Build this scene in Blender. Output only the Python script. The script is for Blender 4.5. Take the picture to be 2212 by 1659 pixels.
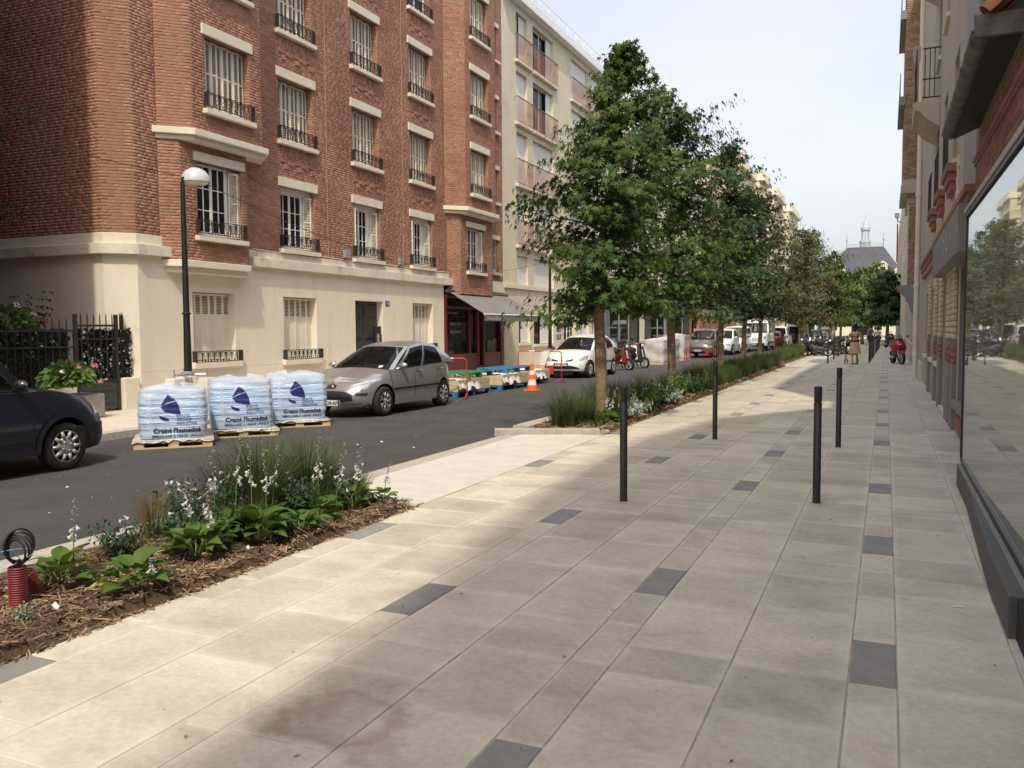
import bpy, bmesh, math, random
import numpy as np
from mathutils import Vector, Matrix
random.seed(7); rng = np.random.default_rng(7)
R = math.radians
scn = bpy.context.scene
for o in list(bpy.data.objects): bpy.data.objects.remove(o)
COL = scn.collection
# ---------------------------------------------------------------- camera
def make_camera():
    yaw, pitch, roll = R(23.7), R(3.65), R(0.35)
    fw = Vector((-math.sin(yaw)*math.cos(pitch), math.cos(yaw)*math.cos(pitch), -math.sin(pitch)))
    r = fw.cross(Vector((0,0,1))).normalized(); u = r.cross(fw)
    c, s = math.cos(roll), math.sin(roll)
    r2, u2 = c*r - s*u, s*r + c*u
    m = Matrix((r2, u2, -fw)).transposed().to_4x4(); m.translation = (0, 0, 1.65)
    cd = bpy.data.cameras.new('camera'); cd.sensor_width = 36; cd.lens = 36*1840/2212
    cd.clip_start = .05; cd.clip_end = 3000
    cam = bpy.data.objects.new('camera', cd); COL.objects.link(cam); cam.matrix_world = m
    scn.camera = cam
make_camera()
# ---------------------------------------------------------------- sky, sun, exposure
SUN = Vector((-.35, .85, -1.3)).normalized()          # direction the light travels
def make_light():
    w = bpy.data.worlds.new('World'); scn.world = w; w.use_nodes = True
    nt = w.node_tree; nt.nodes.clear(); N = nt.nodes.new; K = nt.links.new
    sky = N('ShaderNodeTexSky'); sky.sky_type = 'NISHITA'; sky.sun_disc = False
    el = math.asin(-SUN.z); az = math.atan2(-SUN.x, -SUN.y)
    sky.sun_elevation = el; sky.sun_rotation = az; sky.air_density = 1.0; sky.dust_density = 6; sky.ozone_density = 1
    b1 = N('ShaderNodeBackground'); b1.inputs[1].default_value = .105; K(sky.outputs[0], b1.inputs[0])
    tc = N('ShaderNodeTexCoord'); mp = N('ShaderNodeMapping'); mp.inputs['Scale'].default_value = (1.1, 1.1, 2.6)
    K(tc.outputs['Generated'], mp.inputs[0])
    nz = N('ShaderNodeTexNoise'); nz.inputs['Scale'].default_value = 1.6; nz.inputs['Detail'].default_value = 5; nz.inputs['Roughness'].default_value = .5
    K(mp.outputs[0], nz.inputs[0])
    rp = N('ShaderNodeValToRGB'); e = rp.color_ramp.elements
    e[0].position = .3; e[0].color = (.64, .7, .78, 1); e[1].position = .66; e[1].color = (1.04, 1.03, 1.0, 1)
    K(nz.outputs['Fac'], rp.inputs[0])
    b2 = N('ShaderNodeBackground'); b2.inputs[1].default_value = .53; K(rp.outputs[0], b2.inputs[0])
    mx = N('ShaderNodeAddShader'); K(b1.outputs[0], mx.inputs[0]); K(b2.outputs[0], mx.inputs[1])
    out = N('ShaderNodeOutputWorld'); K(mx.outputs[0], out.inputs[0])
    ld = bpy.data.lights.new('sun', 'SUN'); ld.energy = 2.6; ld.angle = R(1.2); ld.color = (1, .9, .73)
    lo = bpy.data.objects.new('sun', ld); COL.objects.link(lo); lo.location = (10, -20, 40)
    lo.rotation_euler = SUN.to_track_quat('-Z', 'Y').to_euler()
    vs = scn.view_settings; vs.view_transform = 'Standard'; vs.look = 'None'; vs.exposure = .27; vs.gamma = 1; vs.use_curve_mapping = False
make_light()
# ---------------------------------------------------------------- helpers
def wloc(o):
    v = Vector((0,0,0))
    while o is not None: v += o.location; o = o.parent
    return v
def tag(o, label=None, cat=None, group=None, kind=None):
    if label: o['label'] = label
    if cat: o['category'] = cat
    if group: o['group'] = group
    if kind: o['kind'] = kind
    return o
def thing(name, label, cat, loc=(0,0,0), rz=0, group=None):
    o = bpy.data.objects.new(name, None); COL.objects.link(o); o.location = loc; o.rotation_euler = (0,0,rz)
    o.empty_display_size = .1
    return tag(o, label, cat, group)
def inst(me, name, parent=None, loc=(0,0,0), rot=(0,0,0), scale=None, world=False):
    o = bpy.data.objects.new(name, me); COL.objects.link(o); o.parent = parent
    o.location = Vector(loc) - (wloc(parent) if world and parent else Vector((0,0,0)))
    o.rotation_euler = rot
    if scale is not None: o.scale = scale
    return o
def dup(root, loc=None, rz=None, label=None, group=None, parent=None):
    c = root.copy(); COL.objects.link(c)
    if parent is not None: c.parent = parent
    if loc is not None: c.location = loc
    if rz is not None: c.rotation_euler = (root.rotation_euler[0], root.rotation_euler[1], rz)
    if label: c['label'] = label
    if group: c['group'] = group
    for ch in root.children: dup(ch, parent=c)
    return c
class MB:
    def __init__(s): s.v = []; s.f = []; s.m = []; s.cur = 0
    def add(s, vs, fs):
        b = len(s.v); s.v += [tuple(map(float, p)) for p in vs]
        s.f += [tuple(b+i for i in f) for f in fs]; s.m += [s.cur]*len(fs); return s
    def box(s, x0, x1, y0, y1, z0, z1):
        if x0 > x1: x0, x1 = x1, x0
        if y0 > y1: y0, y1 = y1, y0
        if z0 > z1: z0, z1 = z1, z0
        return s.add([(x0,y0,z0),(x1,y0,z0),(x1,y1,z0),(x0,y1,z0),(x0,y0,z1),(x1,y0,z1),(x1,y1,z1),(x0,y1,z1)],
              [(0,3,2,1),(4,5,6,7),(0,1,5,4),(1,2,6,5),(2,3,7,6),(3,0,4,7)])
    def bar(s, a, b, w, h=None):          # square bar between two points
        return s.tube([a, b], [w/2*1.414, w/2*1.414] , 4, caps=True)
    def tube(s, pts, r, n=8, caps=True):
        pts = [Vector(p) for p in pts]
        r = [float(q) for q in r] if hasattr(r, '__len__') else [float(r)]*len(pts)
        rings = []; up = None
        for i, p in enumerate(pts):
            d = (pts[min(i+1, len(pts)-1)] - pts[max(i-1, 0)])
            d = d.normalized() if d.length > 1e-9 else Vector((0,0,1))
            if up is None: up = Vector((0,0,1)) if abs(d.z) < .9 else Vector((1,0,0))
            a = d.cross(up).normalized(); b = a.cross(d); up = b
            o = math.pi/4 if n == 4 else 0
            rings.append([p + r[i]*(math.cos(o+2*math.pi*k/n)*a + math.sin(o+2*math.pi*k/n)*b) for k in range(n)])
        vs = [q for g in rings for q in g]; fs = []
        for i in range(len(pts)-1):
            for k in range(n): fs.append((i*n+k, i*n+(k+1) % n, (i+1)*n+(k+1) % n, (i+1)*n+k))
        if caps: fs.append(tuple(range(n-1, -1, -1))); fs.append(tuple((len(pts)-1)*n+k for k in range(n)))
        return s.add(vs, fs)
    def lathe(s, prof, c=(0,0,0), axis='z', n=20, a0=0, a1=2*math.pi):
        full = abs(a1-a0-2*math.pi) < 1e-6; m = n if full else n+1; vs = []
        for (r, h) in prof:
            for k in range(m):
                a = a0+(a1-a0)*k/n; x, y = r*math.cos(a), r*math.sin(a)
                vs.append((c[0]+x, c[1]+y, c[2]+h) if axis == 'z' else (c[0]+h, c[1]+x, c[2]+y) if axis == 'x' else (c[0]+y, c[1]+h, c[2]+x))
        fs = []
        for i in range(len(prof)-1):
            for k in range(n):
                k2 = (k+1) % m; fs.append((i*m+k, i*m+k2, (i+1)*m+k2, (i+1)*m+k))
        return s.add(vs, fs)
    def prism(s, poly, h0, h1, axis='z'):   # polygon in the plane normal to axis; axis x -> (y,z), y -> (x,z), z -> (x,y)
        def P(p, h): return (p[0], p[1], h) if axis == 'z' else (h, p[0], p[1]) if axis == 'x' else (p[0], h, p[1])
        n = len(poly)
        return s.add([P(p, h0) for p in poly]+[P(p, h1) for p in poly],
              [tuple(range(n-1, -1, -1)), tuple(range(n, 2*n))]+[(i, (i+1) % n, n+(i+1) % n, n+i) for i in range(n)])
    def quad(s, a, b, c, d): return s.add([a, b, c, d], [(0,1,2,3)])
    def grid(s, fn, nu, nv):
        vs = [fn(i/nu, j/nv) for i in range(nu+1) for j in range(nv+1)]; w = nv+1
        return s.add(vs, [(i*w+j, (i+1)*w+j, (i+1)*w+j+1, i*w+j+1) for i in range(nu) for j in range(nv)])
    def sph(s, c, r, n=10, m=6, sc=(1,1,1)):
        vs = [(c[0]+r*sc[0]*math.sin(math.pi*j/m)*math.cos(2*math.pi*k/n), c[1]+r*sc[1]*math.sin(math.pi*j/m)*math.sin(2*math.pi*k/n), c[2]+r*sc[2]*math.cos(math.pi*j/m)) for j in range(m+1) for k in range(n)]
        return s.add(vs, [(j*n+k, (j+1)*n+k, (j+1)*n+(k+1) % n, j*n+(k+1) % n) for j in range(m) for k in range(n)])
    def mesh(s, name, mats, smooth=False, off=(0,0,0)):
        me = bpy.data.meshes.new(name)
        off = Vector(off); me.from_pydata([(p[0]-off.x, p[1]-off.y, p[2]-off.z) for p in s.v], [], s.f)
        if not isinstance(mats, (list, tuple)): mats = [mats]
        for q in mats: me.materials.append(q)
        if len(mats) > 1: me.polygons.foreach_set('material_index', s.m)
        if smooth: me.polygons.foreach_set('use_smooth', [True]*len(me.polygons))
        me.update(); return me
    def obj(s, name, mats, parent=None, smooth=False, local=False, bevel=0, weld=False, loc=None, label=None):
        off = Vector((0,0,0))
        if loc is not None: off = Vector(loc)                       # vertices in world, origin at loc
        elif parent is not None and not local: off = wloc(parent)
        me = s.mesh(name, mats, smooth, off)
        if weld or smooth:
            bm = bmesh.new(); bm.from_mesh(me); bmesh.ops.remove_doubles(bm, verts=bm.verts, dist=1e-5)
            bmesh.ops.recalc_face_normals(bm, faces=bm.faces); bm.to_mesh(me); bm.free()
        o = bpy.data.objects.new(name, me); COL.objects.link(o); o.parent = parent
        if loc is not None: o.location = Vector(loc) - (wloc(parent) if parent else Vector((0,0,0)))
        if smooth:
            try: me.set_sharp_from_angle(angle=R(38))
            except Exception: pass
        if bevel:
            b = o.modifiers.new('bevel', 'BEVEL'); b.width = bevel; b.segments = 2; b.limit_method = 'ANGLE'
        if label: o['label'] = label
        return o
def npmesh(name, V, Fq, mats, smooth=False, mi=None):   # big meshes from numpy: V (n,3); Fq (m,k)
    me = bpy.data.meshes.new(name); V = np.asarray(V, np.float32); Fq = np.asarray(Fq, np.int32); k = Fq.shape[1]
    me.vertices.add(len(V)); me.vertices.foreach_set('co', V.ravel())
    me.loops.add(Fq.size); me.loops.foreach_set('vertex_index', Fq.ravel())
    me.polygons.add(len(Fq)); me.polygons.foreach_set('loop_start', np.arange(0, Fq.size, k, dtype=np.int32))
    if not isinstance(mats, (list, tuple)): mats = [mats]
    for q in mats: me.materials.append(q)
    if mi is not None: me.polygons.foreach_set('material_index', np.asarray(mi, np.int32))
    if smooth: me.polygons.foreach_set('use_smooth', np.ones(len(Fq), bool))
    me.update(calc_edges=True); me.validate(); return me
def link(me, name, parent=None, loc=(0,0,0)):
    o = bpy.data.objects.new(name, me); COL.objects.link(o); o.parent = parent
    o.location = Vector(loc) - (wloc(parent) if parent else Vector((0,0,0))); return o
def text_mesh(body, size, mat, name='lettering', bold=0, spacing=1.0, align='LEFT'):
    cu = bpy.data.curves.new(name, 'FONT'); cu.body = body; cu.size = size; cu.offset = bold; cu.space_character = spacing; cu.align_x = align
    cu.resolution_u = 3
    t = bpy.data.objects.new(name, cu); COL.objects.link(t)
    dg = bpy.context.evaluated_depsgraph_get(); me = bpy.data.meshes.new_from_object(t.evaluated_get(dg))
    bpy.data.objects.remove(t); me.materials.clear(); me.materials.append(mat); me.name = name; return me
# ---------------------------------------------------------------- materials
def M(name, c1, c2=None, scale=3, rough=.75, bump=0, bscale=60, island=0, objr=0, metal=0, spec=.4, coat=0, detail=6, sc=(1,1,1), lo=.35, hi=.68, c3=None, s3=.6, f3=.5, emit=0, hue=0):
    m = bpy.data.materials.new(name); m.use_nodes = True; nt = m.node_tree; P = nt.nodes['Principled BSDF']
    N = nt.nodes.new; K = nt.links.new
    P.inputs['Roughness'].default_value = rough; P.inputs['Metallic'].default_value = metal
    P.inputs['Specular IOR Level'].default_value = spec; P.inputs['Coat Weight'].default_value = coat; P.inputs['Coat Roughness'].default_value = .06
    tc = N('ShaderNodeTexCoord'); mp = N('ShaderNodeMapping'); mp.inputs['Scale'].default_value = sc; K(tc.outputs['Object'], mp.inputs[0])
    col = None
    if c2 is not None:
        nz = N('ShaderNodeTexNoise'); nz.inputs['Scale'].default_value = scale; nz.inputs['Detail'].default_value = detail; nz.inputs['Roughness'].default_value = .6
        K(mp.outputs[0], nz.inputs[0]); rp = N('ShaderNodeValToRGB'); e = rp.color_ramp.elements
        e[0].position = lo; e[0].color = (*c1, 1); e[1].position = hi; e[1].color = (*c2, 1); K(nz.outputs['Fac'], rp.inputs[0]); col = rp.outputs[0]
    else:
        rgb = N('ShaderNodeRGB'); rgb.outputs[0].default_value = (*c1, 1); col = rgb.outputs[0]
    if c3 is not None:                       # sparse stains
        nz = N('ShaderNodeTexNoise'); nz.inputs['Scale'].default_value = s3; nz.inputs['Detail'].default_value = 8; nz.inputs['Roughness'].default_value = .65; K(mp.outputs[0], nz.inputs[0])
        mr = N('ShaderNodeMapRange'); mr.inputs[1].default_value = .55; mr.inputs[2].default_value = .75; mr.inputs[4].default_value = f3; K(nz.outputs['Fac'], mr.inputs[0])
        mx = N('ShaderNodeMix'); mx.data_type = 'RGBA'; K(mr.outputs[0], mx.inputs[0]); K(col, mx.inputs[6]); mx.inputs[7].default_value = (*c3, 1); col = mx.outputs[2]
    if island or objr:
        hs = N('ShaderNodeHueSaturation'); K(col, hs.inputs['Color'])
        if island: g = N('ShaderNodeNewGeometry'); src = g.outputs['Random Per Island']; amp = island
        else: g = N('ShaderNodeObjectInfo'); src = g.outputs['Random']; amp = objr
        mr = N('ShaderNodeMapRange'); mr.inputs[3].default_value = 1-amp; mr.inputs[4].default_value = 1+amp; K(src, mr.inputs[0]); K(mr.outputs[0], hs.inputs['Value'])
        if hue:
            mth = N('ShaderNodeMath'); mth.operation = 'MULTIPLY'; mth.inputs[1].default_value = 7.31; K(src, mth.inputs[0])
            fr = N('ShaderNodeMath'); fr.operation = 'FRACT'; K(mth.outputs[0], fr.inputs[0])
            m2 = N('ShaderNodeMapRange'); m2.inputs[3].default_value = .5-hue; m2.inputs[4].default_value = .5+hue; K(fr.outputs[0], m2.inputs[0]); K(m2.outputs[0], hs.inputs['Hue'])
        col = hs.outputs[0]
    K(col, P.inputs['Base Color'])
    if bump:
        nb = N('ShaderNodeTexNoise'); nb.inputs['Scale'].default_value = bscale; nb.inputs['Detail'].default_value = 4; K(mp.outputs[0], nb.inputs[0])
        bp = N('ShaderNodeBump'); bp.inputs['Strength'].default_value = bump; bp.inputs['Distance'].default_value = .02; K(nb.outputs['Fac'], bp.inputs['Height']); K(bp.outputs[0], P.inputs['Normal'])
    if emit: P.inputs['Emission Color'].default_value = (*c1, 1); P.inputs['Emission Strength'].default_value = emit
    return m
def glassmat(name, tint=(.02,.025,.028), rough=.03, alpha=.35, spec=.6):
    m = bpy.data.materials.new(name); m.use_nodes = True; nt = m.node_tree; P = nt.nodes['Principled BSDF']
    P.inputs['Base Color'].default_value = (*tint, 1); P.inputs['Roughness'].default_value = rough; P.inputs['Specular IOR Level'].default_value = spec
    tr = nt.nodes.new('ShaderNodeBsdfTransparent'); tr.inputs[0].default_value = (.85,.9,.9,1); mx = nt.nodes.new('ShaderNodeMixShader')
    fr = nt.nodes.new('ShaderNodeFresnel'); fr.inputs[0].default_value = 1.5
    mr = nt.nodes.new('ShaderNodeMapRange'); mr.inputs[3].default_value = 1-alpha; mr.inputs[4].default_value = 1
    nt.links.new(fr.outputs[0], mr.inputs[0]); nt.links.new(mr.outputs[0], mx.inputs[0]); nt.links.new(tr.outputs[0], mx.inputs[1]); nt.links.new(P.outputs[0], mx.inputs[2])
    nt.links.new(mx.outputs[0], nt.nodes['Material Output'].inputs[0]); return m
def leafmat(name, c1, c2, rough=.45, trans=.3, spec=.4, island=.35, hue=.02):
    m = M(name, c1, c2, scale=.9, rough=rough, spec=spec*.45, island=island, hue=hue, detail=3); nt = m.node_tree; P = nt.nodes['Principled BSDF']
    src = P.inputs['Base Color'].links[0].from_socket
    t = nt.nodes.new('ShaderNodeBsdfTranslucent'); nt.links.new(src, t.inputs[0])
    mx = nt.nodes.new('ShaderNodeMixShader'); mx.inputs[0].default_value = trans
    nt.links.new(P.outputs[0], mx.inputs[1]); nt.links.new(t.outputs[0], mx.inputs[2]); nt.links.new(mx.outputs[0], nt.nodes['Material Output'].inputs[0]); return m
MT = {}
def mk():
    T = MT
    T['asphalt'] = M('asphalt', (.05,.05,.049), (.075,.074,.071), scale=1.2, rough=.82, bump=.5, bscale=220, c3=(.1,.099,.094), s3=1.7, f3=.4, detail=9)
    T['ground'] = M('ground', (.16,.15,.13), (.22,.2,.17), rough=.9)
    T['joint'] = M('joint_sand', (.3,.265,.215), (.52,.48,.41), scale=7, rough=.95)
    T['slabfar'] = M('slab_far', (.47,.44,.36), (.55,.52,.43), scale=2.2, rough=.8, island=.09, c3=(.4,.35,.28), s3=.7, f3=.5)
    T['dark_slab'] = M('slate_slab', (.21,.21,.2), (.27,.27,.255), scale=5, rough=.7, objr=.12, bump=.12, bscale=90)
    T['kerb'] = M('granite_kerb', (.36,.335,.29), (.47,.44,.385), scale=14, rough=.85, island=.1, bump=.2, bscale=160, c3=(.26,.23,.19), s3=1.4, f3=.5)
    T['concrete'] = M('pale_concrete', (.54,.52,.46), (.62,.6,.535), scale=3, rough=.85, bump=.15, bscale=130, c3=(.4,.37,.31), s3=.8, f3=.5)
    T['leftpave'] = M('left_pavement', (.52,.46,.38), (.6,.53,.44), scale=2, rough=.85, island=.06, c3=(.3,.26,.21), s3=.6)
    T['mortar'] = M('mortar', (.24,.15,.1), (.31,.2,.14), scale=5, rough=.95)
    T['brick'] = M('red_brick', (.31,.155,.104), (.41,.212,.146), scale=.9, rough=.85, island=.21, hue=.01, bump=.3, bscale=70, c3=(.19,.085,.055), s3=.35, f3=.5)
    T['brickdk'] = M('dark_red_brick', (.25,.125,.095), (.33,.17,.13), scale=1.5, rough=.85, island=.25, hue=.01, bump=.3, bscale=70)
    T['brickbr'] = M('brown_brick', (.3,.19,.115), (.4,.26,.16), scale=1.5, rough=.85, island=.3, hue=.012)
    T['brickcr'] = M('glazed_cream_brick', (.56,.48,.33), (.66,.58,.42), scale=2, rough=.45, island=.12)
    T['mortardk'] = M('mortar_dark', (.2,.16,.13), (.28,.23,.19), rough=.95)
    T['render'] = M('cream_render', (.68,.62,.505), (.77,.715,.6), scale=.9, rough=.9, bump=.12, bscale=90, c3=(.5,.44,.345), s3=.9, f3=.5, detail=9, sc=(1,1.6,.45))
    T['stone'] = M('white_stone_trim', (.62,.57,.46), (.72,.67,.56), scale=3, rough=.85, bump=.1, c3=(.2,.17,.125), s3=1.3, f3=.75, detail=9)
    T['stone2'] = M('clean_stone_trim', (.65,.595,.48), (.73,.68,.56), scale=3, rough=.85, bump=.08)
    T['cream2'] = M('cream_paint', (.6,.55,.42), (.67,.615,.48), scale=1.2, rough=.9, c3=(.45,.39,.26), s3=.4, f3=.4)
    T['ashlar'] = M('pale_ashlar', (.6,.545,.44), (.68,.62,.51), scale=2.5, rough=.85, island=.06)
    T['shutter'] = M('shutter_paint', (.68,.63,.52), (.75,.7,.59), scale=4, rough=.6)
    T['shutterw'] = M('white_shutter', (.68,.68,.65), (.76,.76,.73), scale=2, rough=.55, sc=(1,6,.4))
    T['white'] = M('white_paint', (.75,.75,.73), rough=.45)
    T['iron'] = M('wrought_iron', (.018,.017,.017), (.035,.032,.03), scale=8, rough=.55)
    T['brownrail'] = M('brown_railing', (.24,.12,.095), (.32,.165,.13), scale=5, rough=.5)
    T['glass'] = glassmat('window_glass', alpha=.55)
    T['carglass'] = glassmat('car_glass', (.012,.014,.015), alpha=.68)
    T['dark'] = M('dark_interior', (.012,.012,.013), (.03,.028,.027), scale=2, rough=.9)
    T['curtain'] = M('net_curtain', (.42,.42,.39), (.55,.55,.51), scale=3, sc=(1,14,.3), rough=.95)
    T['black'] = M('black_paint', (.012,.012,.012), (.022,.022,.022), scale=6, rough=.38)
    T['rubber'] = M('tyre_rubber', (.014,.014,.014), (.024,.023,.022), scale=9, rough=.85)
    T['plastic'] = M('black_plastic', (.02,.02,.02), rough=.55)
    T['bollard'] = M('bollard_paint', (.028,.027,.024), (.042,.04,.036), scale=7, rough=.45, bump=.05, bscale=300)
    T['steel'] = M('galvanised', (.42,.43,.44), (.55,.56,.57), scale=6, rough=.4, metal=.7)
    T['chrome'] = M('chrome', (.7,.7,.7), rough=.12, metal=1)
    T['renderr'] = M('darker_render', (.42,.375,.3), (.5,.45,.365), scale=.9, rough=.9, bump=.12, bscale=90, c3=(.28,.245,.19), s3=.9, f3=.55, detail=9, sc=(1,1.6,.45))  # darker version of the cream render for the right-hand buildings
    T['red'] = M('red_paint', (.4,.03,.022), (.48,.04,.03), scale=5, rough=.45)
    T['orange'] = M('orange_plastic', (.85,.13,.03), rough=.5)
    T['lampw'] = M('lamp_white', (.5,.52,.53), rough=.3)
    T['palezinc'] = M('pale_zinc', (.36,.4,.44), (.44,.48,.52), scale=1, rough=.6)
    T['pipe'] = M('facade_pipe_paint', (.42,.28,.2), rough=.7)
    T['wood'] = M('pallet_wood', (.5,.36,.2), (.62,.47,.28), scale=4, sc=(1,1,8), rough=.85, island=.15)
    T['wood2'] = M('grey_wood', (.42,.36,.28), (.52,.46,.37), scale=4, rough=.85, island=.15)
    T['bark'] = M('bark', (.2,.145,.085), (.34,.26,.165), scale=5, sc=(1,1,5), rough=.9, bump=.6, bscale=30, c3=(.42,.34,.24), s3=2, f3=.5)
    T['barkdk'] = M('branch_bark', (.055,.045,.035), (.1,.08,.06), scale=9, rough=.9, bump=.4)
    T['leaf1'] = leafmat('sweetgum_leaf', (.046,.088,.02), (.085,.138,.032), rough=.5, trans=.32, island=.45)
    T['leaf2'] = leafmat('dark_leaf', (.03,.062,.022), (.055,.09,.03), trans=.2)
    T['leaf3'] = leafmat('brownish_leaf', (.085,.075,.035), (.12,.11,.048), trans=.25)
    T['leaf4'] = leafmat('far_leaf', (.075,.12,.04), (.12,.17,.055), trans=.3)
    T['leaf5'] = leafmat('yellow_green_leaf', (.12,.18,.035), (.19,.24,.05), trans=.35)
    T['hosta'] = leafmat('hosta_leaf', (.085,.16,.032), (.15,.235,.055), rough=.55, trans=.3, island=0)
    T['grass'] = leafmat('grass_blade', (.065,.1,.03), (.13,.17,.058), rough=.5, trans=.3)
    T['grassdry'] = leafmat('dry_grass_blade', (.19,.15,.06), (.3,.24,.11), rough=.6, trans=.3)
    T['fern'] = leafmat('fern_leaf', (.05,.1,.05), (.08,.14,.075), trans=.3)
    T['silver'] = leafmat('silver_leaf', (.3,.36,.31), (.42,.47,.41), trans=.2, rough=.8)
    T['petal'] = leafmat('white_petal', (.72,.7,.72), (.8,.79,.8), trans=.35, island=.06, rough=.6, hue=0)
    T['lilac'] = leafmat('lilac_bud', (.35,.27,.36), (.5,.42,.5), trans=.3, island=.15)
    T['pink'] = leafmat('pink_petal', (.6,.12,.2), (.7,.22,.3), trans=.3)
    T['stemg'] = M('green_stem', (.1,.16,.05), (.15,.2,.07), rough=.6)
    T['soil'] = M('mulch_soil', (.055,.035,.022), (.11,.07,.042), scale=18, rough=.95, bump=1, bscale=45)
    T['chip'] = M('wood_chip', (.115,.07,.04), (.34,.23,.145), scale=2.5, rough=.9, island=.68, hue=.012)
    T['slate'] = M('roof_slate', (.04,.043,.055), (.06,.065,.08), scale=.7, rough=.6)
    T['zinc'] = M('zinc', (.3,.31,.32), (.38,.39,.4), scale=2, rough=.5, metal=.3)
    T['gutter'] = M('weathered_zinc', (.09,.085,.075), (.2,.18,.155), scale=6, rough=.7, metal=.25, bump=.2)
    T['tile'] = M('terracotta', (.36,.14,.08), (.46,.2,.12), scale=5, rough=.85, island=.2)
    T['greypanel'] = M('grey_panel', (.2,.195,.185), (.25,.245,.23), scale=1.2, rough=.6)
    T['greydark'] = M('dark_grey_panel', (.045,.048,.05), (.065,.067,.07), scale=1.2, rough=.5)
    T['shopgrey'] = M('blue_grey_shopfront', (.13,.145,.165), (.16,.175,.195), scale=1, rough=.55)
    T['shopred'] = M('burgundy_paint', (.1,.012,.014), (.14,.018,.019), scale=3, rough=.4)
    T['awning'] = M('grey_awning', (.17,.165,.155), (.21,.2,.19), scale=3, rough=.9, sc=(1,.3,1))
    T['door'] = M('dark_green_door', (.035,.043,.043), (.052,.06,.058), scale=4, rough=.5)
    T['ink'] = M('print_navy', (.02,.025,.16), rough=.5)
    T['inkk'] = M('print_black', (.03,.03,.04), rough=.6)
    T['inkw'] = M('print_white', (.7,.7,.68), rough=.6)
    T['skin'] = M('skin', (.5,.28,.19), rough=.55)
    T['hair'] = M('dark_hair', (.012,.009,.008), rough=.5)
    T['purple'] = M('purple_sign', (.08,.03,.25), rough=.5)
    T['bluesign'] = M('blue_sign', (.03,.06,.2), rough=.5)
mk()
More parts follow.
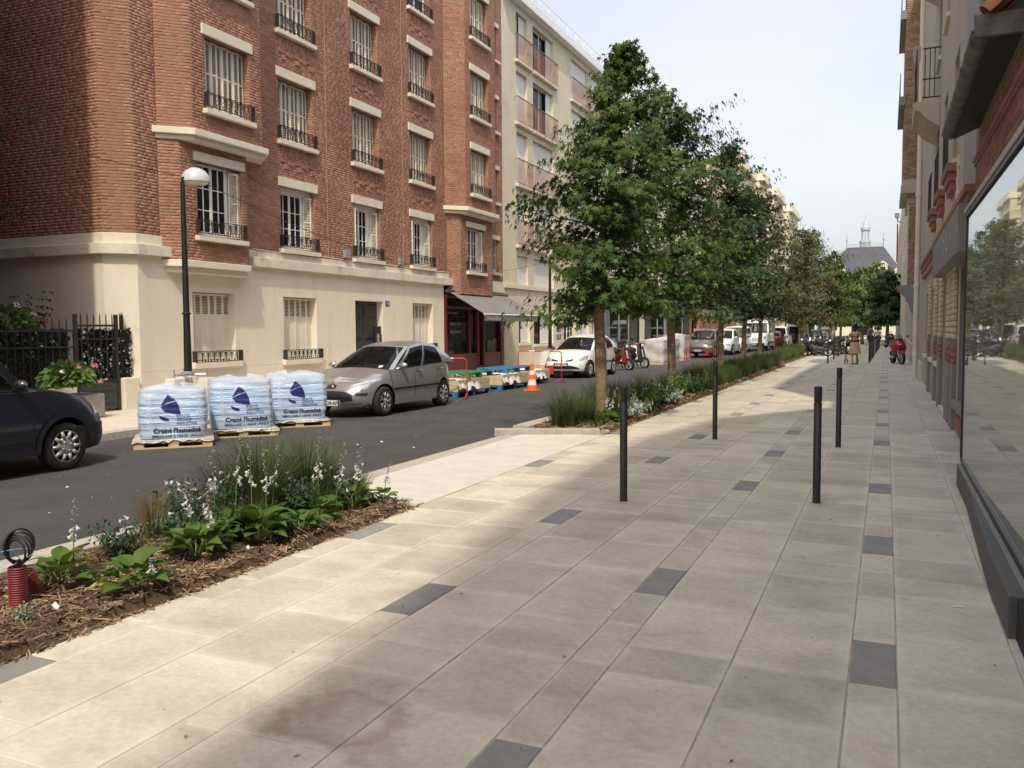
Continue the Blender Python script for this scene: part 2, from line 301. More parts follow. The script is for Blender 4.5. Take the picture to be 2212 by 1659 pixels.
# ================================================================= ground, road, pavements, beds
def slab_material():
    m = M('stone_slab', (.495,.457,.375), (.592,.552,.458), scale=26, rough=.78, objr=.13, bump=.1, bscale=120, c3=(.4,.35,.28), s3=1.1, f3=.55, detail=10)
    nt = m.node_tree; N = nt.nodes.new; K = nt.links.new; P = nt.nodes['Principled BSDF']
    src = P.inputs['Base Color'].links[0].from_socket
    tc = N('ShaderNodeTexCoord'); sx = N('ShaderNodeSeparateXYZ'); K(tc.outputs['Generated'], sx.inputs[0])
    def edge(sock):
        a = N('ShaderNodeMath'); a.operation = 'PINGPONG'; a.inputs[1].default_value = .5; K(sock, a.inputs[0]); return a.outputs[0]
    ex = edge(sx.outputs[0]); ey = edge(sx.outputs[1])
    mn = N('ShaderNodeMath'); mn.operation = 'MINIMUM'; K(ex, mn.inputs[0]); K(ey, mn.inputs[1])
    nz = N('ShaderNodeTexNoise'); nz.inputs['Scale'].default_value = 6; nz.inputs['Detail'].default_value = 6; K(tc.outputs['Object'], nz.inputs[0])
    ad = N('ShaderNodeMath'); ad.operation = 'MULTIPLY_ADD'; ad.inputs[1].default_value = -.16; K(nz.outputs[0], ad.inputs[0]); K(mn.outputs[0], ad.inputs[2])
    mr = N('ShaderNodeMapRange'); mr.inputs[1].default_value = -.08; mr.inputs[2].default_value = .01; mr.inputs[3].default_value = .5; mr.inputs[4].default_value = 0; K(ad.outputs[0], mr.inputs[0])
    mx = N('ShaderNodeMix'); mx.data_type = 'RGBA'; K(mr.outputs[0], mx.inputs[0]); K(src, mx.inputs[6]); mx.inputs[7].default_value = (.68,.65,.56,1)
    # washed swirls of cement haze
    n2 = N('ShaderNodeTexNoise'); n2.inputs['Scale'].default_value = 1.5; n2.inputs['Detail'].default_value = 10; n2.inputs['Roughness'].default_value = .68; n2.inputs['Distortion'].default_value = .25
    mp = N('ShaderNodeMapping'); mp.inputs['Scale'].default_value = (.9, 1.35, 1); g = N('ShaderNodeNewGeometry'); K(g.outputs['Position'], mp.inputs[0]); K(mp.outputs[0], n2.inputs[0])
    r2 = N('ShaderNodeValToRGB'); e = r2.color_ramp.elements; e[0].position = .36; e[0].color = (.78,.77,.75,1); e[1].position = .64; e[1].color = (1.09,1.09,1.08,1); e2 = e.new(.5); e2.color = (.97,.965,.955,1); K(n2.outputs[0], r2.inputs[0])
    ml = N('ShaderNodeMix'); ml.data_type = 'RGBA'; ml.blend_type = 'MULTIPLY'; ml.inputs[0].default_value = .85; K(mx.outputs[2], ml.inputs[6]); K(r2.outputs[0], ml.inputs[7])
    # a rusty muddy ring left on one slab, and gum spots
    vd = N('ShaderNodeVectorMath'); vd.operation = 'DISTANCE'; n3 = N('ShaderNodeTexNoise'); n3.inputs['Scale'].default_value = 4.2; n3.inputs['Detail'].default_value = 6; K(g.outputs['Position'], n3.inputs[0])
    va = N('ShaderNodeVectorMath'); va.operation = 'MULTIPLY_ADD'; va.inputs[1].default_value = (.75,.6,0); K(n3.outputs['Color'], va.inputs[0]); K(g.outputs['Position'], va.inputs[2])
    K(va.outputs[0], vd.inputs[0]); vd.inputs[1].default_value = (-1.7,3.25,0)
    r3 = N('ShaderNodeValToRGB'); r3.color_ramp.elements[0].position = .1; r3.color_ramp.elements[0].color = (.12,)*3+(1,); r3.color_ramp.elements[1].position = .36; r3.color_ramp.elements[1].color = (0,0,0,1); q = r3.color_ramp.elements.new(.24); q.color = (.5,)*3+(1,); K(vd.outputs['Value'], r3.inputs[0])
    m3 = N('ShaderNodeMix'); m3.data_type = 'RGBA'; K(r3.outputs[0], m3.inputs[0]); K(ml.outputs[2], m3.inputs[6]); m3.inputs[7].default_value = (.2,.14,.085,1)
    vo = N('ShaderNodeTexVoronoi'); vo.inputs['Scale'].default_value = 5.5; K(g.outputs['Position'], vo.inputs[0]); lt = N('ShaderNodeMath'); lt.operation = 'LESS_THAN'; lt.inputs[1].default_value = .055; K(vo.outputs['Distance'], lt.inputs[0]); lm = N('ShaderNodeMath'); lm.operation = 'MULTIPLY'; lm.inputs[1].default_value = .35; K(lt.outputs[0], lm.inputs[0])
    m4 = N('ShaderNodeMix'); m4.data_type = 'RGBA'; K(lm.outputs[0], m4.inputs[0]); K(m3.outputs[2], m4.inputs[6]); m4.inputs[7].default_value = (.2,.18,.15,1)
    K(m4.outputs[2], P.inputs['Base Color']); return m
MT['slab'] = slab_material()
def flat(name, x0, x1, y0, y1, z, mat, kind='structure', nx=1, ny=1):
    b = MB(); b.grid(lambda u, v: (x0+(x1-x0)*u, y0+(y1-y0)*v, z), nx, ny); o = b.obj(name, mat); 
    if kind: o['kind'] = kind
    return o
flat('ground', -700, 700, -250, 1100, -.075, MT['ground'])
flat('road', -11.2, -5.3, -40, 175, -.05, MT['asphalt'])
rp_ = flat('right_pavement', -5.45, 1.6, -12, 175, -.005, MT['joint'])
def slabmesh(x0, x1, y0, y1, z, c=.0035):
    cx, cy = (x0+x1)/2, (y0+y1)/2; a, b = (x1-x0)/2, (y1-y0)/2
    v = [(-a,-b,-.03),(a,-b,-.03),(a,b,-.03),(-a,b,-.03),(-a,-b,-c),(a,-b,-c),(a,b,-c),(-a,b,-c),(-a+c,-b+c,0),(a-c,-b+c,0),(a-c,b-c,0),(-a+c,b-c,0)]
    f = [(8,9,10,11)]+[(i,(i+1)%4,4+(i+1)%4,4+i) for i in range(4)]+[(4+i,4+(i+1)%4,8+(i+1)%4,8+i) for i in range(4)]
    return v, f, (cx, cy, z)
def paving():
    strips = [(-.13,.08,[2.0,4.48,6.96,9.44,13.2]), (-1.42,-1.21,[2.74,5.42,9.1,11.6]), (-2.71,-2.5,[1.9,4.5,7.0,10.5,13]), (-4.0,-3.79,[2.62,5.9,9.7,13.1])]
    wide = [(-3.79,-3.25),(-3.25,-2.71),(-2.5,-1.96),(-1.96,-1.42),(-1.21,-.67),(-.67,-.13),(.08,.62),(.62,1.2)]
    far = MB(); fard = MB(); Y1 = 15.; Y2 = 70.
    rr = random.Random(5)
    def put(x0, x1, y0, y1, dark=False):
        z = rr.uniform(-.0012, .0012); g = .0036
        v, f, c = slabmesh(x0+g, x1-g, y0+.0025, y1-.0025, z)
        if y0 < Y1:
            me = bpy.data.meshes.new('paving_slab'); me.from_pydata(v, [], f); me.materials.append(MT['dark_slab'] if dark else MT['slab']); me.update()
            inst(me, 'dark_inset_slab' if dark else 'paving_slab', rp_, c, world=True)
        else:
            (fard if dark else far).add([(p[0]+c[0], p[1]+c[1], p[2]+c[2]) for p in v], f[:1])
    for (x0, x1) in wide:
        y = .9+rr.uniform(0, .6)
        
        while y < Y2:
            L = rr.choice([.38,.55,.75,.75,.95,1.1]); put(x0, x1, y, y+L); y += L
    for (x0, x1, dk) in strips:
        y = .7; dk = list(dk)
        while dk[-1] < Y2: dk.append(dk[-1]+rr.choice([2.5,3.7]))
        k = 0
        while y < Y2:
            d0 = dk[k]-.3; nx = dk[k]+.3 if k < len(dk) else 1e9
            if y > d0-.02: put(x0, x1, y, nx, True); y = nx; k += 1; continue
            L = rr.choice([.45,.6,.6,.8]); e = min(y+L, d0)
            if d0-e < .22: e = d0
            put(x0, x1, y, e); y = e
    o = far.obj('paving_slabs', MT['slabfar'], rp_); o['kind'] = 'stuff'
    o = fard.obj('dark_inset_slabs', MT['dark_slab'], rp_); o['kind'] = 'stuff'
paving()
flat('far_paving', -3.79, 1.2, 70, 175, -.002, MT['slabfar'])
# rust coloured scuff of earth on a slab near the camera
def kerbs(name, x0, x1, segs, z0, z1, L=1.0, mat='kerb', cap=90, parent=None):
    base = flat(name, min(x0,x1)+.01, max(x0,x1)-.01, segs[0][0], segs[-1][1], z0-.002, MT['concrete']) if parent is None else parent
    rest = MB(); n = 0; rr = random.Random(3)
    for (a, b) in segs:
        y = a
        while y < b-.05:
            e = min(y+L, b); q = MB(); c = .012; zz = z1+rr.uniform(-.002,.002)
            q.prism([(x0,z0),(x1,z0),(x1,zz-c),(x1-c,zz),(x0+c,zz),(x0,zz-c)], y+.004, e-.004, 'y')
            if n < cap and y < 45: q.obj('kerb_stone', MT[mat], base)
            else: rest.add(q.v, q.f)
            n += 1; y = e
    if rest.v: o = rest.obj('kerb_stones', MT[mat], base); o['kind'] = 'stuff'
    return base
kerbs('bed_kerb', -5.5, -5.24, [(-3,7.0),(12.55,39),(40.5,60),(61,90)], -.04, .105)
kerbs('crossing_edge', -5.5, -5.24, [(7.0,12.05)], -.04, .001)
# left pavement with its kerb
lp = flat('left_pavement', -30, -11.42, -40, 175, .06, MT['joint'])
def leftpave():
    far = MB(); rr = random.Random(9); n = 0
    for i in range(5):
        x0 = -11.42-i*.56; y = 7.0+rr.uniform(0,.8)
        while y < 60:
            L = rr.choice([.8,1.,1.2]); v, f, c = slabmesh(x0-.555, x0-.005, y+.004, y+L-.004, .068)
            if y < 13.2 and n < 60:
                me = bpy.data.meshes.new('paving_slab'); me.from_pydata(v, [], f); me.materials.append(MT['leftpave']); inst(me, 'paving_slab', lp, c, world=True); n += 1
            else: far.add([(p[0]+c[0], p[1]+c[1], p[2]+c[2]) for p in v], f[:1])
            y += L
    o = far.obj('paving_slabs', MT['leftpave'], lp); o['kind'] = 'stuff'
leftpave()
kerbs('left_kerb', -11.42, -11.18, [(-3,60),(60,170)], -.05, .072)
# pale concrete crossing between the beds
xo = flat('concrete_crossing', -5.24, -4.0, 7.0, 12.6, .001, MT['concrete'], nx=1, ny=1)
flat('bed_gap_paving', -5.24, -4.0, 39, 40.5, .001, MT['concrete'])
kb = MB(); kb.prism([(-5.62,12.1),(-4.08,12.72),(-4.16,12.9),(-5.7,12.28)], -.03, .085, 'z'); kb.prism([(-4.16,12.9),(-4.08,12.72),(-3.98,12.9),(-4.05,13.05)], -.03, .05, 'z')
o = kb.obj('bed_end_kerb', MT['kerb'], bevel=.012); tag(o, 'pale concrete kerb closing the near end of the tree planting bed', 'kerb')
kb = MB(); kb.box(-5.24,-4.0,6.86,7.0,-.03,.02); o = kb.obj('flush_edging', MT['concrete'], xo)
# mulch beds
def bed(name, x0, x1, y0, y1, nchip, seed, tip=0, zb=.0, big=1., label=None):
    rr = np.random.default_rng(seed)
    def edge(y):      # right boundary, pinched at a pointed end
        return x1
    def h(x, y): return zb+.06+.03*math.sin(3.1*x+1.7*y)*math.sin(2.3*y)+.02*math.sin(9*x+7*y)
    b = MB(); nx = 14; ny = max(8, int((y1-y0)*6))
    def fn(u, v):
        x = x0+(x1-x0)*u; y = y0+(y1-y0)*v; z = h(x, y)
        if u > .93: z = zb-.004
        if v < .001 or v > .999: z = zb-.002
        return (x, y, z)
    b.grid(fn, nx, ny); o = b.obj(name, MT['soil'], smooth=True); o['kind'] = 'structure'
    # wood chips
    X = rr.uniform(x0+.03, x1+.03, nchip); Y = rr.uniform(y0, y1, nchip)
    L = rr.gamma(2.2, .022, nchip)*big+.014; Wd = rr.uniform(.006,.016,nchip)*big; A = rr.uniform(0, math.pi, nchip); T = rr.normal(0,.35,nchip)
    Z = np.array([h(min(x, x1-.03), y) for x, y in zip(X, Y)])+rr.uniform(.0,.016,nchip)
    Z = np.where(X > x1-.04, .008, Z)
    du = np.stack([np.cos(A)*np.cos(T), np.sin(A)*np.cos(T), np.sin(T)], 1)*L[:,None]/2
    dv = np.stack([-np.sin(A), np.cos(A), rr.normal(0,.4,nchip)], 1)*Wd[:,None]/2
    C = np.stack([X, Y, Z], 1); up = np.array([0,0,1.])*(Wd*.45)[:,None]
    V = np.stack([C-du-dv, C+du-dv*.6, C+du+dv*.6, C-du+dv, C-du*.8+up, C+du*.8+up], 1).reshape(-1,3)
    q = np.array([[0,1,5,4],[3,4,5,2]]); F_ = (np.arange(nchip)[:,None,None]*6+q[None]).reshape(-1,4)
    c = link(npmesh('wood_chips', V, F_, MT['chip']), 'wood_chips', o); c['kind'] = 'stuff'
    return o
bed('flower_bed', -5.24, -4.0, .8, 6.88, 9500, 1)
bed('tree_bed', -5.24, -4.0, 12.75, 39, 9000, 2, big=1.5)
bed('far_bed', -5.24, -4.2, 40.5, 60, 1200, 3, big=2.2)
bed('farther_bed', -5.24, -4.2, 61, 95, 300, 4, big=2.2)
# crumbs of rubble on the new asphalt and odd bits on the slabs
def crumbs():
    b = MB(); rr = random.Random(11)
    for i in range(150):
        x = rr.uniform(-10.8,-5.8); y = 3.5+rr.random()**1.6*24; s = rr.uniform(.003,.011) if rr.random() < .95 else rr.uniform(.015,.028)
        z = -.05; a = rr.uniform(0,6)
        b.add([(x+s*math.cos(a+k*1.57)*rr.uniform(.7,1.6), y+s*math.sin(a+k*1.57)*rr.uniform(.7,1.3), z) for k in range(4)]+[(x, y, z+s*.6)], [(0,1,4),(1,2,4),(2,3,4),(3,0,4)])
    o = b.obj('rubble_crumbs', MT['concrete']); tag(o, 'pale crumbs of rubble scattered over the black asphalt', 'rubble', kind='stuff')
    b = MB()
    for i in range(60):
        x = rr.uniform(-3.7,.6); y = 2.4+rr.random()**1.5*12; s = rr.uniform(.006,.02); a = rr.uniform(0,6); t = rr.uniform(.2,.5)
        b.add([(x-s*math.cos(a), y-s*math.sin(a), .003), (x+s*t*math.sin(a), y-s*t*math.cos(a), .005), (x+s*math.cos(a), y+s*math.sin(a), .004), (x-s*t*math.sin(a), y+s*t*math.cos(a), .008)], [(0,1,2,3)])
    o = b.obj('fallen_leaf_bits', MT['chip']); tag(o, 'tiny bits of dry leaf and bark lying on the paving', 'debris', kind='stuff')
    for k, (x, y, a) in enumerate([(.42,5.55,.3)]):
        b = MB(); b.tube([(x-.03,y,.008),(x+.03,y+.012,.008)], .006, 6)
        o = b.obj('cigarette_end', MT['white']); tag(o, 'white cigarette end on the slab by the shop window base', 'litter')
    b = MB(); b.sph((-8.1,5.25,-.035), .05, 8, 5, (1.2,.9,.35)); o = b.obj('black_lump', MT['black']); tag(o, 'small black lump of tar on the road by the dark van', 'debris')
crumbs()
# ================================================================= brickwork and facade helpers
BR = {}
def brick_unit(L, H, D, c=.004):
    a, b = L/2, H/2
    v = [(0,-a,-b),(0,a,-b),(0,a,b),(0,-a,b),(D,-a+c,-b+c),(D,a-c,-b+c),(D,a-c,b-c),(D,-a+c,b-c)]
    return v, [(4,5,6,7),(0,1,5,4),(1,2,6,5),(2,3,7,6),(3,0,4,7)]
def brickwall(name, o, u, n, W, z0, z1, mat, parent, openings=(), ch=.065, bl=.23, jt=.011, D=.006, single=0, seed=0):
    """bricks proud of a wall face; o = start point, u = direction along, n = outward normal"""
    o = Vector(o); u = Vector(u).normalized(); n = Vector(n).normalized(); rr = random.Random(seed)
    U0, V0, F0 = [], [], []; k = 0; nrow = int((z1-z0)/ch); made = 0
    V = []; F = []
    for r in range(nrow):
        zc = z0+(r+.5)*ch; a = -bl*.5*(r % 2) - (bl*.25 if r % 4 == 2 else 0)
        while a < W:
            L = bl if rr.random() > .28 else bl/2
            b0, b1 = max(a, 0), min(a+L, W); a += L
            segs = [(b0, b1)]
            for (p0, p1, q0, q1) in openings:
                if zc > q0-.005 and zc < q1+.005:
                    ns = []
                    for (s0, s1) in segs:
                        if s1 <= p0 or s0 >= p1: ns.append((s0, s1))
                        else:
                            if s0 < p0: ns.append((s0, p0))
                            if s1 > p1: ns.append((p1, s1))
                    segs = ns
            for (s0, s1) in segs:
                if s1-s0 < .03: continue
                ll = s1-s0-jt; d = D+rr.uniform(-.0015,.002); c = o+u*((s0+s1)/2)+Vector((0,0,zc))
                if made < single and abs(s1-s0-bl) < 1e-4:
                    if 'b' not in BR:
                        vv, ff = brick_unit(bl-jt, ch-jt, D); me = bpy.data.meshes.new('brick'); me.from_pydata(vv, [], ff); BR['b'] = {}; BR['m'] = me
                    if mat.name not in BR['b']:
                        me = BR['m'].copy(); me.materials.append(mat); BR['b'][mat.name] = me
                    ob = inst(BR['b'][mat.name], 'brick', parent, c+n*(d-D), (0,0,math.atan2(n.y, n.x)), world=True); made += 1; continue
                vv, ff = brick_unit(ll, ch-jt, d); bb = len(V)
                for p in vv: q = c+n*p[0]+u*p[1]; V.append((q.x, q.y, q.z+p[2]))
                F += [tuple(bb+i for i in f) for f in ff]
    if V:
        if u.cross(Vector((0,0,1))).dot(n) < 0: F = [f[::-1] for f in F]
        ob = link(npmesh(name, V, F, mat), name, None); ob.parent = parent
        if parent: ob.location = -wloc(parent)
        ob['kind'] = 'stuff'; return ob
def wallcut(b, axis, p0, p1, a0, a1, z0, z1, openings):
    """wall slab with rectangular openings, axis='x' -> wall normal x between p0,p1; openings (a0,a1,z0,z1)"""
    xs = sorted({a0, a1}|{min(max(v, a0), a1) for q in openings for v in q[:2]})
    for i in range(len(xs)-1):
        s, e = xs[i], xs[i+1]
        if e-s < 1e-6: continue
        m = (s+e)/2; cuts = sorted([(max(q[2], z0), min(q[3], z1)) for q in openings if q[0] < m < q[1]])
        z = z0
        for (c0, c1) in cuts+[(z1, z1)]:
            if c0-z > 1e-6:
                b.box(p0, p1, s, e, z, c0) if axis == 'x' else b.box(s, e, p0, p1, z, c0)
            z = max(z, c1)
    return b
MESH = {}
def shutter_leaf(w, h, mat, nsl=24, solid=0.):      # x = front, y width, z up; louvres above 'solid' fraction
    key = ('leaf', round(w,3), round(h,3), mat.name, solid)
    if key in MESH: return MESH[key]
    b = MB(); s = .028
    b.box(-.015,.015,0,s,0,h); b.box(-.015,.015,w-s,w,0,h); b.box(-.015,.015,s,w-s,0,.07); b.box(-.015,.015,s,w-s,h-.05,h)
    z0 = .07
    if solid: b.box(-.008,.008,s,w-s,.07,h*solid); z0 = h*solid; b.box(-.015,.015,s,w-s,z0,z0+.04); z0 += .04
    else: b.box(-.015,.015,s,w-s,h*.52,h*.52+.04)
    p = (h-.05-z0)/nsl
    for i in range(nsl):
        z = z0+i*p
        b.add([(.012,s,z),(.012,w-s,z),(-.014,w-s,z+p*.42),(-.014,s,z+p*.42),(.014,s,z+.006),(.014,w-s,z+.006),(-.014,w-s,z+p*.42+.006),(-.014,s,z+p*.42+.006)], [(4,5,6,7),(3,2,1,0),(0,1,5,4),(2,3,7,6)])
    MESH[key] = b.mesh('shutter_leaf', mat); return MESH[key]
def railing_mesh(w, h=.3):
    key = ('rail', round(w,2), h)
    if key in MESH: return MESH[key]
    b = MB(); t = .012
    b.box(-t,t,0,w,h-.018,h); b.box(-t/2,t/2,0,w,h*.86-.006,h*.86+.004); b.box(-t,t,0,w,.0,.014)
    b.box(-t-.1,t,0,.02,0,h); b.box(-t-.1,t,w-.02,w,0,h)
    n = max(6, int(w/.17)); p = w/n
    for i in range(n+1): b.box(-t*.8,t*.8,i*p-.007,i*p+.007,0,h*.86)
    for i in range(n):
        if i in (0, n-1): continue
        c = (i+.5)*p
        for rr in (.36, .2):
            pts = [(0, c+p*rr*math.cos(a), h*.84-p*1.0*(rr/.36)*abs(math.sin(a))) for a in np.linspace(math.pi, 2*math.pi, 8)]
            b.tube(pts, .006, 4)
        b.box(-.006,.006,c-.005,c+.005,.0,h*.3)
    MESH[key] = b.mesh('railing', MT['iron']); return MESH[key]
def pane_mesh(mat):
    key = ('pane', mat.name)
    if key not in MESH:
        b = MB(); b.box(-.003,.003,0,1,0,1); MESH[key] = b.mesh('pane', mat)
    return MESH[key]
def casement(parent, x, y0, y1, z0, z1, nleaf=2, cols=2, rows=3, mat='white', curtain=True, glass='glass', name='window', nrm=1, fr=.05):
    """a framed window in a plane x = const facing nrm*x; panes are sub-parts"""
    b = MB(); b.box(x-.05*1, x+.02, y0, y0+fr, z0, z1); b.box(x-.05,x+.02,y1-fr,y1,z0,z1); b.box(x-.05,x+.02,y0+fr,y1-fr,z0,z0+.08); b.box(x-.05,x+.02,y0+fr,y1-fr,z1-fr,z1)
    a0, a1 = y0+fr, y1-fr; lw = (a1-a0)/nleaf; P = []
    for i in range(nleaf):
        l0, l1 = a0+i*lw, a0+(i+1)*lw; st = .035
        b.box(x-.02,x+.03,l0+.002,l0+st,z0+.081,z1-fr-.001); b.box(x-.02,x+.03,l1-st,l1-.002,z0+.081,z1-fr-.001)
        c0, c1 = l0+st, l1-st; pw = (c1-c0)/cols; ph = (z1-fr-z0-.08)/rows
        for c in range(1, cols): b.box(x-.01,x+.022,c0+c*pw-.01,c0+c*pw+.01,z0+.081,z1-fr-.001)
        for r in range(1, rows): b.box(x-.012,x+.02,c0,c1,z0+.08+r*ph-.01,z0+.08+r*ph+.01)
        for c in range(cols):
            for r in range(rows): P.append((c0+c*pw, z0+.08+r*ph, pw, ph))
    w = b.obj(name, MT[mat], parent)
    for (yy, zz, pw, ph) in P: inst(pane_mesh(MT[glass]), 'pane', w, (x, yy, zz), scale=(1, pw, ph), world=True)
    if curtain:
        c = MB(); c.grid(lambda u, v: (x-nrm*(.12+.015*math.sin(u*60)), y0+fr+(y1-y0-2*fr)*(u*.96 if u < .46 else .04+u*.96), z0+.03+(z1-z0-.06)*v), 40, 1); c.obj('curtain', MT['curtain'], w, smooth=True)
    return w
# ================================================================= the red brick corner building
X0 = -14.2
def brick_building():
    B = thing('brick_apartment_building', 'red brick corner apartment building with cream ground floor and slatted shutters', 'building', (X0, 22, .06))
    COLS = [(17.75,19.15),(21.0,22.4),(24.25,25.65)]; SIL = [3.78,6.52,9.26,12.0]; HH = 1.56
    OP = [(a,b,s,s+HH) for (a,b) in COLS for s in SIL]
    NAR = [(30.55,31.05,s+.15,s+HH-.15) for s in SIL]
    core = MB(); wallcut(core, 'x', X0-.4, X0, 13.1, 31.5, 3.3, 16.5, OP+NAR)
    core.prism([(X0,13.1),(X0-.43,12.67),(X0-.43,13.1)], 0.0, 16.5); core.box(-30,X0-.43,12.67,13.0,0,16.5)
    core.box(-30,X0-.41,13.02,31.5,16.3,16.6); core.box(-30,-29.8,13.02,31.5,0,16.3); core.box(-29.8,X0-.41,31.2,31.5,0,16.3)
    core.obj('masonry_wall', MT['mortar'], B)
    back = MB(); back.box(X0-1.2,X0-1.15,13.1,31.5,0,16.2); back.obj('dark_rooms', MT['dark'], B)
    # brick faces
    f = lambda L: [(a-12.67-.43, b-12.67-.43, c, d) for (a,b,c,d) in L]
    fac = [(a-13.1,b-13.1,c-.1,d+.24) for (a,b,c,d) in OP]+[(a-13.1,b-13.1,c,d) for (a,b,c,d) in NAR]
    fac += [(13.75-13.1,17.0-13.1,5.75,17),(13.75-13.1,16.45-13.1,3,5.75),(26.6-13.1,30.2-13.1,2.8,17)]
    brickwall('brickwork', (X0,13.1,0), (0,1,0), (1,0,0), 18.4, 3.62, 13.0, MT['brick'], B, fac, seed=1)
    r2 = 1/math.sqrt(2)
    brickwall('brickwork', (X0-.43,12.67,0), (1,1,0), (1,-1,0), .608, 3.62, 10.6, MT['brick'], B, single=130, seed=2)
    brickwall('brickwork', (-22,12.67,0), (1,0,0), (0,-1,0), 22-14.63, 3.62, 11.5, MT['brick'], B, seed=3)
    # bays ------------------------------------------------------------
    def bay(yl, yr, p, z0, z1, ops, seed, single=0, zb=None):
        b = MB(); fl, fr = yl+p, yr-p; xf = X0+p
        wallcut(b, 'x', xf-.22, xf, fl, fr, z0, z1, ops)
        b.prism([(X0,yl),(xf,fl),(xf-.22,fl),(X0,yl+.24)], z0, z1); b.prism([(X0,yr),(X0,yr-.24),(xf-.22,fr),(xf,fr)], z0, z1)
        b.obj('bay_wall', MT['mortar'], B)
        o2 = [(a-fl,c-fl,d-.1,e+.24) for (a,c,d,e) in ops]
        z1b = min(z1, 13)
        brickwall('bay_brickwork', (xf,fl,0), (0,1,0), (1,0,0), fr-fl, z0+.01, z1b, MT['brick'], B, o2, seed=seed)
        brickwall('bay_brickwork', (X0,yl,0), (1,1,0), (1,-1,0), p*1.4142, z0+.01, z1b, MT['brick'], B, single=single, seed=seed+1)
        brickwall('bay_brickwork', (xf,fr,0), (-1,1,0), (1,1,0), p*1.4142, z0+.01, z1b, MT['brick'], B, seed=seed+2)
    B1 = [(14.68,16.08,s,s+HH) for s in SIL[1:]]; B2 = [(27.6,29.0,s,s+HH) for s in SIL[1:]]
    bay(13.75,17.0,.5,5.98,16.4,B1,10,150); bay(26.6,30.2,.55,5.98,16.4,B2,20)
    L1 = [(14.55,15.95,3.78,5.38)]; L2 = [(27.62,28.98,3.78,5.34)]
    bay(13.75,16.45,.3,3.2,5.74,L1,30); bay(26.75,30.1,.35,2.92,5.74,L2,40)
    def slab(yl, yr, p, z0, z1, e, nm, mat='stone2'):
        b = MB(); q = e*.414
        b.prism([(X0+.002,yl-e-q*0),(X0+.002,yr+e),(X0+p+e,yr-p+q),(X0+p+e,yl+p-q)][::-1], z0, z1); b.obj(nm, MT[mat], B, bevel=.012)
    slab(13.75,17.0,.5,5.84,5.98,.14,'bay_slab'); slab(13.75,17.0,.5,5.74,5.838,.05,'bay_slab_moulding')
    slab(26.6,30.2,.55,5.84,5.98,.14,'bay_slab'); slab(26.6,30.2,.55,5.74,5.838,.05,'bay_slab_moulding')
    slab(13.8,16.4,.3,3.05,3.2,.09,'bay_ledge'); slab(13.85,16.35,.26,2.93,3.048,.03,'bay_ledge_moulding')
    # cornice bands -----------------------------------------------------
    def band(y0, y1, z0, z1, o, nm, mat='stone', corner=False):
        b = MB()
        if not corner: b.box(X0-.05,X0+o,y0,y1,z0,z1)
        else:
            q = .414*o
            b.prism([(X0+o,y1),(X0+o,13.1-q),(X0-.43+q,12.67-o),(-30,12.67-o),(-30,12.75),(X0-.4,12.75),(X0-.05,13.1),(X0-.05,y1)], z0, z1)
        b.obj(nm, MT[mat], B, bevel=.01)
    band(16.5,26.9,3.46,3.63,.035,'upper_band'); band(16.5,27.32,3.22,3.458,.16,'cornice')
    band(0,14.02,3.46,3.68,.03,'upper_band','stone2',True); band(0,14.3,3.24,3.458,.16,'cornice','stone',True)
    # ground floor ------------------------------------------------------
    G = [(14.6,15.95,.98,2.54),(17.73,19.12,.94,2.53),(24.25,25.6,.98,2.54),(20.96,22.46,-.2,2.53)]
    b = MB(); wallcut(b, 'x', X0-.3, X0+.03, 13.1, 26.4, .82, 3.24, G); b.obj('render_wall', MT['render'], B)
    b = MB(); b.prism([(X0+.03,13.1),(X0-.425,12.645),(X0-.425,13.09)], .0, 3.24); b.box(-30,X0-.426,12.64,12.99,0,3.24); b.obj('corner_wall', MT['render'], B)
    b = MB(); wallcut(b, 'x', X0-.29, X0+.05, 13.08, 20.96, .0, .815, []); b.obj('plinth', MT['render'], B); b = MB(); b.box(X0-.29,X0+.05,22.46,26.4,.0,.815); b.obj('plinth', MT['render'], B); b = MB(); b.prism([(X0+.05,13.08),(X0-.42,12.62),(X0-.42,13.07)], .0, .815); b.obj('corner_plinth', MT['render'], B)
    b = MB(); b.box(X0-.42,X0-.41,13.1,26.4,0,3.2); b.obj('inner_wall', MT['dark'], B)
    # air vents in the plinth
    for yy in (14.95, 18.3):
        v = MB(); v.box(X0+.05,X0+.058,yy,yy+.62,.46,.64); g = v.obj('air_vent', MT['render'], B)
        d = MB()
        for i in range(5):
            for j in range(2): d.box(X0+.0582,X0+.06,yy+.06+i*.11,yy+.085+i*.11,.5+j*.07,.525+j*.07)
        d.obj('vent_holes', MT['plastic'], g)
    # windows -----------------------------------------------------------
    def lintel(x, a, b_, z, h=.23, o=.05):
        m = MB(); m.box(x-.02,x+o,a-.1,b_+.1,z+.002,z+h); m.obj('lintel', MT['stone2'], B, bevel=.006)
    def sill(x, a, b_, z, o=.13, mat='stone2', h=.13):
        m = MB(); m.prism([(x-.2,z),(x+o,z-.03),(x+o,z-h),(x-.2,z-h)], a-.1, b_+.1, 'y'); m.obj('sill', MT[mat], B, bevel=.006)
    def rail(x, a, b_, z, h=.3): inst(railing_mesh(b_-a, h), 'railing', B, (x, a, z), world=True)
    def shut(x, a, b_, z0, z1, n=8, solid=0., rec=.2):
        w = (b_-a)/n; h = z1-z0-.06
        for i in range(n):
            s = 1 if i % 2 else -1; ang = .07*s
            yy = a+i*w
            inst(shutter_leaf(w*1.0, h, MT['shutter'], 30 if not solid else 12, solid), 'shutter_leaf', B, (x-rec+(.006 if s < 0 else -.006), yy, z0+.03), (0,0,ang*1.0), world=True)
    def reveal(x, yy, z0, z1, d=.2):
        brickwall('reveal_bricks', (x-d,yy,0), (1,0,0), (0,-1,0), d, z0, z1, MT['brick'], B, seed=int(yy*10))
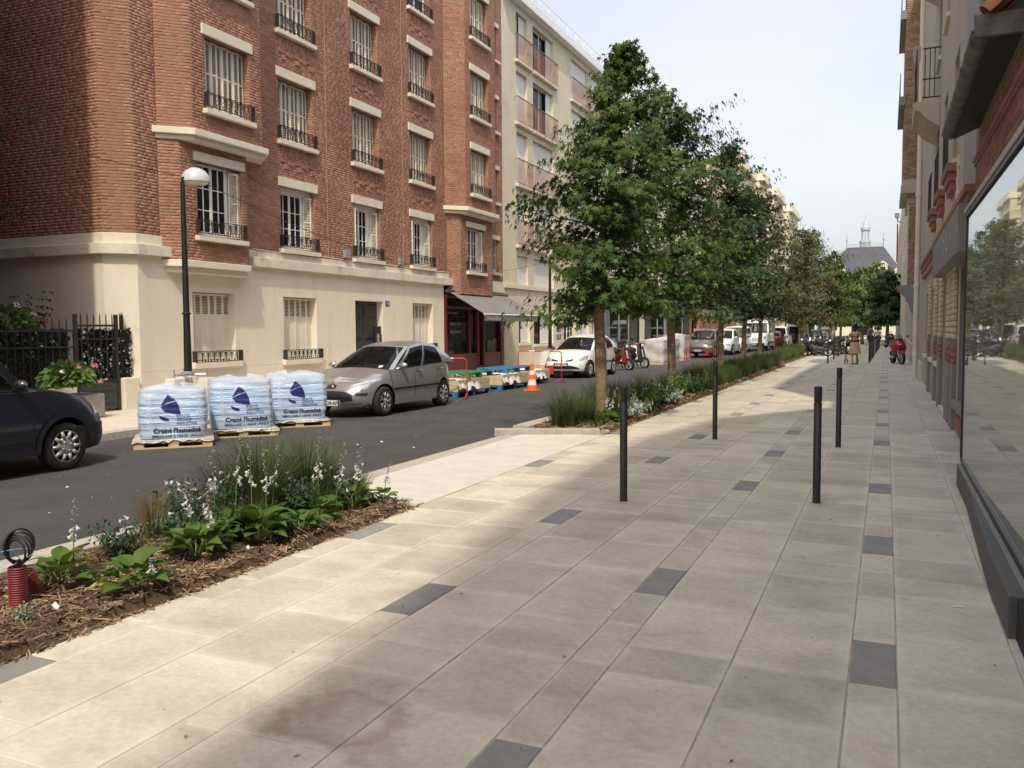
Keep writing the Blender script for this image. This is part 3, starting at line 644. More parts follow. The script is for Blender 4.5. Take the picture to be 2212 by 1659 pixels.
    rr = random.Random(4)
    for ci, (a, b_) in enumerate(COLS):
        for k, s in enumerate(SIL):
            lintel(X0, a, b_, s+HH); sill(X0, a, b_, s); rail(X0+.1, a-.06, b_+.06, s+.03)
            reveal(X0, b_, s, s+HH)
            if k == 0:
                casement(B, X0-.2, a+.02, b_-(.3 if ci == 0 else .42), s+.02, s+HH-.12)
                bx = MB(); bx.box(X0-.25,X0-.12,a,b_,s+HH-.12,s+HH); bx.box(X0-.25,X0-.2,b_-.44,b_,s,s+HH-.12) ; bx.obj('window_head', MT['white'], B)
                w = .22
                for q, ang in ((0,1.25),(1,-1.3)):            # shutters folded open against the far jamb
                    inst(shutter_leaf(w, HH-.16, MT['shutter'], 30), 'shutter_leaf', B, (X0-.2+.02, b_-.26+q*.08, s+.03), (0,0,-.55+q*.12), world=True)
                if ci > 0: inst(shutter_leaf(w, HH-.16, MT['shutter'], 30), 'shutter_leaf', B, (X0-.19, a+.02, s+.03), (0,0,-1.25), world=True)
            elif ci == 2 and k == 3: casement(B, X0-.2, a+.02, b_-.02, s+.02, s+HH-.02)
            else: shut(X0, a, b_, s, s+HH)
            if k > 0:                                   # stepped brick relief under the sill
                m = MB(); z = s-.2; ww = (b_-a)/5
                for i in range(5):
                    y0 = a+i*ww+.02; st = .10*(i % 2)
                    m.box(X0+.006,X0+.026,y0,y0+ww*.55,z-.36-st*.3,z-.24-st*.3); m.box(X0+.006,X0+.03,y0+ww*.5,y0+ww*.98,z-.52+st,z-.40+st)
                    m.box(X0+.006,X0+.022,y0+ww*.15,y0+ww*.42,z-.22,z); m.box(X0+.006,X0+.024,y0+ww*.55,y0+ww*.9,z-.36,z-.2)
                m.obj('brick_relief', MT['brick'], B, bevel=.004)
    for (ops, p) in ((B1,.5),(B2,.55)):
        for (a, b_, s, t) in ops: lintel(X0+p, a, b_, t); sill(X0+p, a, b_, s); rail(X0+p+.1, a-.06, b_+.06, s+.03); shut(X0+p, a, b_, s, t, rec=.17); reveal(X0+p, b_, s, t, .17)
    for (ops, p) in ((L1,.3),(L2,.35)):
        for (a, b_, s, t) in ops:
            lintel(X0+p, a, b_, t, .2); sill(X0+p, a, b_, s); rail(X0+p+.1, a-.06, b_+.06, s+.03)
            casement(B, X0+p-.14, a+.02, b_-.34, s+.02, t-.02); m = MB(); m.box(X0+p-.2,X0+p-.17,b_-.34,b_,s,t); m.obj('window_head', MT['white'], B)
            for q in (0,1): inst(shutter_leaf(.24, t-s-.1, MT['shutter'], 30), 'shutter_leaf', B, (X0+p-.12, b_-.3+q*.09, s+.03), (0,0,-.35+q*.1), world=True)
    for (a, b_, s, t) in NAR:
        lintel(X0, a, b_, t, .16); sill(X0, a, b_, s)
        inst(shutter_leaf(b_-a, t-s-.04, MT['shutter'], 30), 'shutter_leaf', B, (X0-.1, a, s+.02), world=True)
    for (a, b_, s, t) in G[:3]:
        sill(X0+.03, a, b_, s, .12, 'stone2', .16); rail(X0+.14, a-.05, b_+.1, s-.02, .25)
        n = 6; w = (b_-a)/n
        for i in range(n): inst(shutter_leaf(w, t-s-.04, MT['shutter'], 12, .66), 'shutter_leaf', B, (X0-.16+(.01 if i % 2 else -.01), a+i*w, s+.02), (0,0,.1 if i % 2 else -.1), world=True)
    # entrance door, intercom and number plate
    d = MB(); d.box(X0-.26,X0-.2,20.96,22.46,.06,2.53); dd = d.obj('entrance_door', MT['door'], B)
    for (a, b_) in ((21.06,21.62),(21.72,22.36)):
        for (z0, z1) in ((.2,.75),(.83,1.35),(1.43,1.95),(2.05,2.42)):
            m = MB(); m.box(X0-.2,X0-.175,a,b_,z0,z1); m.obj('door_panel', MT['door'], dd, bevel=.012)
    m = MB(); m.box(X0-.05,X0+.045,21.98,22.3,1.2,1.78); ic = m.obj('intercom_panel', MT['black'], B); m = MB(); m.box(X0+.045,X0+.05,22.07,22.2,1.3,1.55); m.obj('keypad', MT['zinc'], ic)
    m = MB(); m.box(X0+.03,X0+.042,22.6,22.82,2.4,2.56); pl = m.obj('number_plate', MT['bluesign'], B)
    t = inst(text_mesh('10', .15, MT['inkw'], 'number'), 'number', pl, (X0+.044, 22.63, 2.425), (math.pi/2, 0, math.pi/2), world=True)
    m = MB(); m.box(X0+.03,X0+.05,20.0,20.4,.35,.72); m.box(X0+.05,X0+.056,20.06,20.34,.41,.66); m.obj('meter_hatch', MT['render'], B, bevel=.03)
    # small floodlight boxes and cable on the cornice
    for yy in (20.4, 23.35):
        m = MB(); m.box(X0+.02,X0+.13,yy,yy+.2,3.72,3.94); m.tube([(X0+.06,yy+.1,3.72),(X0+.08,yy+.1,3.62)], .02, 6); m.obj('junction_box', MT['zinc'], B, bevel=.01)
    m = MB(); m.tube([(X0+.04, y, 3.66+.02*math.sin(y*1.7)) for y in np.linspace(16.6,27.2,40)], .009, 5); m.obj('facade_cable', MT['stone2'], B)
    for yy in (19.72, 23.75):
        m = MB(); m.tube([(X0+.02,yy,3.65),(X0+.02,yy+.02,12.9)], .008, 5); m.obj('facade_pipe', MT['pipe'], B)
    m = MB(); m.box(X0-.2,X0+.06,29.55,31.5,3.12,3.56); m.obj('stone_block', MT['stone2'], B, bevel=.01)
    m = MB(); m.box(X0-.05,X0+.02,26.3,26.42,.06,3.2); m.obj('drain_pipe', MT['render'], B)
    return B
BB = brick_building()
def wine_shop():
    S = thing('wine_shop_front', 'burgundy wine shop front under a grey awning in the brick building', 'shop', (X0, 28.8, .06))
    x = X0+.02
    b = MB()
    for (a, c) in ((26.42,26.56),(29.0,29.12),(29.5,29.62),(31.1,31.24)): b.box(x-.12,x+.06,a,c,.06,2.86)
    b.box(x-.12,x+.05,26.56,31.1,2.42,2.5); b.box(x-.12,x+.08,26.42,31.24,2.8,2.9); b.box(x-.12,x+.04,26.56,29.0,.06,.78); b.box(x-.12,x+.04,29.62,31.1,.06,.78); b.box(x-.12,x+.04,29.12,29.5,.06,.3)
    b.box(x-.12,x+.04,28.35,28.43,.78,2.42); b.obj('shop_frame', MT['shopred'], S, bevel=.008)
    for (a, c, z0, z1) in ((26.56,28.35,.78,2.42),(28.43,29.0,.78,2.42),(29.12,29.5,.3,2.42),(29.62,31.1,.78,2.42),(26.56,31.1,2.5,2.8)):
        m = MB(); m.box(x-.06,x-.05,a,c,z0,z1); m.obj('shop_pane', MT['glass'], S)
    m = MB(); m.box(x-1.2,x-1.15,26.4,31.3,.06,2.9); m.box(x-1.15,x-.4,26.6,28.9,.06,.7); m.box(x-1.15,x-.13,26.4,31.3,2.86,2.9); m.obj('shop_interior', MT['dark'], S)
    rr = random.Random(8); m = MB()
    for i in range(16):
        yy = 26.75+rr.random()*1.5; h = rr.uniform(.12,.3); m.lathe([(0,0),(.035,0),(.035,h*.6),(.012,h*.75),(.012,h),(0,h)], (x-.25-rr.random()*.2,yy,.78), n=6)
    m.obj('bottles', MT['curtain'], S)
    cu = MB(); cu.grid(lambda u, v: (x-.12+.03*math.sin(u*9+v*3), 26.95+1.2*u, .95+.5*u*u+(1.35-.5*u*u)*v), 12, 6); cu.obj('display_cloth', MT['greydark'], S, smooth=True)
    for txt, yy, zz, sz in (('vins magasin',26.78,2.22,.16),('cave à vins',26.95,1.82,.2),('dégustation',26.95,1.54,.19)):
        inst(text_mesh(txt, sz, MT['greypanel'], 'shop_lettering'), 'shop_lettering', S, (x-.045, yy, zz), (math.pi/2,0,math.pi/2), world=True)
    # awning
    A = thing('shop_awning', 'grey fabric awning rolled out over the wine shop', 'awning', (X0, 29, 2.9))
    b = MB(); xa, xb, za, zb = X0+.14, -12.7, 3.0, 2.2
    b.grid(lambda u, v: (xa+(xb-xa)*u, 26.6+4.85*v, za+(zb-za)*u-.015*math.sin(math.pi*u)*math.sin(math.pi*v)), 6, 10); ob = b.obj('awning_fabric', MT['awning'], A, smooth=True)
    b = MB(); b.grid(lambda u, v: (xb+.01+.008*math.sin(v*40), 26.6+4.85*v, zb-.02-.22*u), 2, 30); va = b.obj('valance', MT['awning'], A, smooth=True)
    b = MB(); b.tube([(xb,26.58,zb-.01),(xb,31.47,zb-.01)], .025, 8); b.obj('front_bar', MT['white'], A)
    b = MB(); b.tube([(X0+.12,26.45,3.02),(X0+.12,31.6,3.02)], .07, 8); b.obj('roller', MT['greydark'], A)
    for yy in (27.2,30.8):
        b = MB(); b.tube([(X0+.12,yy,2.84),(X0+.8,yy+.25,2.45),(xb-.02,yy,2.12)], .02, 6); b.obj('folding_arm', MT['white'], A)
    for txt, yy in (('vinothèque & cuisine',26.75),('cave à vins',30.35)):
        inst(text_mesh(txt, .15, MT['ashlar'], 'valance_lettering'), 'valance_lettering', va, (xb+.028, yy, zb-.19), (math.pi/2,0,math.pi/2), world=True)
wine_shop()
def garden():
    # courtyard railing with gate, artificial ivy screen, planter
    F = thing('garden_railing', 'dark iron spiked railing with lattice and ivy screen left of the brick building', 'fence', (X0, 10.5, .06))
    b = MB()
    b.box(X0-.02,X0+.02,7.5,11.52,1.66,1.7); b.box(X0-.02,X0+.02,7.5,11.52,1.36,1.39); b.box(X0-.02,X0+.02,7.5,11.52,.62,.66); b.obj('rail', MT['iron'], F)
    bar = MB(); bar.box(-.008,.008,-.008,.008,0,1.24); bar.add([(-.009,-.009,1.24),(.009,-.009,1.24),(.009,.009,1.24),(-.009,.009,1.24),(0,0,1.34)], [(0,1,4),(1,2,4),(2,3,4),(3,0,4)]); bm_ = bar.mesh('railing_bar', MT['iron'])
    y = 7.6
    while y < 11.5: inst(bm_, 'railing_bar', F, (X0, y, .6), world=True); y += .152
    b = MB()
    for k in range(60):
        for s in (1,-1):
            yy = 7.0+k*.1; a0, a1 = (yy, yy+.6) if s > 0 else (yy+.6, yy)
            if min(a0,a1) < 7.6 or max(a0,a1) > 11.5: continue
            b.tube([(X0-.02,a0,.62),(X0-.02,a1,1.36)], .005, 4)
    b.obj('lattice', MT['iron'], F)
    b = MB(); b.box(X0-.25,X0+.1,7.4,11.5,0,.6); b.obj('low_wall', MT['render'], F)
    G = thing('garden_gate', 'dark metal garden gate with spikes and ivy screen beside the corner', 'gate', (X0, 12.1, .06))
    b = MB(); b.box(X0-.03,X0+.03,11.56,11.62,.06,2.0); b.box(X0-.03,X0+.03,12.5,12.56,.06,2.0); b.box(X0-.02,X0+.02,11.62,12.5,1.76,1.8); b.box(X0-.02,X0+.02,11.62,12.5,1.5,1.53); b.box(X0-.02,X0+.02,11.62,12.5,.66,.7); b.obj('gate_frame', MT['iron'], G)
    b = MB(); b.box(X0-.015,X0+.015,11.62,12.5,.12,.66); b.box(X0+.015,X0+.03,11.7,12.42,.24,.3); b.box(X0+.015,X0+.03,11.7,12.42,.5,.56); b.obj('kick_panel', MT['door'], G, bevel=.006)
    for k in range(6): inst(bm_, 'railing_bar', G, (X0, 11.72+k*.145, .7), world=True)
    for k in range(4): inst(bm_, 'railing_bar', G, (X0-.05*k, 12.63+k*.07, .72), world=True)
    b = MB(); b.box(X0-.25,X0+.12,12.6,12.98,0,.72); o = b.obj('gate_pier', MT['render'], G, bevel=.015)
    # leaf screens
    def screen(name, n, y0, y1, z0, z1, mat, parent, seed, x=X0-.06, sz=.06):
        rr = np.random.default_rng(seed); C = np.stack([rr.normal(x,.02,n), rr.uniform(y0,y1,n), rr.uniform(z0,z1,n)],1)
        s = rr.uniform(.6,1.2,n)[:,None]*sz; a = rr.normal(0,.9,n); t = rr.normal(.3,.4,n)
        d = np.stack([np.sin(t), np.sin(a)*np.cos(t), -np.cos(a)*np.cos(t)],1)*s; w = np.stack([rr.normal(0,.3,n), np.cos(a), np.sin(a)],1)*s*.45
        V = np.stack([C-d*.6, C+w-d*.1, C+d*.6, C-w-d*.1],1).reshape(-1,3); F_ = np.arange(n*4).reshape(-1,4)
        o = link(npmesh(name, V, F_, mat), name, parent); o['kind'] = 'stuff'; return o
    dk = leafmat('ivy_screen_dark', (.015,.02,.014), (.03,.036,.026), trans=.05); lt = leafmat('ivy_screen_sunlit', (.33,.34,.35), (.45,.46,.47), trans=.1)  # second material is a pale copy with sunlight painted into the leaf colour
    for (y0, y1, p) in ((7.6,11.5,F),(11.62,12.95,G)):
        k = (y1-y0)
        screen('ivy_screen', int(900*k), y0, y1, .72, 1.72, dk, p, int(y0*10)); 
    screen('painted_ivy_glints', 130, 11.7, 12.95, .78, 1.72, lt, G, 5, X0-.02); screen('painted_ivy_glints', 40, 8, 11.5, .8, 1.65, lt, F, 6, X0-.04)  # pale leaves painted as sunlit glints, denser on the gate
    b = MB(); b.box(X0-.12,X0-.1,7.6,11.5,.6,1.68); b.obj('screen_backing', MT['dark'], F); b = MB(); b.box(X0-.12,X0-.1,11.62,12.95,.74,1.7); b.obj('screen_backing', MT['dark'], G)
    # hydrangeas
    def hyd(name, label, c, r, n, seed, blooms, zs=.8):
        T = thing(name, label, 'plant', (c[0], c[1], .06)); rr = np.random.default_rng(seed)
        th = rr.uniform(0,2*math.pi,n); ph = np.arccos(rr.uniform(-.2,1,n)); rad = r*rr.uniform(.6,1.05,n)
        D = np.stack([np.sin(ph)*np.cos(th), np.sin(ph)*np.sin(th), np.cos(ph)*zs],1); C = np.array(c)+D*rad[:,None]
        s = rr.uniform(.05,.085,n)[:,None]*1.15; dn = np.stack([D[:,0],D[:,1],D[:,2]-.5],1); dn /= np.linalg.norm(dn,axis=1)[:,None]
        w = np.cross(dn, rr.normal(0,1,(n,3))); w /= np.linalg.norm(w,axis=1)[:,None]
        V = np.stack([C-dn*s, C-dn*s*.1+w*s*.62, C+dn*s, C-dn*s*.1-w*s*.62],1).reshape(-1,3)
        o = link(npmesh('foliage', V, np.arange(n*4).reshape(-1,4), MT['hosta_i']), 'foliage', T); o['kind'] = 'stuff'
        for (dx, dy, dz, q, mt) in blooms:
            m = MB(); r2 = random.Random(int(dx*100+seed))
            for i in range(30):
                v = Vector((r2.gauss(0,1), r2.gauss(0,1), abs(r2.gauss(0,1))*.7)).normalized()*q; a = v.cross(Vector((0,0,1.1))).normalized()*.022; e = v.cross(a).normalized()*.022
                p = Vector(c)+Vector((dx,dy,dz))+v; m.add([p-a,p-e,p+a,p+e], [(0,1,2,3)])
            m.obj('flower_head', MT[mt], T)
        return T
    MT['hosta_i'] = leafmat('hydrangea_leaf', (.07,.14,.035), (.14,.22,.06), trans=.3, island=.3)
    hyd('hydrangea', 'bushy hydrangea with pink and white blooms in the pavement planter', (-13.55,10.85,.74), .46, 620, 1, [(.2,.42,.28,.07,'pink'),(.3,.1,.1,.07,'petal'),(.2,-.25,.2,.05,'petal'),(.25,.5,-.02,.05,'pink'),(.25,.05,.26,.045,'pink')])
    hyd('hydrangea', 'hydrangea with white blooms behind the spiked railing', (-14.75,10.6,1.75), .5, 420, 2, [(.1,.1,.36,.1,'petal'),(.2,-.3,.2,.09,'petal'),(.2,.35,.2,.09,'petal'),(.2,-.7,.1,.1,'petal'),(.25,.6,.1,.05,'pink')])
    b = MB(); b.box(-13.9,-13.3,10.3,11.45,.06,.52); o = b.obj('planter', MT['kerb'], bevel=.04); tag(o, 'pale concrete planter on the pavement in front of the railing', 'planter')
    b = MB(); rr = random.Random(2)
    for k in range(9):
        a = k*.7; top = Vector((-15.1+.3*math.cos(a), 11.4+.45*math.sin(a)*.8, 2.1+rr.random()*.35)); base = Vector((-15.2,11.3,1.3))
        for i in range(9):
            t = i/8; p = base.lerp(top, t); d = (top-base).normalized(); s = d.cross(Vector((1,0,.3))).normalized()*.17*(1-t*.7)
            for q in (1,-1): b.add([p, p+s*q*.6+Vector((.02,0,.02)), p+s*q+Vector((0,0,-.03)), p+s*q*.6-d*.03], [(0,1,2,3)])
    o = b.obj('fern_frond_shrub', MT['leaf2']); tag(o, 'dark feathery shrub rising behind the garden railing', 'shrub')
    # neighbouring house that shades the yard, just out of the frame on the left, and a tree in its yard
    H = thing('neighbour_house', 'rendered house beyond the courtyard at the left edge', 'building', (-20, 4, .06))
    b = MB(); b.box(-30,-13.5,-14,9.3,0,22); b.obj('house_wall', MT['brickdk'], H); b = MB(); b.box(-30,-24,9.31,12.6,0,14); b.obj('added_sky_blocker', MT['brickdk'], H)  # second block is added out of view to keep skylight off the yard
garden()
# ================================================================= other buildings
def facade(T, xf, nrm, y0, y1, z0, z1, ops, wallmat, depth=10, th=.3, rec=.16, wname='wall', frame='white', sills=True, shutters=None, rooms=True, glass='glass', cap=True):
    """box building part with window openings in its street face; every window is a part with a pane below it"""
    xi = xf-nrm*th; b = MB(); wallcut(b, 'x', min(xf,xi), max(xf,xi), y0, y1, z0, z1, ops); xb = xf-nrm*depth
    if depth > 0:
        b.box(xi-nrm*.001, xb, y0, y0+.25, z0, z1); b.box(xi-nrm*.001, xb, y1-.25, y1, z0, z1); b.box(xb-nrm*.2, xb, y0, y1, z0, z1)
        if cap: b.box(xi-nrm*.001, xb, y0+.251, y1-.251, z1-.2, z1-.002)
    b.obj(wname, MT[wallmat], T)
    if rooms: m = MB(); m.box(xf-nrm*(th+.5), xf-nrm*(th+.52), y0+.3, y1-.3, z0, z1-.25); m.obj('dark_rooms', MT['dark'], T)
    for i, (a, c, s, t) in enumerate(ops):
        xw = xf-nrm*rec; w = MB(); f = .05; xa = xw-nrm*.04
        w.box(xa,xw,a,a+f,s,t); w.box(xa,xw,c-f,c,s,t); w.box(xa,xw,a+f,c-f,s,s+f); w.box(xa,xw,a+f,c-f,t-f,t); n = max(1, round((c-a)/.75))
        for k in range(1, n): yy = a+(c-a)*k/n; w.box(xa,xw,yy-.025,yy+.025,s+f,t-f)
        wo = w.obj('window', MT[frame], T); p = MB(); p.box(xw-nrm*.03, xw-nrm*.02, a+f, c-f, s+f, t-f); p.obj('pane', MT[glass], wo)
        if sills: q = MB(); q.box(xf-nrm*.1, xf+nrm*.07, a-.06, c+.06, s-.09, s-.005); q.obj('sill', MT['stone2'], wo)
        if shutters and shutters(i): q = MB(); q.box(xw+nrm*.01, xw+nrm*.03, a+.01, c-.01, s+.01, t-.01) ; q.obj('shutter', MT['shutterw'], wo)
def cream_block():
    T = thing('cream_apartment_block', 'cream apartment block with brown railed balconies beside the brick building', 'building', (X0, 38, .06))
    Z = [(5.2,7.32),(7.72,9.86),(10.25,12.34),(12.78,14.72)]; CL = [(32.95,34.15),(34.8,37.25),(39.68,42.2),(42.75,44.1)]
    ops = [(a,b,s,t) for (a,b) in CL for (s,t) in Z]+[(a,b,3.56,4.76) for (a,b) in CL]
    b = MB(); wallcut(b, 'x', X0-.3, X0, 31.55, 45, 3.36, 15.0, ops); b.box(-25,X0-.301,31.56,31.9,0,15); b.box(-25,X0-.301,44.7,45,0,15); b.box(-25,X0-.301,31.91,44.69,14.7,14.99); b.obj('wall', MT['cream2'], T)
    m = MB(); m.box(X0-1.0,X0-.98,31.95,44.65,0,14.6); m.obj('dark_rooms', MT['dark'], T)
    m = MB(); m.box(-25.1,X0+.35,31.5,45.05,15.0,15.16); m.box(-25,X0+.3,31.55,45.0,15.161,15.4); m.obj('roof_cornice', MT['white'], T, bevel=.01)
    m = MB(); m.tube([(X0+.1,31.6,16.0),(X0+.1,45,16.0)], .02, 5)
    for yy in np.linspace(31.7,44.9,12): m.tube([(X0+.1,yy,15.4),(X0+.1,yy,16.0),], .015, 5)
    m.tube([(X0+.1,31.6,15.7),(X0+.1,45,15.7)], .014, 5); m.obj('roof_railing', MT['white'], T)
    m = MB(); m.box(X0,X0+.1,31.55,45,3.36,3.5); m.obj('string_course', MT['stone2'], T)
    rr = random.Random(12)
    def rail(a, b_, z0, z1):
        x = X0+.12; m = MB(); m.box(x-.02,x+.02,a,b_,z1-.03,z1); m.box(x-.015,x+.015,a,b_,z0+.02,z0+.05)
        n = int((b_-a)/.11)
        for i in range(n+1): yy = a+(b_-a)*i/n; m.box(x-.008,x+.008,yy-.008,yy+.008,z0+.05,z1-.03)
        m.box(X0,x,a,a+.025,z1-.03,z1); m.box(X0,x,b_-.025,b_,z1-.03,z1); m.obj('balcony_railing', MT['brownrail'], T)
        q = MB(); q.box(X0,X0+.16,a-.04,b_+.04,z0-.12,z0); q.obj('balcony_ledge', MT['cream2'], T, bevel=.01)
    for ci, (a, b_) in enumerate(CL):
        for k, (s, t) in enumerate(Z):
            e = .35 if ci % 2 == 0 and ci < 2 else .3
            rail(a-.1, b_+e, s-.02, s+1.02)
            open_ = (k == 3 and ci < 2) or (k == 2 and ci == 1)
            xw = X0-.22; w = MB(); w.box(xw-.05,xw,a,a+.06,s,t); w.box(xw-.05,xw,b_-.06,b_,s,t); w.box(xw-.05,xw,a+.06,b_-.06,t-.06,t); w.box(xw-.05,xw,(a+b_)/2-.03,(a+b_)/2+.03,s,t-.06); wo = w.obj('window', MT['white'], T)
            p = MB(); p.box(xw-.03,xw-.02,a+.06,b_-.06,s,t-.06); p.obj('pane', MT['glass'], wo)
            c = MB(); c.box(xw-.16,xw-.15,a+.06,b_-.06,s,t); c.obj('curtain', MT['curtain'], wo)
            n = max(4, int((b_-a)/.3)); w_ = (b_-a)/n
            for i in range(n):
                if open_ and i < n-2: continue
                q = MB(); q.box(X0-.16,X0-.13,a+i*w_+.006,a+(i+1)*w_-.006,s+.02,t-.02); q.obj('shutter_panel', MT['shutterw'], wo)
        s, t = 3.56, 4.76; n = max(4, int((b_-a)/.3)); w_ = (b_-a)/n
        for i in range(n): q = MB(); q.box(X0-.14,X0-.11,a+i*w_+.006,a+(i+1)*w_-.006,s+.02,t-.02); q.obj('shutter_panel', MT['shutterw'], T)
    # ashlar ground floor
    G = [(33.07,34.3,1.08,2.32),(34.75,37.12,1.0,2.32),(41.1,42.3,1.12,2.3),(42.85,44.2,1.1,2.25),(38.45,40.25,.1,2.3)]
    m = MB(); wallcut(m, 'x', X0-.3, X0+.01, 31.55, 45, .0, 3.36, G); m.obj('ground_floor_wall', MT['ashlar'], T)
    st = MB()
    for r in range(5):
        z = .06+r*.66; y = 31.6+(r % 2)*.6
        while y < 44.9:
            e = min(y+1.25, 44.95); zc = (z, min(z+.65, 3.34))
            segs = [(y, e)]
            for (p0,p1,q0,q1) in G:
                if zc[1] > q0 and zc[0] < q1: segs = [s for (u, v) in segs for s in ((u, min(v, p0)), (max(u, p1), v)) if s[1]-s[0] > .05]
            for (u, v) in segs: st.box(X0+.01,X0+.02,u+.004,v-.004,zc[0]+.004,zc[1]-.004)
            y = e
    so = st.obj('ashlar_blocks', MT['ashlar'], T); so['kind'] = 'stuff'
    for (a, b_, s, t) in G[:4]:
        xw = X0-.15; w = MB(); w.box(xw-.05,xw,a,a+.06,s,t); w.box(xw-.05,xw,b_-.06,b_,s,t); w.box(xw-.05,xw,a+.06,b_-.06,t-.06,t); w.box(xw-.05,xw,(a+b_)/2-.03,(a+b_)/2+.03,s,t-.06); wo = w.obj('window', MT['white'], T)
        p = MB(); p.box(xw-.03,xw-.02,a+.06,b_-.06,s,t-.06); p.obj('pane', MT['glass'], wo); q = MB(); q.box(X0-.1,X0+.09,a-.06,b_+.06,s-.1,s-.005); q.obj('sill', MT['stone2'], wo)
        q = MB(); q.box(X0-.12,X0-.1,a+(b_-a)*.45,b_-.02,s+.02,t-.02); q.obj('shutter', MT['shutterw'], wo)
    casement(T, X0-.15, 38.45, 40.25, .1, 2.3, 2, 2, 3, name='glazed_door', curtain=False)
    for z, h in ((1.55,.3),(1.2,.22)):
        m = MB(); m.box(X0+.021,X0+.035,37.55,38.1,z,z+h); p = m.obj('blue_plaque', MT['bluesign'], T)
        for i in range(3): q = MB(); q.box(X0+.0355,X0+.037,37.62,38.03-.06*i,z+.06+i*.07,z+.085+i*.07); q.obj('plaque_line', MT['inkw'], p)
cream_block()
def left_row():
    # set-back building with grey shop fronts
    T = thing('grey_shopfront_building', 'pale building with blue-grey shop fronts behind the street trees', 'building', (X0, 56, .06))
    ops = [(a,a+1.4,s,s+1.6) for a in np.arange(46.2,71,3.4) for s in (4.6,7.4,10.2)]
    facade(T, X0, 1, 45.02, 72, 3.85, 13.4, ops, 'ashlar', depth=11, shutters=lambda i: i % 2 == 0)
    m = MB(); m.box(X0-1.4,X0-1.3,45.1,71.9,13.4,15.0); m.obj('terrace_wall', MT['white'], T)
    m = MB(); m.box(X0-.02,X0+.02,45.1,72,14.5,14.55)
    for yy in np.arange(45.2,72,1.3): m.box(X0-.02,X0+.02,yy,yy+.05,13.4,14.5)
    m.obj('terrace_railing', MT['white'], T)
    m = MB(); m.box(X0-.3,X0+.12,45.05,67,2.95,3.84); m.obj('shop_fascia', MT['shopgrey'], T)
    for (a, c, mt) in ((45.05,45.85,'shopgrey'),(50,52.1,'greydark'),(52.12,53.3,'ashlar'),(53.32,54.9,'greydark'),(59.1,59.4,'shopgrey'),(64.8,66.9,'greydark')):
        m = MB(); m.box(X0-.3,X0+.06,a,c,.05,2.94); m.obj('shop_pier', MT[mt], T)
    for (a, c) in ((45.87,49.98),(54.92,59.08),(59.42,64.78)):
        m = MB(); m.box(X0-.3,X0+.04,a,c,.05,.95); wo = m.obj('shop_window', MT['shopgrey'], T)
        m = MB(); m.box(X0-.1,X0,a,a+.09,.951,2.94); m.box(X0-.1,X0,c-.09,c,.951,2.94); m.box(X0-.1,X0,a+.09,c-.09,2.85,2.94); m.box(X0-.1,X0,a+.09,c-.09,.951,1.0); m.box(X0-.1,X0,(a+c)/2-.04,(a+c)/2+.04,1.0,2.85); m.obj('frame', MT['zinc'], wo)
        m = MB(); m.box(X0-.06,X0-.05,a+.09,c-.09,1.0,2.85); m.obj('pane', MT['glass'], wo)
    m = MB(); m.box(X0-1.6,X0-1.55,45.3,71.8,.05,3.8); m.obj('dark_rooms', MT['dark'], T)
    m = MB(); wallcut(m, 'x', X0-.3, X0, 67.02, 72, .05, 3.84, [(68,71,.9,2.6)]); m.obj('side_wall', MT['brickdk'], T)
    # low brick shop
    T = thing('pink_brick_house', 'low pinkish brick house with beige shop front beyond the grey shops', 'building', (X0, 80, .06))
    ops = [(a,a+1.2,s,s+1.5) for a in np.arange(73.5,89,3) for s in (4.3,7.2)]
    facade(T, X0, 1, 72.05, 90, 0, 10.4, ops, 'brickdk', depth=11)
    m = MB(); m.box(X0+.001,X0+.08,72.1,89.9,2.7,3.3); m.obj('shop_fascia', MT['ashlar'], T)
    # tall building with gable and stepped bays
    T = thing('stepped_cream_building', 'tall cream building with gable wall and stepped rounded bays far down the street', 'building', (X0, 115, .06))
    m = MB(); m.prism([(X0,0),(X0,19.6),(X0-2.0,19.2),(-30,14.5),(-30,0)], 90.05, 90.45, 'y'); m.obj('gable_wall', M('beige_gable', (.42,.36,.28), (.47,.41,.32), scale=.6, rough=.9), T)
    m = MB(); m.prism([(X0-1.4,19.9),(X0-2.3,19.3),(-30,14.9),(-30,14.6),(X0,19.65)], 90.0, 142, 'y'); m.obj('roof', MT['zinc'], T)
    Y = 90.5; k = 0
    for (a, c, p) in ((90.5,100,0),(100,106,.9),(106,112,0),(112,122,1.0),(122,128,0),(128,141,1.2)):
        ops = [(y_,y_+1.3,s,s+1.7) for y_ in np.arange(a+1.2,c-1.6,2.6) for s in (3.6,6.4,9.2,12,14.8)]
        facade(T, X0+p, 1, a, c, 0, 18.2, ops, 'cream2', depth=8, wname='bay_wall', rooms=False, frame='greydark', cap=False)
        q = MB(); q.box(X0-.2,X0+p+.5,a-.1,c+.1,18.2,18.5); q.box(X0-.2,X0+p+.3,a+.05,c-.05,18.501,19.3); q.obj('parapet', MT['stone2'], T)
        for s in (5.4,8.2,11,13.8,16.6):
            if p: q = MB(); q.box(X0,X0+p+.25,a-.05,c+.05,s,s+.18); q.obj('balcony_slab', MT['stone2'], T)
    m = MB(); m.box(X0-1.7,X0-.6,99,101.5,19.4,20.9); ch = m.obj('chimney', MT['stone2'], T)
    for i in range(4):
        q = MB(); q.lathe([(.14,0),(.12,.5),(0,.5)], (X0-1.1,99.4+i*.55,20.9), n=8); q.obj('chimney_pot', MT['tile'], ch)
    m = MB(); m.box(X0+.001,X0+.3,92,100,2.6,3.6); m.obj('blue_shop_sign', MT['bluesign'], T)
left_row()
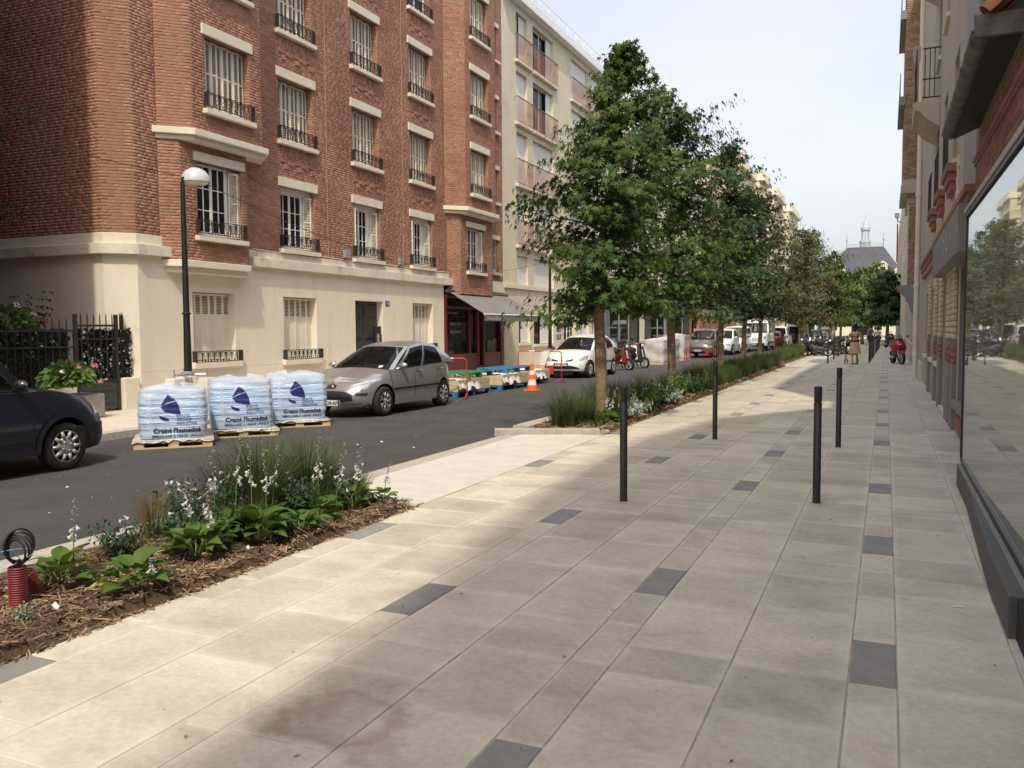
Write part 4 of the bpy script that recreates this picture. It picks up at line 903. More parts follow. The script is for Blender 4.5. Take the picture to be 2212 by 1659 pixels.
# ================================================================= right-hand side
XR = 1.0
def right_side():
    # near building: shop window, brick wall, eave; tall cream body above and behind
    T = thing('corner_shop_building', 'tall rendered building whose brick ground floor holds the big shop window', 'building', (XR+.5, 4, 0))
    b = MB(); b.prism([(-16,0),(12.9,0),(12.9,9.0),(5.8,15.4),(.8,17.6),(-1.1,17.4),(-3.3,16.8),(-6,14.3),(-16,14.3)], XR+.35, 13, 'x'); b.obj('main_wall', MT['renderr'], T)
    b = MB(); b.box(XR,XR+.35,-16,3.0,0,5.2); b.box(XR,XR+.35,3.0,12.3,2.95,4.4); b.box(XR,XR+.35,10.15,12.3,0,2.949); b.obj('brick_core', MT['mortardk'], T)
    brickwall('brickwork', (XR,12.3,0), (0,-1,0), (-1,0,0), 9.3, 2.95, 4.1, MT['brickdk'], T, ch=.068, single=110, seed=60)
    m = MB(); m.box(XR-.03,XR,4,12.35,3.66,3.70); m.box(XR-.045,XR,4,12.35,3.705,3.76); m.obj('moulded_course', MT['brickdk'], T, bevel=.01)
    m = MB(); m.box(XR-.03,XR,4.5,7.4,3.81,3.95); m.box(XR-.05,XR,4.5,7.4,3.955,4.05); m.obj('brick_panel_moulding', MT['brickdk'], T, bevel=.01)
    # eave with half round gutter and tiles
    m = MB(); m.prism([(XR,4.1),(.72,3.98),(.72,4.05),(XR+.36,4.75),(XR+.36,4.6)], 8.0, 12.1, 'y'); m.obj('eave_boards', MT['greydark'], T)
    m = MB(); m.lathe([(.075,0),(.075,4.05)], (.67,8.0,4.06), 'y', 14, math.pi/2, math.pi*1.5+.001); m.lathe([(.083,0),(.083,4.05)], (.67,8.0,4.06), 'y', 14, math.pi/2, math.pi*1.5+.001)
    for yy in np.arange(8.2,12.0,.45): m.lathe([(.085,0),(.09,.02),(.085,.04)], (.67,yy,4.06), 'y', 14, math.pi/2, math.pi*1.5+.001)
    m.box(.6,XR+.3,7.93,7.99,3.98,4.15); m.lathe([(.0,0),(.088,0)], (.67,12.06,4.06), 'y', 14, math.pi/2, math.pi*1.5+.001); m.obj('gutter', MT['gutter'], T, smooth=True)
    tl = MB(); tl.lathe([(.1,0),(.085,.42)], (0,0,0), 'x', 8, 0, math.pi); tm = tl.mesh('roof_tile', MT['tile'])
    for i in range(20):
        yy = 7.95+i*.205
        for k in range(2): inst(tm, 'roof_tile', T, (.7+k*.34, yy, 4.14+k*.3), (0,-R(40),0), world=True)
    # the big shop window, a projecting frame
    W = thing('shop_window', 'big black framed shop window reflecting the street at the right edge', 'shop window', (.75, 7, 0))
    y0, y1, z0, z1, x = 1.5, 10.1, .28, 2.82, .75
    m = MB(); m.box(x-.012,x+.06,y1-.045,y1,z0,z1); m.box(x-.012,x+.06,y0,y1-.045,z0-.04,z0); m.box(x-.02,x+.06,y0,y0+.06,z0,z1); m.obj('frame', MT['black'], W)
    m = MB(); m.box(x-.03,x+.08,y0,y1+.02,z1+.001,z1+.05); m.obj('top_rail', MT['zinc'], W); m = MB(); m.box(x-.02,x+.02,y0,y1+.01,z1-.04,z1-.001); m.obj('glazing_bar', MT['black'], W)
    m = MB(); m.box(x,x+.012,y0+.06,y1-.06,z0,z1-.06); m.obj('pane', MT['shopglass'], W)
    m = MB(); m.box(x+.04,x+.055,y0+.06,y1-.06,z0,z1-.06); m.obj('added_pale_sheet', MT['palesheet'], W); m = MB(); m.box(x+.06,XR+.34,y1-.05,y1-.005,z0-.05,z1); m.box(x+.02,XR+.4,y0,y1-.06,z0-.09,z0-.051); m.box(x+.02,XR+.4,y0,y1-.06,z1+.06,z1+.1); m.obj('display_box', MT['greydark'], W)  # pale sheet added behind the pane to paint a washed-out reflection
    # tapering base below it
    m = MB(); m.prism([(.62,5.1),(.62,6.1),(.70,8.7),(.70,9.9),(.98,9.9),(.98,5.1)], 0, .23); m.obj('dark_base', MT['basegrey'], W, bevel=.006)
    m = MB(); m.prism([(.66,1.5),(.66,5.09),(.98,5.09),(.98,1.5)], .0, .22); m.obj('base_recess', MT['dark'], W)
    m = MB(); m.box(.7,.735,1.5,9.9,.231,.235); m.obj('base_lip', MT['greypanel'], W)
    # low link and the glazed-brick building
    T = thing('glazed_brick_house', 'narrow house with cream glazed brick pilasters and grey plinth past the shop window', 'building', (XR, 20, 0))
    ops = [(13.1,15.3,.5,2.55),(17.4,19.0,.1,2.6),(19.9,21.2,.9,2.55),(22.7,24.0,.9,2.6),(26,27.5,.9,2.6)]
    facade(T, XR+.04, -1, 12.92, 15.0, 0, 7.8, [ops[0][:1]+(14.9,)+ops[0][2:]], 'greypanel', depth=10, frame='greydark', sills=False)
    up = [(a,a+1.2,s,s+1.9) for a in (16.4,19.4,22.4) for s in (4.5,7.9,11.2)]
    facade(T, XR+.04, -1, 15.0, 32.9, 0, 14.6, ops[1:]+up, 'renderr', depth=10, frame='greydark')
    for (a, c) in ((15.35,15.95),(16.3,17.35),(19.05,19.85),(21.25,21.8),(24.1,24.8)):
        m = MB(); m.box(XR-.02,XR+.04,a,c,0,1.05); m.obj('plinth_block', MT['greypanel'], T, bevel=.01)
        for (z0_, z1_, mt) in ((1.05,1.45,'brickdk'),(1.45,2.75,'brickcr')):
            core = MB(); core.box(XR+.0,XR+.041,a,c,z0_,z1_); core.obj('pilaster', MT['mortardk'], T)
            brickwall('pilaster_bricks', (XR,c,0), (0,-1,0), (-1,0,0), c-a, z0_, z1_, MT[mt], T, ch=.1, bl=.3, D=.02, seed=int(a))
            brickwall('pilaster_bricks', (XR-.02,a,0), (1,0,0), (0,-1,0), .06, z0_, z1_, MT[mt], T, ch=.1, bl=.3, D=.01, seed=int(a))
    m = MB(); m.box(XR-.07,XR+.04,12.6,29,3.27,3.4); m.box(XR-.11,XR+.04,12.6,29,3.405,3.5); m.box(XR-.04,XR+.04,12.6,29,3.1,3.265); m.obj('red_string_course', MT['brickdk'], T, bevel=.01)
    for i, yy in enumerate((16.2,19.2,22.2)):      # bracketed window ledges in red brick with chequered tiles
        m = MB(); m.box(XR-.13,XR+.04,yy,yy+1.6,4.26,4.4); m.box(XR-.09,XR+.04,yy+.1,yy+1.5,4.12,4.255); m.box(XR-.05,XR+.04,yy+.2,yy+1.4,3.98,4.115); m.obj('window_ledge', MT['brickdk'], T, bevel=.01)
        m = MB()
        for r in range(7):
            for k in range(3):
                if (r+k) % 2: m.box(XR+.01,XR+.039,yy-.5+k*.14,yy-.37+k*.14,3.7+r*.11,3.8+r*.11)
        m.obj('chequer_tiles', MT['brickcr'], T)
        m = MB(); x_ = XR-.11
        for k in range(9): m.box(x_-.008,x_+.008,yy+.1+k*.17,yy+.116+k*.17,4.4,5.2)
        m.box(x_-.012,x_+.012,yy+.05,yy+1.55,5.2,5.23); m.obj('window_guard', MT['iron'], T)
    # balcony with pillar
    m = MB(); m.prism([(XR+.04,6.9),(.5,6.9),(.5,6.72),(.62,6.68),(.75,6.5),(XR+.04,6.3)], 22.4, 24.8, 'y'); m.obj('balcony_slab', MT['renderr'], T, bevel=.015)
    m = MB(); m.prism([(.5,6.9),(.66,6.9),(.63,7.6),(.62,8.4),(.67,8.5),(.67,8.8),(.49,8.8),(.49,8.5),(.54,8.4),(.53,7.6)], 24.5, 24.7, 'y'); m.obj('balcony_pillar', MT['renderr'], T, bevel=.01)
    m = MB()
    for z in (6.98,7.4,8.1): m.box(.66,XR+.04,22.43,22.45,z,z+.03)
    for xx in (.7,.8,.9): m.box(xx,xx+.02,22.42,22.44,6.98,8.12)
    for z in (6.98,7.4,8.1): m.box(.53,.55,22.45,24.5,z,z+.03)
    for yy in np.arange(22.5,24.5,.25): m.box(.53,.55,yy,yy+.02,6.98,8.12)
    m.obj('balcony_railing', MT['iron'], T)
    m = MB(); m.prism([(XR+.04,10.4),(.5,10.4),(.5,10.2),(.75,10.0),(XR+.04,9.8)], 22.4, 24.8, 'y'); m.obj('balcony_slab', MT['renderr'], T)
    m = MB(); m.tube([(XR-.14,30.4,.05),(XR-.14,30.4,12)], .075, 10)
    for z in (.7,2.9,5.8,8.6): m.lathe([(.075,0),(.095,.02),(.095,.12),(.075,.14)], (XR-.14,30.4,z), n=10)
    m.obj('downpipe', MT['shutter'], T, smooth=True)
    m = MB(); m.tube([(XR-.06,30.9,.05),(XR-.06,30.9,7)], .035, 8); m.obj('thin_downpipe', MT['ashlar'], T)
    m = MB(); m.box(XR-.05,XR+.04,29,32.9,0,.55); m.obj('plinth_block', MT['ashlar'], T)
    m = MB(); m.box(XR-.03,XR+.038,13.4,14.5,.16,.34); m.obj('vent_grille', MT['brickdk'], T)
    m = MB(); m.box(XR-.04,XR+.038,12.7,15.3,.4,.5); m.obj('window_sill', MT['greypanel'], T)
    S = thing('grey_sign_box', 'grey box sign with white Japanese style lettering over the shop past the window', 'sign', (.9, 15, 2.6))
    m = MB(); m.box(.8,XR+.03,12.2,18.6,2.6,3.2); bx = m.obj('sign_box', MT['greypanel'], S, bevel=.006)
    q = MB()
    for (yy, zz, a, l) in ((13.5,2.9,0,.2),(13.5,2.9,1.57,.2),(13.5,2.9,.8,.14),(13.5,2.9,-.8,.14),(14.3,3.02,0,.2),(14.3,2.8,0,.2),(14.12,2.9,1.57,.2),(14.48,2.9,1.57,.2),(15.1,3.0,0,.22),(15.1,2.86,1.57,.2),(15.1,2.8,.4,.2)):
        dy, dz = math.cos(a)*l/1, math.sin(a)*l/1; py, pz = -math.sin(a)*.02, math.cos(a)*.02
        q.add([(.794,yy-dy/2-py,zz-dz/2-pz),(.794,yy+dy/2-py,zz+dz/2-pz),(.794,yy+dy/2+py,zz+dz/2+pz),(.794,yy-dy/2+py,zz-dz/2+pz)], [(0,1,2,3)])
    q.obj('sign_characters', MT['inkw'], bx)
    # brown brick bay building and the rest of the row
    T = thing('brown_brick_building', 'tall building with brown brick bay and stone slab further down the right side', 'building', (XR, 45, 0))
    ops = [(a,a+1.2,s,s+1.8) for a in (39.5,43,47,51,55) for s in (1,4.5,7.6,10.8)]
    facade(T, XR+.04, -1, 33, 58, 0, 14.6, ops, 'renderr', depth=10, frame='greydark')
    m = MB(); m.box(.45,XR+.039,34.2,38.2,6.95,14.8); m.obj('bay_core', MT['mortardk'], T)
    brickwall('bay_brickwork', (.45,34.2,0), (1,0,0), (0,-1,0), .59, 6.95, 14.8, MT['brickbr'], T, ch=.08, seed=70)
    brickwall('bay_brickwork', (.45,38.2,0), (0,-1,0), (-1,0,0), 4, 6.95, 14.8, MT['brickbr'], T, ch=.08, seed=71)
    m = MB(); m.box(.38,XR+.03,34.0,38.4,6.45,6.75); m.box(.42,XR+.03,34.1,38.3,6.751,6.95); m.box(.6,XR+.03,34.3,38,6.1,6.449); m.obj('bay_slab', MT['renderr'], T, bevel=.01)
    m = MB(); m.box(.62,XR+.03,34.4,35.0,2.6,6.1); m.obj('stone_pier', MT['ashlar'], T)
    m = MB(); m.prism([(.42,2.9),(.42,3.15),(XR,3.15),(XR,2.0),(.8,2.2),(.62,2.7)], 33.6, 34.2, 'y'); m.obj('stone_bracket', MT['greypanel'], T, bevel=.01)
    brickwall('pier_bricks', (.66,34.4,0), (1,0,0), (0,-1,0), .33, 2.9, 6.1, MT['brickbr'], T, ch=.08, D=.02, seed=72)
    for z in (9.6,12.6):
        m = MB(); m.box(.25,.46,34.1,38.3,z,z+.3); m.obj('bay_ledge', MT['greypanel'], T); q = MB()
        q.box(.28,.3,34.1,38.3,z+1.1,z+1.13)
        for yy in np.arange(34.1,38.3,.3): q.box(.28,.3,yy,yy+.02,z+.3,z+1.1)
        q.obj('bay_railing', MT['iron'], T)
    m = MB(); m.box(.2,.36,33.9,34.15,5.6,5.75); m.tube([(.28,34,5.62),(.3,34,5.45),(.5,34,5.42)], .03, 6); m.obj('security_camera', MT['white'], T)
    m = MB(); m.box(.3,.34,36,37,4.2,5.6); m.obj('red_banner', MT['red'], T)
    T = thing('far_right_building', 'pale building closing the right side row far down the street', 'building', (XR, 80, 0))
    ops = [(a,a+1.2,s,s+1.8) for a in np.arange(60,118,4) for s in (1,4.5,7.6,10.2)]
    facade(T, XR+.1, -1, 58.05, 120, 0, 12.8, ops, 'cream2', depth=10, frame='greydark')
def shopglass():
    m = bpy.data.materials.new('shop_glass'); m.use_nodes = True; nt = m.node_tree; P = nt.nodes['Principled BSDF']; nt.nodes.remove(P)
    gl = nt.nodes.new('ShaderNodeBsdfGlossy'); gl.inputs['Roughness'].default_value = .012; gl.inputs[0].default_value = (.92,.95,.93,1)
    t0 = nt.nodes.new('ShaderNodeBsdfTransparent'); t0.inputs[0].default_value = (.86,.9,.88,1); df = nt.nodes.new('ShaderNodeBsdfDiffuse'); df.inputs[0].default_value = (.78,.79,.74,1); tr = nt.nodes.new('ShaderNodeMixShader'); tr.inputs[0].default_value = .28; nt.links.new(t0.outputs[0], tr.inputs[1]); nt.links.new(df.outputs[0], tr.inputs[2])  # pale diffuse share puts the bright haze of the reflection into the glass colour
    fr = nt.nodes.new('ShaderNodeFresnel'); fr.inputs[0].default_value = 1.9; mx = nt.nodes.new('ShaderNodeMixShader')
    tc = nt.nodes.new('ShaderNodeTexCoord'); nz = nt.nodes.new('ShaderNodeTexNoise'); nz.inputs['Scale'].default_value = 1.4; nt.links.new(tc.outputs['Object'], nz.inputs[0])
    bp = nt.nodes.new('ShaderNodeBump'); bp.inputs['Strength'].default_value = .02; bp.inputs['Distance'].default_value = .05; nt.links.new(nz.outputs[0], bp.inputs['Height']); nt.links.new(bp.outputs[0], gl.inputs['Normal'])
    mr = nt.nodes.new('ShaderNodeMapRange'); mr.inputs[2].default_value = .8; mr.inputs[3].default_value = .12; mr.inputs[4].default_value = .78; nt.links.new(fr.outputs[0], mr.inputs[0]); nt.links.new(mr.outputs[0], mx.inputs[0]); nt.links.new(tr.outputs[0], mx.inputs[1]); nt.links.new(gl.outputs[0], mx.inputs[2]); nt.links.new(mx.outputs[0], nt.nodes['Material Output'].inputs[0])
    MT['basegrey'] = M('base_grey', (.075,.08,.08), (.1,.105,.105), scale=3, rough=.6); MT['shopglass'] = m; MT['palesheet'] = M('reflection_haze_sheet', (.62,.63,.57), (.7,.7,.63), scale=1.5, rough=.8)  # sheet behind the pane is pale to brighten the reflection
shopglass()
right_side()
# ================================================================= vehicles
def paint(name, c, metal=0., rough=.3, coat=.8, c2=None):
    return M(name, c, c2, scale=3, rough=rough, metal=metal, coat=coat, spec=.5)
PT = {'silver': paint('silver_paint', (.47,.48,.49), .7, .28, .6), 'white': paint('white_car_paint', (.72,.73,.72)), 'navy': paint('navy_paint', (.008,.009,.022), 0, .4, .6),
      'black': paint('dark_car_paint', (.02,.022,.025)), 'grey': paint('grey_car_paint', (.10,.11,.12), .3), 'redcar': paint('red_car_paint', (.16,.012,.014)), 'green': paint('dark_green_paint', (.02,.045,.04)), 'bluegrey': paint('bluegrey_paint', (.16,.19,.23), .3), 'redm': paint('red_motor_paint', (.3,.012,.02))}
MT['lamp'] = glassmat('lamp_lens', (.6,.6,.56), alpha=.25); MT['reflector'] = M('lamp_reflector', (.55,.55,.53), (.75,.75,.72), scale=14, rough=.25, metal=.6); MT['tail'] = M('tail_lens', (.4,.015,.015), rough=.25, coat=.6)
MT['rim'] = M('alloy', (.42,.43,.44), (.5,.51,.52), scale=8, rough=.35, metal=.7); MT['cap'] = M('hubcap', (.36,.36,.35), (.45,.45,.44), scale=8, rough=.45, metal=.5); MT['seat'] = M('seat_fabric', (.03,.03,.032), rough=.9)
WH = {}
def wheel(parent, c, r, w, style, s):
    key = (round(r,3), round(w,3), style)
    if key not in WH:
        t = MB(); k = r*.66; t.lathe([(k,-w/2),(r*.8,-w/2-.008),(r*.95,-w/2+.004),(r,-w/2+.03),(r,w/2-.03),(r*.95,w/2-.004),(r*.8,w/2+.008),(k,w/2)], axis='x', n=28); tm = t.mesh('tyre', MT['rubber'], True)
        m = MB(); m.lathe([(k,w/2-.0),(k*.95,w/2+.004),(k*.93,w/2-.03),(k*.93,-w/2)], axis='x', n=28)
        b = MB(); b.lathe([(k*.94,-.02+w/2-.05),(0,-.02+w/2-.05)], axis='x', n=20)
        if style == 'spoke':
            for i in range(7):
                a = 2*math.pi*i/7
                for d in (-.16,.16):
                    p0 = (w/2-.005, .06*math.cos(a), .06*math.sin(a)); p1 = (w/2+.0, k*.93*math.cos(a+d), k*.93*math.sin(a+d)); m.tube([p0, p1], [.016,.012], 5)
            m.lathe([(.065,w/2-.02),(.06,w/2+.01),(0,w/2+.012)], axis='x', n=14)
        else:
            m.lathe([(k*.62,w/2-.02),(k*.6,w/2+.006),(k*.2,w/2+.014),(0,w/2+.014)], axis='x', n=20)
            for i in range(10):
                a = 2*math.pi*i/10; m.tube([(w/2+.0,k*.5*math.cos(a),k*.5*math.sin(a)),(w/2-.002,k*.95*math.cos(a),k*.95*math.sin(a))], [.028,.02], 6)
            for i in range(4): a = i*math.pi/2+.5; m.sph((w/2+.012, k*.3*math.cos(a), k*.3*math.sin(a)), .014, 6, 4)
        WH[key] = (tm, m.mesh('rim', MT['rim'] if style == 'spoke' else MT['cap'], True), b.mesh('brake_disc', MT['plastic']))
    tm, rm, bm = WH[key]
    e = inst(tm, 'wheel', parent, c, (0,0,0 if s > 0 else math.pi)); inst(rm, 'rim', e); inst(bm, 'brake_disc', e); return e
def lin(tab, v):
    return float(np.interp(v, [t[0] for t in tab], [t[1] for t in tab]))
def car(name, label, loc, rz, P, pt, cat='car', detail=True, group=None):
    T = thing(name, label, cat, loc, rz, group)
    L2, W, n = P['L']/2, P['W']/2, P.get('n', 4.5); r = P['r']; ya, yb = P['axles']; Ra = r+.055; sill = P.get('sill', .21)
    top = P['top']; nose = P['nose']; tailp = P['tail']; wprof = P.get('wprof', [(0,.94),(.3,.985),(.6,1),(.8,.985),(1.1,.95),(2.5,.93)])
    Lf = lambda z: L2-lin(nose, z); Lr = lambda z: L2-lin(tailp, z); Wz = lambda z: W*lin(wprof, z)
    def bx(y, z): q = abs(y)/(Lf(z) if y > 0 else Lr(z)); return Wz(z)*max(0., 1-min(q,1)**n)**(1/n)
    def by(x, z, f=1): q = min(abs(x)/Wz(z), 1); return f*(Lf(z) if f > 0 else Lr(z))*max(0., 1-q**n)**(1/n)
    def bot(y):
        z = sill+.05*(abs(y)/L2)**4
        for yc in (ya, yb):
            if abs(y-yc) < Ra: z = max(z, r+math.sqrt(Ra*Ra-(y-yc)**2))
        return z
    def tz(y): return lin(top, y)
    fr = list(np.linspace(0, (1-.925**n)**(1/n), 11))
    ys = sorted({round(v,4) for v in list(np.linspace(-.9*L2,.9*L2,26))+[yc+Ra*math.cos(a) for yc in (ya,yb) for a in np.linspace(0,math.pi,13)]+[yc+s*(Ra+.004) for yc in (ya,yb) for s in (1,-1)]+[t[0] for t in top if abs(t[0]) < .9*L2]}, reverse=True)
    ys = [y for y in ys if abs(y) < .915*L2]
    cols = [('f', a) for a in fr]+[('s', y) for y in ys]+[('r', a) for a in fr[::-1]]
    NR = 9
    def col(c):
        k, v = c; out = []
        if k == 's': b0, t0 = bot(v), tz(v); return [(bx(v, b0+(t0-b0)*s), v, b0+(t0-b0)*s) for s in np.linspace(0,1,NR)]
        f = 1 if k == 'f' else -1; b0 = sill+.05; ye = f*.95*L2; t0 = tz(by(v*W*.98, tz(ye), f))
        for s in np.linspace(0,1,NR): z = b0+(t0-b0)*s; x = v*Wz(z); out.append((x, by(x, z, f), z))
        return out
    CC = [col(c) for c in cols]; nc = len(CC); b = MB()
    for sgn in (1,-1):
        vs = [(sgn*p[0], p[1], p[2]) for c in CC for p in c]
        b.add(vs, [(i*NR+j, i*NR+j+1, (i+1)*NR+j+1, (i+1)*NR+j) for i in range(nc-1) for j in range(NR-1)])
    g0, g1 = P['gh']['wb'], P['gh']['rb']; K = 8
    caps = [[(u*c[-1][0], c[-1][1], c[-1][2]+P.get('crown',.035)*(1-u*u)*min(1, c[-1][0]/W*1.2)) for u in np.linspace(-1,1,K+1)] for c in CC]
    for i in range(nc-1):
        ym = (caps[i][0][1]+caps[i+1][0][1])/2; b.cur = 1 if g1+.08 < ym < g0-.1 else 0
        b.add(caps[i]+caps[i+1], [(j, j+1, K+1+j+1, K+1+j) for j in range(K)])
    b.cur = 0; body = b.obj('body', [PT[pt], MT['seat']], T, smooth=True, local=True)
    # dark underside and wheel housings
    u = MB(); u.box(-W*.82,W*.82,-L2*.84,L2*.84,sill-.02,sill+.06)
    for yc in (ya, yb): u.box(-W*.79,W*.79,yc-Ra*.96,yc+Ra*.96,sill+.061,r+Ra*.95)
    u.obj('underbody', MT['rubber'], T, local=True)
    # greenhouse
    G = P['gh']; Wb, Wr = G['Wb'], G['Wr']; cf, cr = G.get('cf',.14), G.get('cr',.08)
    def gp(reg, p, s, sg=1, off=0.):
        bul = .035*math.sin(math.pi*min(s,1))
        if reg == 'f':
            x0, y0 = p*Wb, G['wb']-cf*abs(p)**3; x1, y1 = p*Wr, G['wt']-cf*.9*abs(p)**3; z0 = tz(y0)+.0; z1 = G['zf']-.035*p*p
            return (x0+(x1-x0)*s, y0+(y1-y0)*s+bul+off*.6, z0+(z1-z0)*s+off*.8)
        if reg == 'r':
            x0, y0 = p*Wb*.97, G['rb']+cr*abs(p)**3; x1, y1 = p*Wr*.96, G['rt']+cr*abs(p)**3; z0 = tz(y0); z1 = G['zr']-.035*p*p
            return (x0+(x1-x0)*s, y0+(y1-y0)*s-bul-off, z0+(z1-z0)*s+off*.3)
        y0 = G['wb']-cf+(G['rb']+cr-G['wb']+cf)*p; y1 = G['wt']-cf*.9+(G['rt']+cr-G['wt']+cf*.9)*p
        wb_ = Wb*(1-.03*p*p); wr_ = Wr*(1-.04*p*p); z0 = tz(y0); z1 = G['zf']-.035+(G['zr']-G['zf'])*p+G.get('arc',.05)*math.sin(math.pi*p)
        return (sg*(wb_+(wr_-wb_)*s+bul+off), y0+(y1-y0)*s, z0+(z1-z0)*s)
    ps = np.linspace(-1,1,11); ss = np.linspace(0,1,7); q = np.linspace(0,1,13); b = MB()
    def patch(mb, reg, pr, sr, sg=1, off=0., np_=8, ns=5):
        mb.grid(lambda a, c: gp(reg, pr[0]+(pr[1]-pr[0])*a, (sr[0]+(sr[1]-sr[0])*c) if not callable(sr) else sr(a, c), sg, off), np_, ns)
    fw, sw, rw = G['fwin'], G['swin'], G['rwin']
    def frame(reg, wins, sg=1):      # body-coloured pillars around the openings
        xs = sorted({-1. if reg != 's' else 0., 1.}|{v for w in wins for v in w[:2]})
        for i in range(len(xs)-1):
            m_ = (xs[i]+xs[i+1])/2; w = [w for w in wins if w[0] < m_ < w[1]]
            if w:
                if w[0][2] > 0: patch(b, reg, xs[i:i+2], (0, w[0][2]), sg, 0, 6, 2)
                patch(b, reg, xs[i:i+2], (w[0][3], 1), sg, 0, 6, 2)
            else: patch(b, reg, xs[i:i+2], (0,1), sg, 0, 4, 5)
    frame('f', fw); frame('r', rw); frame('s', sw, 1); frame('s', sw, -1)
    # roof
    rim = [gp('f', p, 1) for p in np.linspace(0,1,6)]+[gp('s', p, 1) for p in np.linspace(0,1,13)[1:-1]]+[gp('r', p, 1) for p in np.linspace(1,0,6)]
    rl = [[(u*c[0], c[1], c[2]+.045*(1-u*u)*min(1, c[0]/Wr)) for u in np.linspace(-1,1,K+1)] for c in rim]
    for i in range(len(rl)-1): b.add(rl[i]+rl[i+1], [(j, j+1, K+1+j+1, K+1+j) for j in range(K)])
    b.obj('roof_and_pillars', PT[pt], T, smooth=True, local=True)
    for reg, wins, nm in (('f', fw, 'windscreen'), ('r', rw, 'rear_window')):
        for w in wins: m = MB(); patch(m, reg, w[:2], w[2:4], 1, -.004, 10, 5); m.obj(nm, MT['carglass'], T, smooth=True, local=True)
    for sg in (1,-1):
        for w in sw:
            m = MB(); patch(m, 's', w[:2], w[2:4], sg, -.004, 8, 5); wo = m.obj('side_window', MT['carglass'], T, smooth=True, local=True)
            m = MB(); e = .018
            patch(m, 's', (w[0]-e*.6, w[1]+e*.6), (w[2]-.03, w[2]+.01), sg, .003, 6, 1); patch(m, 's', (w[0]-e*.6, w[0]+e*.4), (w[2]-.02, w[3]+.02), sg, .003, 1, 5); patch(m, 's', (w[1]-e*.4, w[1]+e*.6), (w[2]-.02, w[3]+.02), sg, .003, 1, 5)
            m.obj('window_seal', MT['plastic'], wo, local=True)
    # seats
    if detail:
        for sx in (-.36,.36):
            m = MB(); y = G['wb']-P.get('seat',1.0); m.prism([(y,.5),(y+.12,.5),(y-.12,1.12),(y-.24,1.1)], sx-.22, sx+.22, 'x'); m.box(sx-.12,sx+.12,y-.26,y-.14,1.14,1.32); m.obj('seat', MT['seat'], T, local=True, bevel=.03)
        m = MB(); m.box(-Wb*.9,Wb*.9,G['wb']-.5,G['wb']-.15,.6,tz(G['wb'])-.0); m.obj('dashboard', MT['seat'], T, local=True, bevel=.04)
        m = MB(); p = gp('f', 0, .88); m.box(-.12,.12,p[1]-.1,p[1]-.07,p[2]-.06,p[2]); m.obj('rear_view_mirror', MT['plastic'], T, local=True, bevel=.015)
    def pf(nm, x0, x1, z0, z1, mat, off=.006, f=1, nx=8, nz=4, par=None):
        m = MB(); Z0 = z0 if callable(z0) else (lambda x: z0); Z1 = z1 if callable(z1) else (lambda x: z1)
        def fn(a, c): x = x0+(x1-x0)*a; z = Z0(x)+(Z1(x)-Z0(x))*c; return (x, by(x, z, f)+f*off, z)
        m.grid(fn, nx, nz); return m.obj(nm, MT[mat] if isinstance(mat, str) else mat, par or T, smooth=True, local=True)
    def psd(nm, y0, y1, z0, z1, mat, off=.006, sg=1, ny=8, nz=2):
        m = MB(); Z0 = z0 if callable(z0) else (lambda y: z0); Z1 = z1 if callable(z1) else (lambda y: z1)
        def fn(a, c): y = y0+(y1-y0)*a; z = Z0(y)+(Z1(y)-Z0(y))*c; return (sg*(bx(y, z)+off), y, z)
        m.grid(fn, ny, nz); return m.obj(nm, MT[mat] if isinstance(mat, str) else mat, T, smooth=True, local=True)
    for yc in (ya, yb):
        for s in (1,-1): wheel(T, (s*(W*.965-P.get('tw',.19)/2), yc, r), r, P.get('tw',.19), P.get('rim','spoke'), s)
    P['extra'](T, pf, psd, gp, dict(W=W, L2=L2, by=by, bx=bx, tz=tz, G=G)) if P.get('extra') else None
    for s in (1,-1):       # door mirrors
        p = gp('s', .06, .05, s); m = MB(); m.sph((p[0]+s*.11, p[1]+.0, p[2]+.06), .1, 10, 6, (1,.55,.62)); m.tube([(p[0]-s*.02,p[1],p[2]-.01),(p[0]+s*.08,p[1],p[2]+.02)], .022, 6); m.obj('door_mirror', PT[P['mirror']] if P.get('mirror') else PT[pt], T, smooth=True, local=True)
    return T
def plate(T, txt, y, z, f=1, w=.52, x=0):
    m = MB(); m.box(x-w/2,x+w/2,y-.006,y+.006,z-.055,z+.055); p = m.obj('number_plate', MT['inkw'], T, local=True)
    for sx in (-1,1): m = MB(); m.box(x+sx*(w/2-.022)-.02,x+sx*(w/2-.022)+.02,y+.0062*f,y+.0075*f,z-.054,z+.054); m.obj('plate_band', MT['ink'], p, local=True)
    me = text_mesh(txt, .105, MT['inkk'], 'plate_number', bold=.002, align='CENTER', spacing=.95); t = inst(me, 'plate_number', p, (x, y+.0075*f, z-.036), (math.pi/2,0,math.pi if f > 0 else 0)); return p
def seams(psd, ys, z0, z1, W, sg=(1,)):
    for y in ys:
        for s in sg: psd('door_seam', y-.008, y+.008, z0, z1, 'plastic', .0025, s, 1, 8)
